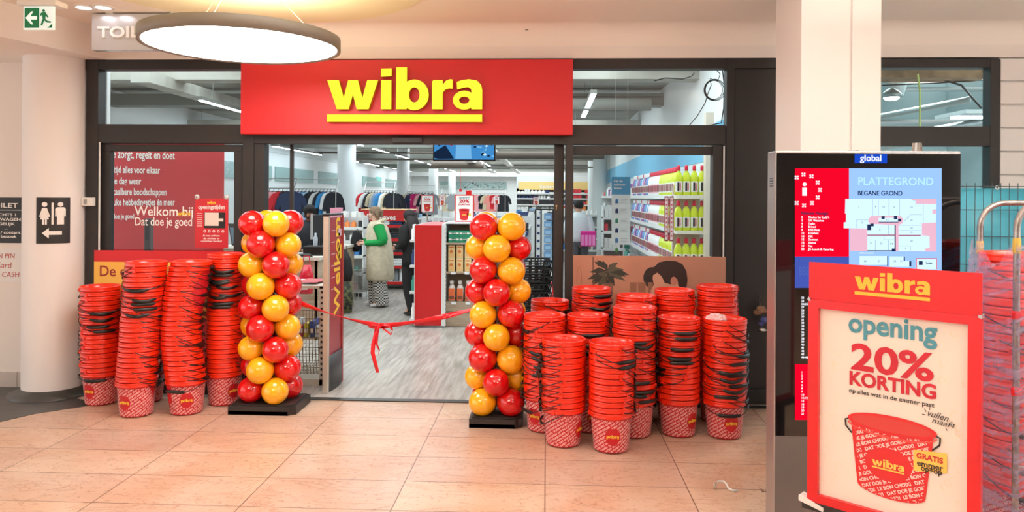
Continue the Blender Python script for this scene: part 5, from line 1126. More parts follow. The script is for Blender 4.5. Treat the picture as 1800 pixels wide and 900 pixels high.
for k, (z, c) in enumerate([(.1, 9), (.1, 8), (.45, 3), (.45, 3), (.78, 5), (.78, 8), (1.1, 9), (1.1, 9)]):
    m = MB(); m.lathe([(.026, 0), (.027, .12), (.012, .15), (.012, .19), (.001, .19)], 12, (gx0-.044, GY0+.14+.11*(k % 2), z+.001)); tag(m.build('bottle', PM[c]), '%s bottle on the left side shelf of the red gondola, %s level' % ('front' if k % 2 == 0 else 'second', ORD[k//2+1]), 'bottle', 'bottles on the side shelves of the red gondola')
# oak based shelf facing the entrance
SY = GY0+.12; sx0 = at(783, 500, SY).x; sx1 = at(888, 500, SY).x
t = thing('promo_shelf', 'oak based shelf with tissue packs, cartons and spray bottles left of the right balloon column', 'shelf', ((sx0+sx1)/2, SY+.2, 0))
Z1, Z2, Z3, Z4 = at(820, 531, SY).z, at(820, 478, SY).z, at(820, 427, SY).z, at(820, 394, SY).z
MB().box(sx0, SY, .005, sx1, SY+.02, Z1-.13).box(sx0, SY-.012, Z1-.12, sx1, SY+.01, Z1-.0).build('plinth', M_wood, t, bev=.002, world=True)
MB().box(sx0, SY+.42, 0, sx1, SY+.45, Z4).build('back_panel', M_wood, t, world=True)
for z in (Z1, Z2, Z3): MB().box(sx0, SY, z-.022, sx1, SY+.42, z).build('shelf', M_wood, t, world=True)
MB().box(sx0-.02, SY, 0, sx0, SY+.45, Z4).box(sx1, SY, 0, sx1+.02, SY+.45, Z4).build('side_panel', M_shelfw, t, world=True)
MB().box(sx0-.02, SY+.02, Z4, sx1+.02, SY+.45, Z4+.02).build('top', M_shelfw, t, world=True)
for (px_, zz) in ((792, Z1), (817, Z1), (791, Z2), (815, Z2)): p = at(px_+6, 480, SY); MB().box(p.x-.03, SY-.018, zz-.03, p.x+.03, SY-.012, zz+.0).build('price_label', M_tag, t, world=True)
# tissue packs: 4 x 2
def tissue(x, z, c2, lab):
    m = MB(); m.box(0, 0, 0, .135, .2, .075, 0); m.box(.004, -.001, .03, .131, 0, .05, 1); m.disc(.068, .04, .03, .02, .002, 2, frame((0, -.0012, 0)), 14); m.text('zacht', .022, .068, .034, 1, frame((0, -.0034, 0)), bold=.0005)
    o = m.build('tissue_pack', [mat('tissue_green', (40, 150, 116), .4), M_wtxt, mat('tissue_mark', (200, 40, 60) if c2 else (20, 110, 90), .4)], loc=(x, SY+.04, z)); return tag(o, lab, 'tissue pack', 'green tissue packs on the promo shelf')
k = 0
for row in range(2):
    for i in range(5): tissue(sx0+.03+i*.138, Z3+.001+row*.077, i % 2, 'green tissue pack, %s row, %s from the left' % (['lower', 'upper'][row], ORD[i+1]))
for row in range(2):
    for i in range(6):
        m = MB(); wl = .09 if i < 5 else .1; m.box(0, 0, 0, wl*.92, .16, .165, 0); m.box(.006, -.001, .015, wl*.92-.006, 0, .06, 1); m.disc(wl*.42, .085, .022, .022, .002, 2, frame((0, -.001, 0)), 12); m.box(.01, -.001, .13, wl*.9-.01, 0, .145, 2)
        tag(m.build('carton', [mat('carton_cream', (240, 214, 160) if i < 5 else (244, 206, 214), .5), mat('carton_gold', (240, 196, 130), .5) if i < 5 else mat('carton_pink', (226, 120, 150), .5), mat('carton_orange', (226, 130, 60), .5)], loc=(sx0+.03+i*.105, SY+.03, Z2+.001+row*.168)), 'small cream carton on the middle shelf, %s row, %s from the left' % (['lower', 'upper'][row], ORD[i+1]), 'carton', 'cartons on the promo shelf')
        m2 = None
if 'carton_pink' not in MATS: mat('carton_pink', (226, 120, 150), .5)
for i in range(6):
    m = MB(); m.loft([(0, 0, 0, .043, .03), (0, 0, .17, .043, .03), (0, .0, .2, .03, .022), (0, 0, .215, .016, .016)], 16, 0); m.lathe([(.02, .215), (.022, .235), (.001, .24)], 12, m=1); m.box(-.038, -.033, .01, .038, -.030, .165, 2); m.box(-.03, -.034, .03, .03, -.031, .07, 3)
    m.box(-.022, -.035, .225, .022, .05, .265, 1)
    o = m.build('spray_bottle', [mat('spray_white', (232, 226, 220), .35), mat('spray_head', (214, 210, 206), .35), mat('spray_orange', (226, 110, 60), .4), mat('spray_brown', (120, 70, 50), .4)], loc=(sx0+.075+i*.105, SY+.07, Z1+.001)); tag(o, 'orange and white spray bottle on the bottom shelf, %s from the left' % ORD[i+1], 'bottle', 'spray bottles on the promo shelf')
# shopping basket stack
M_bk = mat('basket_black', (24, 22, 22), .5); BX, BY = at(926, 500, 7.3).x, 7.3
def shop_basket(z, lab, first=None):
    t = thing('shopping_basket', lab, 'shopping basket', (BX, BY, z), .2, 'stacked black shopping baskets'); m = MB()
    w0, d0, w1, d1, h = .17, .12, .215, .155, .22
    for j in range(5):
        f_ = j/4; w, d_ = w0+(w1-w0)*f_, d0+(d1-d0)*f_
        m.tube([(-w, -d_, h*f_+.01), (w, -d_, h*f_+.01), (w, d_, h*f_+.01), (-w, d_, h*f_+.01)], .009 if j in (0, 4) else .0055, 6, closed=True)
    for (sx, sy, ex, ey, cnt) in ((-1, -1, 1, -1, 7), (-1, 1, 1, 1, 7), (-1, -1, -1, 1, 5), (1, -1, 1, 1, 5)):
        for k in range(cnt):
            u = k/(cnt-1); a_ = (sx+(ex-sx)*u, sy+(ey-sy)*u); m.tube([(a_[0]*w0, a_[1]*d0, .01), (a_[0]*w1, a_[1]*d1, h+.01)], .0075, 6)
    m.box(-w0, -d0, .0, w0, d0, .012); m.build('body', M_bk, t)
    MB().tube([(-w1, 0, h+.01), (-w1*.96, -.1, h+.03), (-w1*.5, -d1-.01, h+.04), (w1*.5, -d1-.01, h+.04), (w1*.96, -.1, h+.03), (w1, 0, h+.01)], .008, 8).build('handle', M_bk, t)
for k in range(11): shop_basket(.03+k*.077, 'black shopping basket, %s from the floor in the stack behind the right balloons' % ORD[k+1])
t = thing('striped_bag', 'red and white striped bag beside the black basket stack', 'bag', (at(961, 520, 7.9).x, 7.9, 0)); m = MB()
for k in range(9): m.box(-.12+k*.027, -.06, .0, -.093+k*.027, .06, .62-.01*(k % 2), k % 2)
m.build('body', [mat('stripe_red', (190, 30, 50), .5), M_wtxt], t, bev=.002); MB().tube([(-.07, 0, .6), (-.05, 0, .74), (.05, 0, .74), (.07, 0, .6)], .007, 6).build('handle', M_rib, t)

# ---- TV
TY = 8.6; t = thing('hanging_tv', 'flat screen showing blue surveillance picture hanging above the aisle', 'screen', at(816, 283, TY)); x0, x1, z0, z1 = pr(761, 232, 871, 283, TY)
MB().box(x0, TY, z0, x1, TY+.05, z1).build('casing', M_black, t, bev=.004, world=True); m = MB(); F_ = frame((x0, TY-.001, z0)); w_, h_ = x1-x0, z1-z0; q = lambda a_, b_: (a_*w_, b_*h_)
m.poly([q(.02, .05), q(.98, .05), q(.98, .95), q(.02, .95)], .0006, 0, F_); m.poly([q(.02, .3), q(.2, .55), q(.34, .08), q(.1, .07), q(.02, .1)], .001, 1, F_); m.poly([q(.1, .5), q(.3, .95), q(.2, .95), q(.02, .7)], .0012, 1, F_); m.poly([q(.3, .5), q(.36, .8), q(.32, .85), q(.27, .55)], .0014, 2, F_)
m.poly([q(.36, .08), q(.62, .08), q(.6, .9), q(.38, .9)], .001, 3, F_)
random.seed(6)
for k in range(26): a_ = random.uniform(.64, .96); b_ = random.uniform(.1, .9); m.poly([q(a_, b_), q(a_+.03, b_+.04), q(a_+.015, b_+.09), q(a_-.02, b_+.05)], .0013+.0001*k, random.choice([1, 3, 4]), F_)
m.build('display', [emat('tv_blue', (60, 130, 190), 1), emat('tv_dark', (20, 36, 60), 1), emat('tv_red', (150, 50, 70), 1), emat('tv_light', (110, 170, 215), 1), emat('tv_pale', (190, 220, 240), 1)], t, world=True)
MB().cyl(((x0+x1)/2, TY+.06, z1-.1), ((x0+x1)/2, TY+.06, SC), .02).build('ceiling_mount', M_chrome, t, world=True)
# ---- discount placards
def placard(px0, py0, px1, py1, Y, lab, base_z, red_top=False):
    x0, x1, z0, z1 = pr(px0, py0, px1, py1, Y); w, h = x1-x0, z1-z0; t = thing('placard', lab, 'placard', ((x0+x1)/2, Y, base_z), group='discount placards in the shop')
    MB().box(x0, Y, z0, x1, Y+.02, z1, 0).build('frame', M_gloss_red, t, bev=.004, world=True)
    m = MB(); F_ = frame((x0, Y-.001, z0)); m.rect(w*.06, h*.04, w*.94, h*.96, .001, 0, F_); F2 = frame((x0, Y-.0025, z0)); F3 = frame((x0, Y-.004, z0))
    m.text('opening', h*.1, w/2, h*.86, 1, F2, bold=h*.002, w=w*.55); m.text('20%', h*.17, w/2, h*.70, 2, F2, bold=h*.006, w=w*.52); m.text('KORTING', h*.08, w/2, h*.61, 2, F2, bold=h*.003, w=w*.58)
    m.poly([(w*.24, h*.44), (w*.76, h*.44), (w*.7, h*.1), (w*.62, h*.06), (w*.38, h*.06), (w*.3, h*.1)], .001, 3, F2); m.disc(w*.5, h*.45, w*.29, h*.035, .001, 3, F2, 20)
    logo(m, F3 @ Matrix.Translation((w*.5, h*.25, 0)), w*.22, .0008, 4); m.rect(w*.66, h*.22, w*.86, h*.32, .001, 4, F2)
    m.build('poster', [mat('placard_white', (240, 232, 228), .4), mat('poster_teal', (0, 0, 0)), mat('poster_crimson', (0, 0, 0)), mat('poster_bucket_red', (0, 0, 0)), mat('poster_gold', (0, 0, 0))], t, world=True)
    MB().box((x0+x1)/2-.01, Y+.02, base_z, (x0+x1)/2+.01, Y+.035, z0+.05).build('pole', M_chrome, t, world=True)
    if red_top:
        xx = (x0+x1)/2+w*.1; MB().box(xx-w*.15, Y+.3, z1+.0, xx+w*.15, Y+.31, z1+h*.16).build('red_tab', M_gloss_red, t, world=True)
placard(799, 342, 833, 390, 9.6, 'discount placard with red frame standing left of the right balloon column', Z4+.02, True)
placard(740, 343, 762, 373, 12.6, 'smaller discount placard left of the nearest one', 0)
placard(772, 344, 783, 361, 20, 'tiny discount placard between the two larger placards', 0)
placard(868, 345, 878, 359, 21, 'tiny discount placard left of the top right balloons', 0); placard(937, 346, 948, 360, 20, 'tiny discount placard below the ochre band', 0)
# ---- red topped gondola with textiles behind the women
t = gondola('white shelf with red edges and red header board behind the women', -3.25, -2.32, 12.9, 13.4, 1.15, (.14, .42, .66, .9, 1.14), 'y', red=True)
x0, x1, z0, z1 = pr(635, 369, 727, 389, 12.95); MB().box(x0, 12.95, z0, x1, 12.98, z1).build('header_board', M_gloss_red, t, world=True); p = at(638, 386, 12.94); MB().text('Must haves', .13, p.x, p.z, 0, frame((0, 12.945, 0)), bold=.003, align='LEFT', th=.002).build('lettering', M_wtxt, t, world=True)
MB().box(x0, 12.93, z1, x1, 13.3, z1+.015).build('header_top', mat('header_top', (236, 190, 140), .5), t, world=True)
random.seed(14)
for lv, z in enumerate((.42, .66, .9, 1.14)):
    for i in range(4):
        x = -3.2+i*.225; m = MB(); c = random.choice([5, 8, 8, 5, 1, 2, 7]); n_ = 3 if lv < 3 else 2
        for q_ in range(n_): m.box(x, 12.95, z+.002+q_*.042, x+.2, 13.25, z+.04+q_*.042, 0)
        tag(m.build('folded_textiles', mat('textile_%d' % c, [(0, 0, 0), (70, 100, 150), (226, 226, 226), 0, 0, (44, 56, 90), 0, (150, 170, 200), (54, 54, 60)][c], .8), bev=.012), 'folded textile pile on the red edged shelf, %s level, %s from left' % (ORD[lv+1], ORD[i+1]), 'textiles', 'folded textiles behind the women')
for i in range(9):
    x = -3.2+i*.098; m = MB().cyl((x+.045, 12.93, .19), (x+.045, 13.3, .19), .044, m=0); m.v = [Vector((v.x, v.y, v.z)) for v in m.v]
    m = MB(); m.lathe([(.044, 0), (.044, .22), (.001, .22)], 14, (x+.045, 13.02+.004*i, .141), i % 2); tag(m.build('roll', [mat('roll_white', (226, 226, 226), .6), mat('roll_grey', (130, 132, 136), .6)]), 'upright grey or white roll on the lowest red edged shelf, %s from left' % ORD[i+1], 'roll', 'rolls on the lowest red edged shelf')
# cart basket beside the woman
o = wire_basket(at(624, 500, 11.6).x, at(646, 500, 11.6).x, 11.55, 11.8, at(630, 512, 11.6).z, at(630, 474, 11.6).z, M_chrome, None); o.name = 'wire_bin'; tag(o, 'grey wire bin with goods behind the woman in the vest', 'bin')
m = MB(); X_ = at(635, 500, 11.6).x
for (a_, b_) in ((-.09, 11.57), (.09, 11.57), (-.09, 11.78), (.09, 11.78)): m.cyl((X_+a_, b_, 0), (X_+a_, b_, at(630, 512, 11.6).z), .008, n=8)
lg = m.build('leg', M_chrome); lg.parent = o; lg.matrix_parent_inverse = o.matrix_basis.inverted()
# shelves at the left of the aisle
gondola('white shelf of small toys and cosmetics left of the woman in the vest', -3.66, -2.98, 11.9, 12.3, 1.3, (.12, .4, .68, .92, 1.14), 'y', red=False)
goods_fill(-3.66, -2.98, 11.9, 12.3, (.12, .4, .68, .92, 1.14, 1.3), 'y', 'colourful small goods on the shelf left of the woman in the vest', 5, .05, .11, .16)
# far left low tables and racks
def garment(X, Y, zt_, w, h, col, ang, lab, sleeves=True, pat=None, grp='hanging clothes'):
    t = thing('garment', lab, 'garment', (X, Y, zt_-h), ang, grp)
    m = MB(); n = 9; out = [(-w*.5, 0), (-w*.46, h*.45), (-w*.48, h*.62)]
    if sleeves: out += [(-w*.55, h*.42), (-w*.74, h*.46), (-w*.62, h*.78), (-w*.46, h*.93)]
    else: out += [(-w*.5, h*.8), (-w*.46, h*.93)]
    out += [(-w*.16, h), (0, h*.96)]; full = out+[(-x, z) for x, z in out[::-1][1:]]
    m.poly(full, .05, 0, frame((0, .025, 0)))
    if pat == 'stripe':
        for k in range(4): z = h*(.08+.2*k); m.poly([(-w*.485, z), (w*.485, z), (w*.48, z+h*.09), (-w*.48, z+h*.09)], .056, 1, frame((0, .028, 0)))
    elif pat: 
        rnd = random.Random(int(abs(X*1000)))
        for k in range(12): m.disc(rnd.uniform(-w*.4, w*.4), rnd.uniform(h*.08, h*.85), w*.07, w*.07, .054, 1, frame((0, .027, 0)), 8)
    m.build('cloth', [col, M_wtxt if pat != 'stripe' else mat('shirt_stripe', (190, 30, 40), .8)], t, bev=.01)
    MB().tube([(-w*.3, 0, h*.955), (0, 0, h*1.01), (w*.3, 0, h*.955)], .012, 6).tube([(0, 0, h*1.0), (0, 0, h*1.05), (.03, 0, h*1.07), (.0, 0, h*1.1)], .006, 6).build('hanger', M_black, t)
    return t
GC = {'lime': (190, 214, 110), 'white': (232, 232, 230), 'pink': (238, 170, 176), 'magenta': (206, 40, 110), 'lightblue': (160, 192, 216), 'black': (30, 32, 40), 'blue': (60, 140, 196), 'beige': (206, 190, 160), 'coral': (236, 150, 140), 'denim': (110, 150, 190), 'red': (206, 40, 50), 'navy': (40, 50, 80), 'grey': (150, 155, 160)}
GMt = {k: mat('cloth_'+k, v, .85) for k, v in GC.items()}
def rack(lab, px0, px1, Y, zt_, cols, w=.42, h=.72, where='', ang=.95, red_stand=False):
    x0, x1 = at(px0, 340, Y).x, at(px1, 340, Y).x; t = thing('clothes_rack', lab, 'clothes rack', ((x0+x1)/2, Y, 0)); 
    MB().cyl((x0, Y, zt_+.07), (x1, Y, zt_+.07), .014).cyl((x0, Y+.25, zt_+.3), (x1, Y+.25, zt_+.3), .012).build('rail', M_chrome, t, world=True)
    m = MB()
    for x in (x0, x1): m.cyl((x, Y, 0.03), (x, Y, zt_+.07), .016).tube([(x, Y-.25, .02), (x, Y+.25, .02)], .016).cyl((x, Y+.02, zt_+.05), (x, Y+.25, zt_+.3), .012)
    m.build('frame', M_chrome, t, world=True)
    for k, c in enumerate(cols):
        name, _, pat = c.partition('/'); X = x0+(x1-x0)*(k+.5)/len(cols)
        garment(X, Y-.0+.0*(k % 2), zt_, w, h*(1+.08*((k*7) % 3-1)), GMt[name], ang*(.55 if pat else 1)+.12*((k*5) % 3-1), '%s%s top on the %s, %s hanger from the left' % (name, ' patterned' if pat else '', where, ORD[k+1]), pat=pat or None, grp='clothes on the '+where)
rack('chrome clothes rack at the far left of the shop', 462, 516, 16.5, 1.74, ['lime', 'white/dots', 'pink', 'pink/stripe', 'red', 'black/dots', 'navy'], .5, .78, 'far left rack', .6)
rack('chrome clothes rack left of the first round shop column', 515, 590, 17.4, 1.74, ['magenta', 'magenta', 'lightblue', 'denim', 'lightblue', 'black', 'black', 'white/dots', 'black', 'blue', 'white', 'black'], .42, .74, 'second left rack', .85)
rack('chrome clothes rack right of the first round shop column', 640, 692, 20.5, 1.74, ['red/dots', 'white/dots', 'black', 'beige', 'grey', 'denim', 'blue', 'white', 'beige', 'black'], .42, .74, 'rack between the first two columns', .85)
rack('chrome clothes rack right of the second round shop column', 716, 762, 26, 1.74, ['beige', 'navy', 'magenta/dots', 'magenta', 'pink', 'black', 'white', 'grey'], .44, .74, 'rack behind the small placard', .4)
rack('chrome clothes rack at the back wall left part', 776, 800, 38, 1.75, ['beige', 'white', 'beige', 'white', 'grey'], .6, .8, 'far back rack on the left', .2)
rack('chrome clothes rack at the back wall under the grey green band', 828, 888, 38, 1.75, ['coral', 'coral', 'pink', 'black', 'beige', 'coral', 'red', 'pink', 'black'], .6, .8, 'far back rack on the right', .2)
rack('distant clothes rack left of the third round column', 690, 697, 23.5, 1.74, ['black', 'black'], .5, .9, 'short rack beside the second column', .5)
# white panels under the racks and low white tables full of textiles
def low_table(lab, px0, px1, Y, h, dep, seed, pal=None):
    x0, x1 = at(px0, 380, Y).x, at(px1, 380, Y).x; t = thing('display_table', lab, 'display table', ((x0+x1)/2, Y+dep/2, 0))
    MB().box(x0, Y, h-.04, x1, Y+dep, h).build('tabletop', M_shelfw, t, world=True); 
    for y_ in (Y, Y+dep-.02): MB().box(x0, y_, 0.0, x1, y_+.02, h-.04).build('side_board', M_shelfw, t, world=True)
    rnd = random.Random(seed); m = MB(); pal = pal or [2, 9, 7, 9, 2, 8, 5, 1]
    x = x0+.03
    while x < x1-.1:
        y = Y+.03
        while y < Y+dep-.1:
            hh_ = rnd.uniform(.03, .16); m.box(x, y, h+.001, x+rnd.uniform(.1, .18), y+rnd.uniform(.15, .25), h+hh_, rnd.choice(pal)); y += .28
        x += .19
    tag(m.build('textile_piles', PM), 'mixed folded textiles lying on the '+lab, 'textiles', kind='stuff')
low_table('white table behind the dark haired woman', 735, 800, 14.2, 1.05, 1.2, 1)
low_table('long white table in the middle of the shop', 800, 905, 17.5, 1.1, 1.5, 2)
low_table('white table near the ochre band', 905, 960, 22, 1.15, 1.5, 3)
low_table('lilac edged table at the left', 468, 560, 14.8, 1.05, .9, 4, [10, 10, 7, 9]); low_table('white table before the first column', 560, 640, 15.4, 1.1, .8, 5, [7, 1, 4, 9, 8, 7])
low_table('white table before the second column', 640, 735, 18.3, 1.1, .8, 6, [7, 7, 9, 8])
# dumped leaflets rack with tilted packs (white clutter left of the placard)
gondola('white rack of socks in packs behind the tissue shelf', -2.22, -1.5, 13.0, 13.4, 1.28, (.3, .8, 1.1), 'y'); 
random.seed(19)
k = 0
for zr in (1.2, 1.02):
    for i in range(7):
        x = -2.2+i*.1; m = MB(); M_ = Matrix.Translation((x+.05, 12.96, zr)) @ Matrix.Rotation(random.uniform(-.35, .35), 4, 'Y'); m.box(-.04, -.01, -.09, .04, .01, .07, 0, M_); m.box(-.03, -.012, -.07, .03, -.01, .02, 1, M_); k += 1
        tag(m.build('sock_pack', [mat('sock_card', (228, 230, 232), .5), PM[random.choice([8, 5, 0, 7, 2])]]), 'small hanging sock pack behind the women, %s row, %s from left' % (['upper', 'lower'][zr < 1.1], ORD[i+1]), 'sock pack', 'hanging sock packs')
# right aisle gondola (white, hanging goods) behind the right balloons
gondola('white aisle shelf end with hanging packs right of the top balloons', at(885, 400, 12.8).x, at(930, 400, 12.8).x, 12.6, 14.6, 1.32, (.1, .45, .8, 1.1), 'x+')
goods_fill(at(885, 400, 12.8).x, at(930, 400, 12.8).x, 12.6, 14.6, (.1, .45, .8, 1.1), 'x+', 'blue and white hanging packs on the aisle shelf right of the top balloons', 8, .05, .1, .28, [7, 2, 9, 5, 8])
gx = at(885, 400, 12.5).x; m = MB(); rnd = random.Random(33)
for i in range(9):
    for j in range(7):
        x = gx+.02+i*.047; z = .35+j*.135; M_ = Matrix.Translation((x, 12.56, z)) @ Matrix.Rotation(rnd.uniform(-.4, .4), 4, 'Y'); m.box(-.018, -.01, -.05, .02, .01, .05, rnd.choice([7, 2, 5, 9, 8, 9]), M_)
tag(m.build('hanging_packs', PM), 'dense wall of small white and blue hanging packs right of the balloons', 'merchandise', kind='stuff')
t = thing('grid_rack', 'black framed rack with blue garments beside the dark door post', 'rack', (at(957, 470, 12).x, 12, 0)); x0, x1, z0, z1 = pr(941, 368, 972, 470, 12)
m = MB()
for x in (x0, (x0+x1)/2-.05, x1): m.cyl((x, 12, .0), (x, 12, z1), .012, n=8)
for z in (z0, z1): m.cyl((x0, 12, z), (x1, 12, z), .012, n=8)
m.box(x0, 12, .28, x1, 12.4, .32); m.build('frame', M_black, t, world=True)
for i in range(7):
    m = MB(); z = z0+.02+i*.125; m.box(x0+.015, 12.03, z, x0+.08, 12.06, z+.1); m.box(x0+.025, 12.028, z+.01, x0+.07, 12.03, z+.05, 1); tag(m.build('sock_pack', [mat('sock_card', (0, 0, 0)), PM[5]]), 'small pack on the black framed rack, %s from the bottom' % ORD[i+1], 'sock pack', 'packs on the black framed rack')
    m = MB(); m.box(x0+.14, 12.03, z, x1-.02, 12.06, z+.11); m.box(x0+.16, 12.028, z+.02, x1-.04, 12.03, z+.07, 1); tag(m.build('jeans_pack', [GMt['denim'], PM[7]]), 'pale blue folded garment on the black framed rack, %s from the bottom' % ORD[i+1], 'garment', 'folded garments on the black framed rack')
# children shelves under the ochre band
gondola('distant white wall shelf of children shoes under the ochre band', at(908, 350, 29.5).x, at(1052, 350, 29.5).x, 29.4, 29.9, 1.85, (.5, .8, 1.1, 1.35, 1.6, 1.8), 'y')
goods_fill(at(908, 350, 29.5).x, at(1052, 350, 29.5).x, 29.4, 29.9, (.5, .8, 1.1, 1.35, 1.6, 1.8), 'y', 'rows of small shoes and boxes under the ochre band', 10, .1, .18, .2, [8, 0, 2, 9, 11, 5])
# low white counters along the right aisle seen through the right window
gondola('white aisle shelf of pink and blue packs beyond the man in the white shirt', 1.0, 1.38, 13.2, 13.6, 1.5, (.15, .45, .75, 1.05, 1.3), 'y')
goods_fill(1.0, 1.38, 13.2, 13.6, (.15, .45, .75, 1.05, 1.3), 'y', 'pink and red bottles on the small aisle shelf beyond the man in white', 12, .05, .09, .2, [0, 6, 2, 6, 0])
goods_fill(.3, 1.3, 19, 19.4, (.3, .6, .9, 1.2), 'y', 'distant pale goods in the right aisle', 13, .1, .2, .2, [9, 7, 1, 2])
gondola('distant white shelf in the right aisle', .3, 1.3, 19, 19.4, 1.3, (.3, .6, .9, 1.2), 'y')

# ================================================================ DETERGENT WALL AT THE RIGHT
WX0, WX1 = 1.47, 1.93; lv = [(-.0+EYE)-.0]; LZ = [at(1212, 343, 8.5).z, at(1212, 405, 8.5).z, at(1212, 405, 8.5).z-.42, at(1212, 405, 8.5).z-.84]
t = gondola('long white wall shelf full of detergent bottles behind the right window', WX0, WX1, 8.75, 20, LZ[0]+.1, LZ, 'x-')
MB().box(at(1240, 400, 8.3).x, 8.3, 0, at(1254, 400, 8.3).x, 8.42, 2.6).build('corner_post', mat('cream_post', (214, 206, 190), .6), t, world=True)
# end cap facing the window
te = thing('end_shelf', 'short white end shelf with green detergent bottles facing the right window', 'shelf', (1.68, 8.5, 0)); ex0, ex1 = WX0, at(1240, 400, 8.4).x
MB().box(ex0, 8.72, 0, ex1, 8.74, LZ[0]+.12).build('back_panel', mat('end_back', (200, 176, 160), .6), te, world=True)
for z in LZ: MB().box(ex0, 8.4, z-.04, ex1, 8.72, z).build('shelf', mat('end_shelf_cream', (226, 222, 206), .5), te, world=True)
def bottle_mesh(c_body, c_cap, c_lab, lab=True):
    m = MB(); m.loft([(0, 0, 0, .046, .036), (0, 0, .01, .05, .04), (0, 0, .17, .05, .04), (0, 0, .215, .036, .03), (0, 0, .235, .018, .018), (0, 0, .25, .016, .016)], 16, 0)
    m.lathe([(.021, .246), (.022, .285), (.014, .295), (.001, .296)], 12, m=1); m.ring(0, 0, .024, .024, .016, .016, .008, 1, Matrix.Translation((0, 0, .243)), n=12)
    if lab:
        for k in range(8):
            a0_, a1_ = -.95+1.9*k/8, -.95+1.9*(k+1)/8
            f_ = lambda a_, z: (.0515*math.sin(a_), -.0415*math.cos(a_), z)
            m.add([f_(a0_, .03), f_(a1_, .03), f_(a1_, .135), f_(a0_, .135)], [(0, 1, 2, 3)], 2)
        m.rect(-.02, .04, .004, .125, .0008, 3, frame((0, -.0425, 0))); m.rect(.008, .045, .022, .12, .0008, 4, frame((0, -.0415, 0)))
    o = m.build('x', [c_body, c_cap, c_lab, M_dark, mat('lab_red', (214, 70, 90), .5)], loc=(0, 0, 0)); me = o.data; bpy.data.objects.remove(o); return me
M_lime = mat('lime_liquid', (206, 222, 40), .15, coat=.5); M_cap = mat('cap_white', (236, 236, 236), .3); M_capr = mat('cap_red', (206, 30, 60), .3); M_lab = mat('lab_white', (236, 236, 228), .5)
Bm = {'lime': bottle_mesh(M_lime, M_capr, M_lab), 'white': bottle_mesh(mat('white_bottle', (238, 236, 236), .3), M_capr, mat('lab_pink', (240, 190, 196), .5)), 'pink': bottle_mesh(mat('pink_bottle', (230, 120, 160), .3), M_cap, M_lab), 'blue': bottle_mesh(mat('blue_bottle', (90, 160, 214), .3), M_cap, M_lab), 'navy': bottle_mesh(mat('navy_bottle', (50, 70, 140), .3), M_cap, M_lab), 'purple': bottle_mesh(mat('purple_bottle', (150, 110, 190), .3), M_cap, M_lab)}
def bottle(kind, x, y, z, rz, lab, grp, s=1):
    o = bpy.data.objects.new('detergent_bottle', Bm[kind]); COL.objects.link(o); o.location = (x, y, z); o.rotation_euler = (0, 0, rz); o.scale = s if isinstance(s, tuple) else (s, s, s); tag(o, lab, 'bottle', grp)
LN = ['top', 'middle', 'lower', 'bottom']
for li, z in enumerate(LZ[:3]):
    for i in range(4): bottle('lime', 1.49+.088*i, 8.46, z+.001, 0, 'lime green detergent bottle on the %s end shelf, %s from left' % (LN[li], ORD[i+1]), 'bottles on the end shelf', (.93, .93, 1.14))
    for i in range(40):
        y = 8.84+i*.105; kind = 'lime' if i < 11 else ('white' if i < 21 else ['blue', 'blue', 'navy', 'blue', 'white', 'pink', 'purple'][(i*3+li) % 7])
        bottle(kind, WX0+.06, y, z+.001, -PI/2, '%s detergent bottle on the %s long shelf, %s from the window' % (kind, LN[li], ORD[i+1] if i+1 < 31 else '%dth' % (i+1)), 'bottles on the long detergent shelf', 1.12)
goods_fill(WX0, WX1, 13.1, 19.9, LZ, 'x-', 'distant cleaning products further along the long detergent shelf', 41, .07, .12, .26, [1, 7, 9, 6, 3, 10, 2, 0])
goods_fill(WX0, WX1, 8.9, 13, LZ[3:], 'x-', 'boxes on the bottom of the long detergent shelf', 42, .1, .2, .26, [1, 7, 9, 2])
# double price strips and info poster in front of the shelf
t = thing('shelf_banner', 'pair of narrow upright red edged price strips on the corner of the detergent shelf', 'sign', (WX0-.02, 8.7, 1.2))
for (a_, b_) in ((1168, 1175), (1177, 1184)):
    x0, x1, z0, z1 = pr(a_, 345, b_, 424, 8.38); m = MB().box(x0, 8.38, z0, x1, 8.385, z1, 0).box(x0+.008, 8.377, z0+.015, x1-.008, 8.38, z1-.015, 1)
    for k in range(9): m.box(x0+.014, 8.3755, z0+.05+.05*k, x1-.014, 8.377, z0+.07+.05*k, 2)
    m.build('strip', [mat('strip_wine', (150, 50, 60), .5), mat('strip_pink', (236, 214, 214), .5), mat('strip_red', (214, 90, 100), .5)], t, world=True)
YP = 7.2; t = thing('info_poster', 'tall narrow white and blue cleaning tips poster hanging behind the right window', 'poster', at(1091, 430, YP)); x0, x1, z0, z1 = pr(1075, 311, 1108, 430, YP); zs = at(1090, 342, YP).z
m = MB().box(x0, YP, z0, x1, YP+.004, zs, 0).box(x0, YP, zs, x1, YP+.004, z1, 1); F_ = frame((0, YP-.001, 0)); w = x1-x0
for k, s_ in enumerate(['Kijk die', 'badkamer', 'blinken']): m.text(s_, .028, x0+.02, z1-.05-.034*k, 2, F_, bold=.0006, align='LEFT')
for k in range(6):
    z = zs-.06-k*.095; m.loft([(x0+.05, YP-.003, z-.025, .014, .002), (x0+.05, YP-.003, z+.01, .014, .002), (x0+.05, YP-.003, z+.02, .006, .002)], 8, [3, 4, 5, 4, 3, 6][k])
    for j in range(3): m.rect(x0+.09, z+.012-.014*j, x0+w*(.85-.1*(j % 2)), z+.015-.014*j, .0006, 7, F_)
m.build('print', [mat('poster_pale_blue', (220, 236, 242), .5), mat('poster_sky', (76, 158, 206), .5), M_wtxt, PM[1], PM[5], PM[3], mat('p_green', (90, 150, 90), .5), mat('p_grey', (150, 165, 175), .5)], t, world=True)
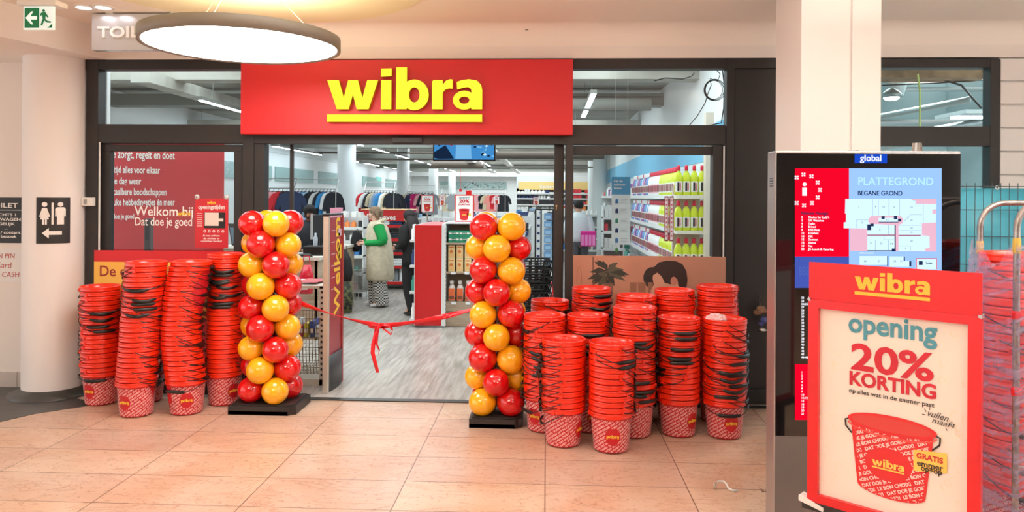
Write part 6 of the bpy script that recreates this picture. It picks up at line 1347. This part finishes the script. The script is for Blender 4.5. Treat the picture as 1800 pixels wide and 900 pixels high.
MB().cyl((x0+.03, YP, z1), (x0+.03, YP, SC), .0012, n=6).cyl((x1-.03, YP, z1), (x1-.03, YP, SC), .0012, n=6).build('hanging_wire', M_chrome, t, world=True)
# extinguisher / exit signs far away
f = pbox(MB(), 807, 332, 812, 337, 36, .02); p = at(809.5, 332, 36); f.cyl((p.x, 36.01, p.z), (p.x, 36.01, SC), .01, n=6); tag(f.build('fire_sign', M_gloss_red), 'small red square safety sign far back between the columns', 'sign')
f = MB().box(SWL, 33, at(667, 318, 33.5).z, SWL+.05, 33.9, at(667, 311, 33.5).z); tag(f.build('exit_sign', emat('far_exit', (150, 220, 215), 1)), 'small distant pale green exit sign on the left shop wall', 'exit sign')
# ================================================================ PEOPLE
def skin_mesh(V, E, R, sub=2):
    me = bpy.data.meshes.new('skin'); me.from_pydata([tuple(v) for v in V], E, []); o = bpy.data.objects.new('skin', me); COL.objects.link(o)
    md = o.modifiers.new('s', 'SKIN'); md.use_smooth_shade = True; o.modifiers.new('u', 'SUBSURF').levels = sub
    o.modifiers['u'].render_levels = sub
    for i, r in enumerate(R):
        sv = me.skin_vertices[0].data[i]; rr = r if isinstance(r, tuple) else (r, r); sv.radius = rr; sv.use_root = (i == 0)
    dg = bpy.context.evaluated_depsgraph_get(); dg.update(); out = bpy.data.meshes.new_from_object(o.evaluated_get(dg)); bpy.data.objects.remove(o)
    vs = [tuple(v.co) for v in out.vertices]; fs = [tuple(p.vertices) for p in out.polygons]; bpy.data.meshes.remove(out)
    return vs, fs
def limb(m, pts, rad, n=14, mm=0, sq=1.0):
    P = [Vector(p) for p in pts]; Q = []; RR = []
    for i in range(len(P)-1):
        for k in range(5):
            u = k/5; Q.append(P[i].lerp(P[i+1], u)); RR.append(rad[i]+(rad[i+1]-rad[i])*u)
    Q.append(P[-1]); RR.append(rad[-1])
    # soften the joints
    for _ in range(2): Q = [Q[0]]+[(Q[i-1]+Q[i]*2+Q[i+1])/4 for i in range(1, len(Q)-1)]+[Q[-1]]
    return m.tube(Q, RR, n, mm)
def hand(m, wrist, dirv, palmn, s=1.0, curl=.6, mm=0):
    d = Vector(dirv).normalized(); nn = Vector(palmn); nn = (nn-d*nn.dot(d)).normalized(); side = d.cross(nn)
    w = Vector(wrist); ring = [w-d*.01, w+d*.03*s, w+d*.06*s, w+d*.085*s]
    m.tube(ring, [.022*s, .034*s, .037*s, .034*s], 12, mm, flat=(1, .55)) if abs(side.z) > .5 else m.tube(ring, [.022*s, .034*s, .037*s, .034*s], 12, mm, flat=(.8, .7))
    for i, (off, L_) in enumerate([(-.028, .065), (-.009, .075), (.010, .07), (.028, .055)]):
        b = w+d*.08*s+side*off*s; p1 = b+d*L_*.45*s+nn*(-.2*L_*curl)*s; p2 = p1+(d*math.cos(curl)-nn*math.sin(curl))*L_*.35*s; p3 = p2+(d*math.cos(curl*1.8)-nn*math.sin(curl*1.8))*L_*.3*s
        m.tube([b-d*.015*s, b, p1, p2, p3], [.008*s, .0095*s, .009*s, .008*s, .006*s], 8, mm)
    b = w+d*.03*s-side*.03*s; m.tube([b, b-side*.022*s+d*.02*s-nn*.01, b-side*.03*s+d*.048*s-nn*.02, b-side*.026*s+d*.065*s-nn*.025], [.012*s, .011*s, .009*s, .007*s], 8, mm)
def body(par, J, skinmat, H=1.7, hands=(1, 1), curl=.7, palm=((0, 0, 1), (0, 0, 1))):
    V = []; E = []; R = []
    def a(k, r, p=None):
        V.append(J[k]); R.append(r); i = len(V)-1
        if p is not None: E.append((p, i))
        return i
    pel = a('pelvis', (.13, .10)); sp = a('waist', (.12, .09), pel); ch = a('chest', (.14, .10), sp); nk = a('neck', .052, ch); hb = a('head_base', .06, nk)
    hm = a('head_mid', (.073, .088), hb); ht = a('head_top', (.06, .072), hm)
    for s_ in 'LR':
        sh = a('sh'+s_, .055, ch); el = a('el'+s_, .042, sh); wr = a('wr'+s_, .027, el)
        hp = a('hip'+s_, .085, pel); kn = a('kn'+s_, .058, hp); an = a('an'+s_, .04, kn); to = a('to'+s_, .035, an)
    vs, fs = skin_mesh(V, E, R, 2); m = MB(); m.add(vs, fs, 0, True)
    for i, s_ in enumerate('LR'):
        d = Vector(J['wr'+s_])-Vector(J['el'+s_]); hd_ = J.get('hd'+s_, d); hand(m, J['wr'+s_], hd_, palm[i], .95, curl)
    # face: nose, brow, ears grown on the head
    c = Vector(J['head_mid']); f = J['face'].normalized(); up = Vector((0, 0, 1)); up = (up-f*up.dot(f)).normalized(); sd = f.cross(up)
    m.tube([c+f*.083+up*.01, c+f*.10-up*.018, c+f*.094-up*.03], [.008, .014, .009], 8); m.ball(c+f*.06-up*.062, .035, (.9, .9, .8), 12, 8)
    for q in (-1, 1): m.ball(c+sd*q*.073-up*.008-f*.005, .02, (.5, .8, 1.3), 10, 8); m.ball(c+sd*q*.035+f*.058-up*.025, .026, n=10, k=8)
    m.build('body', skinmat, par)
    e = MB()
    for q in (-1, 1): e.ball(c+f*.083+sd*q*.03+up*.006, .0075, (1, 1, .7), 8, 6)
    e.build('eye', mat('eye_dark', (30, 22, 20), .3), par); MB().tube([c+f*.082-up*.047-sd*.022, c+f*.09-up*.05, c+f*.082-up*.047+sd*.022], .0045, 6).build('mouth', mat('lips', (170, 90, 84), .5), par)
    return c, f, up, sd
def base_joints(lean=0, face=(0, -1, 0)):
    J = {'pelvis': (0, 0, .95), 'waist': (0, .0-lean*.05, 1.10), 'chest': (0, -lean*.12, 1.30), 'neck': (0, -lean*.17-.005, 1.46), 'head_base': (0, -lean*.2-.02, 1.52), 'head_mid': (0, -lean*.24-.03, 1.60), 'head_top': (0, -lean*.24-.022, 1.665),
         'hipL': (.09, 0, .88), 'knL': (.1, -.02, .48), 'anL': (.1, .03, .08), 'toL': (.12, -.12, .035), 'hipR': (-.09, 0, .88), 'knR': (-.1, -.02, .48), 'anR': (-.1, .03, .08), 'toR': (-.12, -.12, .035),
         'shL': (.17, -lean*.12, 1.4), 'shR': (-.17, -lean*.12, 1.4), 'elL': (.22, .02, 1.12), 'elR': (-.22, .02, 1.12), 'wrL': (.22, -.06, .88), 'wrR': (-.22, -.06, .88), 'face': Vector(face)}
    return J
def torso(m, J, z0, z1, rx, ry, extra=0, n=24, mm=0):
    # rx, ry lists along the height from z0 to z1
    secs = []; N = len(rx)
    for i in range(N):
        z = z0+(z1-z0)*i/(N-1); u = max(0, min(1, (z-.95)/.51)); cy_ = J['pelvis'][1]+(J['neck'][1]-J['pelvis'][1])*u; secs.append((0, cy_, z, rx[i]+extra, ry[i]+extra))
    return m.loft(secs, n, mm)
def legs(par, J, matl, r=(.105, .08, .07), zend=.07, flare=0, nm='trousers'):
    m = MB()
    for s_ in 'LR':
        an = Vector(J['an'+s_]); kn = Vector(J['kn'+s_]); hp = Vector(J['hip'+s_]); e = an.copy(); e.z = zend; hp.z = .95
        limb(m, [hp, kn, e], [r[0], r[1], r[2]+flare], 18)
    p = J['pelvis']; m.loft([(0, p[1], .84, .16, .12), (0, p[1], .92, .175, .13), (0, p[1], 1.02, .155, .115)], 20); return m.build(nm, matl, par)
def shoes(par, J, matl, solem):
    for s_ in 'LR':
        an = Vector(J['an'+s_]); to = Vector(J['to'+s_]); d = Vector((to.x-an.x, to.y-an.y, 0)).normalized(); an0 = Vector((an.x, an.y, 0)); ang = math.atan2(d.x, -d.y)
        m = MB(); M_ = Matrix.Translation(an0+Vector((0, 0, max(0, an.z-.08)))) @ Matrix.Rotation(ang, 4, 'Z')
        m.loft([(0, -.055, .02, .043, .135), (0, -.05, .045, .043, .13), (0, -.02, .075, .038, .09), (0, .02, .11, .034, .045)], 18, 0, M=M_); o = m.build('shoe', matl, par); m = MB(); m.loft([(0, -.057, .0, .045, .14), (0, -.057, .022, .046, .141)], 20, M=M_); s = m.build('sole', solem, None); s.parent = o; s.location = (0, 0, 0)
        off = None
def fix(o): return o
def sole_fix():
    pass

M_skin1 = mat('skin_light', (226, 178, 156), .5); M_skin2 = mat('skin_deep', (128, 84, 64), .5); M_skin3 = mat('skin_tan', (206, 156, 132), .5)
def shaggy(m, amt, seed):
    rnd = random.Random(seed); m.v = [v*(1)+Vector((rnd.uniform(-amt, amt), rnd.uniform(-amt, amt), rnd.uniform(-amt, amt))) for v in m.v]; return m
# --- woman in the cream vest, facing left
p = fl(668, 538); sc = .865
t = thing('person', 'woman in long cream vest, green sweater and checked wide trousers holding a black pouch', 'person', (p.x, p.y, 0), math.radians(-76)); t.scale = (sc*1.14, sc*1.14, sc)
J = base_joints(.3, (0, -1, -.28)); J['elL'] = (.24, .05, 1.12); J['wrL'] = (.12, -.22, 1.10); J['elR'] = (-.24, .0, 1.12); J['wrR'] = (-.08, -.28, 1.12); J['knR'] = (-.1, -.08, .48); J['anR'] = (-.1, -.06, .08); J['toR'] = (-.12, -.2, .035)
c, f, up, sd = body(t, J, M_skin1, curl=.9, palm=((-1, 0, 0), (1, 0, 0)))
m = MB(); torso(m, J, .9, 1.47, [.19, .175, .185, .2, .19, .08], [.15, .14, .14, .14, .12, .07])
for s_ in 'LR': limb(m, [J['sh'+s_], J['el'+s_], J['wr'+s_]], [.085, .078, .045], 16)
m.build('sweater', mat('sweater_green', (14, 150, 70), .8, bump=(60, .2)), t)
m = MB(); m.loft([(0, .0, .46, .235, .2), (0, 0, .5, .25, .215), (0, -.005, .7, .245, .21), (0, -.01, .95, .235, .2), (0, -.03, 1.2, .225, .185), (0, -.045, 1.36, .205, .16), (0, -.05, 1.44, .15, .12), (0, -.055, 1.47, .09, .09)], 32)
limb(m, [(.12, -.04, 1.43), (.19, -.03, 1.37)], [.06, .088], 14); limb(m, [(-.12, -.04, 1.43), (-.19, -.03, 1.37)], [.06, .088], 14)
shaggy(m, .004, 3); vest = m.build('vest', mat('sherpa_cream', (216, 204, 178), .95, bump=(45, .6), vary=(16, (196, 184, 158))), t)
m = MB(); m.tube([(-.07, -.13, 1.36), (-.1, -.06, 1.45), (-.07, .03, 1.49), (0, .06, 1.50), (.07, .03, 1.49), (.1, -.06, 1.45), (.07, -.13, 1.36), (.03, -.2, 1.2)], .034, 12); shaggy(m, .004, 4); o = m.build('collar', MATS['sherpa_cream'], vest); 
m = MB(); strip(m, [(0, -.235, 1.28), (0, -.232, 1.0), (0, -.232, .75), (0, -.222, .5)], .012, up=(1, 0, 0)); m.build('placket', mat('placket_dark', (110, 98, 80), .8), vest)
def check_mat():
    m = bpy.data.materials.new('houndstooth'); m.use_nodes = True; nt = m.node_tree; b = nt.nodes['Principled BSDF']; tc = nt.nodes.new('ShaderNodeTexCoord'); ck = nt.nodes.new('ShaderNodeTexChecker'); ck.inputs['Scale'].default_value = 42; ck.inputs[1].default_value = lin((226, 222, 216)); ck.inputs[2].default_value = lin((30, 28, 30)); nt.links.new(tc.outputs['Object'], ck.inputs[0]); nt.links.new(ck.outputs[0], b.inputs['Base Color']); b.inputs['Roughness'].default_value = .8; return m
legs(t, J, check_mat(), (.11, .11, .1), .05, .01); shoes(t, J, mat('sneaker_white', (226, 224, 222), .5), mat('sole_grey', (190, 186, 180), .6))
m = MB(); m.ball(c+up*.03-f*.03, .10, (1.0, 1.0, .95), 20, 14)
m.v = [v if (Vector(v)-c).dot(f) < .03 or (Vector(v)-c).dot(up) > .06 else c+(Vector(v)-c)*.78 for v in m.v]
for q in (-1, 1): m.tube([c+sd*q*.06+up*.07-f*.01, c+sd*q*.09-f*.045, c+sd*q*.085-up*.07-f*.045, c+sd*q*.07-up*.11-f*.03], [.026, .032, .03, .012], 8)
m.tube([c-f*.07+up*.05, c-f*.10, c-f*.085-up*.08], [.05, .05, .03], 10); shaggy(m, .006, 5); m.build('hair', mat('hair_ash', (150, 124, 96), .6, vary=(30, (104, 82, 62))), t)
m = MB()
for q in (-1, 1): m.ring(0, 0, .026, .02, .02, .014, .006, 0, frame(c+f*.098+sd*q*.033+up*.004, sd, up), n=18); m.tube([c+f*.095+sd*q*.058+up*.008, c+sd*q*.08+up*.004], .004, 6)
m.tube([c+f*.103-sd*.01+up*.006, c+f*.103+sd*.01+up*.006], .004, 6); m.build('glasses', M_white, t)
rot = Matrix.Rotation(t.rotation_euler[2], 3, 'Z')
def wpos(t_, loc): return Vector(t_.location)+Matrix.Rotation(t_.rotation_euler[2], 3, 'Z') @ (Vector(loc)*t_.scale[0])
w = wpos(t, (-.06, -.36, 1.0)); b = thing('pouch', 'black fur pouch held in the hands of the woman in the vest', 'pouch', w-Vector((0, 0, .17)))
m = MB(); m.loft([(0, 0, 0, .03, .03), (0, 0, .06, .08, .05), (.01, 0, .17, .095, .055), (.01, 0, .25, .07, .04), (.0, 0, .3, .04, .02)], 18); shaggy(m, .006, 8); m.build('body', mat('fur_black', (22, 20, 22), .9), b); MB().tube([(-.02, 0, .28), (.02, -.02, .34), (.06, 0, .26)], .007, 6).build('strap', M_black, b)
# --- woman in black, back half turned, facing left
p = fl(724, 553); sc = .85
t = thing('person', 'long dark haired woman dressed in black standing beside the red gondola', 'person', (p.x, p.y, 0), math.radians(-128)); t.scale = (sc, sc, sc)
J = base_joints(.25, (0, -1, -.3)); J['elL'] = (.23, .02, 1.14); J['wrL'] = (.14, -.22, 1.10); J['elR'] = (-.23, .02, 1.14); J['wrR'] = (-.1, -.26, 1.12); J['anL'] = (.1, .1, .08); J['toL'] = (.1, -.06, .035); J['anR'] = (-.1, -.08, .08); J['toR'] = (-.1, -.24, .035); J['knR'] = (-.1, -.06, .48)
c, f, up, sd = body(t, J, M_skin3, curl=.9, palm=((-1, 0, 0), (1, 0, 0)))
M_bk1 = mat('cloth_black_knit', (22, 20, 21), .85, bump=(60, .2)); m = MB(); torso(m, J, .8, 1.48, [.19, .185, .17, .18, .195, .18, .07], [.15, .14, .13, .13, .13, .11, .065])
for s_ in 'LR': limb(m, [Vector(J['sh'+s_])*.55+Vector(J['chest'])*.0+Vector((0, -.03, .66)), J['sh'+s_], J['el'+s_], J['wr'+s_]], [.06, .082, .068, .042], 16)
m.loft([(0, J['neck'][1], 1.40, .14, .09), (0, J['neck'][1], 1.46, .085, .075), (0, J['neck'][1]-.01, 1.50, .06, .06)], 18); m.build('sweater', M_bk1, t); legs(t, J, mat('trousers_black', (26, 23, 24), .8), (.1, .075, .06), .09); shoes(t, J, mat('shoe_black', (30, 28, 28), .5), mat('sole_beige', (190, 172, 140), .6))
m = MB(); m.ball(c+up*.02-f*.018, .10, (1.0, 1.05, 1.02), 20, 14); m.v = [v if (Vector(v)-c).dot(f) < .045 or (Vector(v)-c).dot(up) > .065 else c+(Vector(v)-c)*.78 for v in m.v]
m.loft([(0, .07, 1.08, .06, .03), (0, .085, 1.18, .13, .05), (0, .075, 1.35, .14, .07), (0, .01, 1.5, .115, .09), (0, -.02, 1.62, .09, .09)], 20); m.build('hair', mat('hair_dark', (38, 24, 20), .65, vary=(40, (20, 13, 12))), t)
w = wpos(t, (-.05, -.33, 1.08)); b = thing('phone', 'small pale device held by the dark haired woman', 'phone', w); MB().box(-.035, -.005, 0, .035, .005, .13).build('casing', M_paper, b, bev=.003); MB().box(-.03, -.006, .01, .03, -.005, .12).build('display', M_dark, b)
# --- man behind the counter
p = at(543, 500, 9.75); t = thing('person', 'bearded man in black top looking down behind the checkout counter', 'person', (p.x, 9.75, 0), math.radians(20)); sc = .89; t.scale = (sc, sc, sc)
J = base_joints(.5, (.25, -1, -.35)); J['elL'] = (.25, -.02, 1.12); J['wrL'] = (.16, -.28, 1.06); J['elR'] = (-.25, -.02, 1.12); J['wrR'] = (-.12, -.3, 1.06)
c, f, up, sd = body(t, J, M_skin2, curl=.8)
m = MB(); torso(m, J, .9, 1.49, [.18, .18, .19, .215, .2, .075], [.13, .13, .135, .14, .12, .07])
for s_ in 'LR': limb(m, [J['sh'+s_], J['el'+s_], J['wr'+s_]], [.088, .07, .042], 16)
m.build('shirt', mat('shirt_black', (26, 28, 36), .8), t); legs(t, J, mat('trousers_black', (0, 0, 0))); shoes(t, J, mat('shoe_black', (0, 0, 0)), mat('sole_grey', (0, 0, 0)))
m = MB(); m.ball(c+up*.035-f*.01, .094, (.98, 1.05, .95), 20, 14); m.v = [v if (Vector(v)-c).dot(f) < .05 or (Vector(v)-c).dot(up) > .075 else c+(Vector(v)-c)*.75 for v in m.v]; m.build('hair', mat('hair_black', (16, 13, 13), .8), t)
m = MB()
for q in range(9):
    a_ = -1.25+2.5*q/8; m.ball(c+f*.068*math.cos(a_)+sd*.064*math.sin(a_)-up*(.068-.025*abs(math.sin(a_))), .02, n=8, k=6)
m.build('beard', MATS['hair_black'], t)
# --- man in white shirt, seen from behind
p = at(1018, 400, 13.2); t = thing('person', 'dark haired man in white shirt and grey trousers seen from behind in the right aisle', 'person', (p.x, 13.2, 0), math.radians(195)); sc = .93; t.scale = (sc, sc, sc)
J = base_joints(.15, (.5, -1, -.1)); J['elL'] = (.26, -.02, 1.14); J['wrL'] = (.2, -.2, 1.0); J['elR'] = (-.24, .03, 1.13); J['wrR'] = (-.24, -.06, .9)
c, f, up, sd = body(t, J, M_skin3)
m = MB(); torso(m, J, .93, 1.49, [.19, .19, .19, .21, .2, .075], [.14, .14, .14, .14, .12, .07])
for s_ in 'LR': limb(m, [J['sh'+s_], J['el'+s_], J['wr'+s_]], [.085, .072, .045], 16)
m.build('shirt', mat('shirt_white', (222, 228, 230), .8), t); legs(t, J, mat('trousers_grey', (84, 86, 92), .8)); shoes(t, J, mat('shoe_black', (0, 0, 0)), mat('sole_grey', (0, 0, 0)))
m = MB(); m.ball(c+up*.03-f*.014, .098, (.98, 1.05, 1), 20, 14); m.v = [v if (Vector(v)-c).dot(f) < .05 or (Vector(v)-c).dot(up) > .07 else c+(Vector(v)-c)*.75 for v in m.v]; m.build('hair', mat('hair_black', (0, 0, 0)), t)
x_ = at(1034, 410, 12.9); b = thing('pink_pack', 'bright pink pack held low by the man in the white shirt', 'pack', (x_.x, 12.95, at(1034, 433, 12.95).z)); MB().box(-.13, -.05, 0, .13, .05, .27).build('body', mat('pack_magenta', (226, 40, 150), .3), b, bev=.01)
m = MB()
for k in range(4): m.box(-.12+.065*k, -.054, .02, -.075+.065*k, -.05, .2)
m.build('label', mat('pack_pink', (240, 140, 200), .4), b)
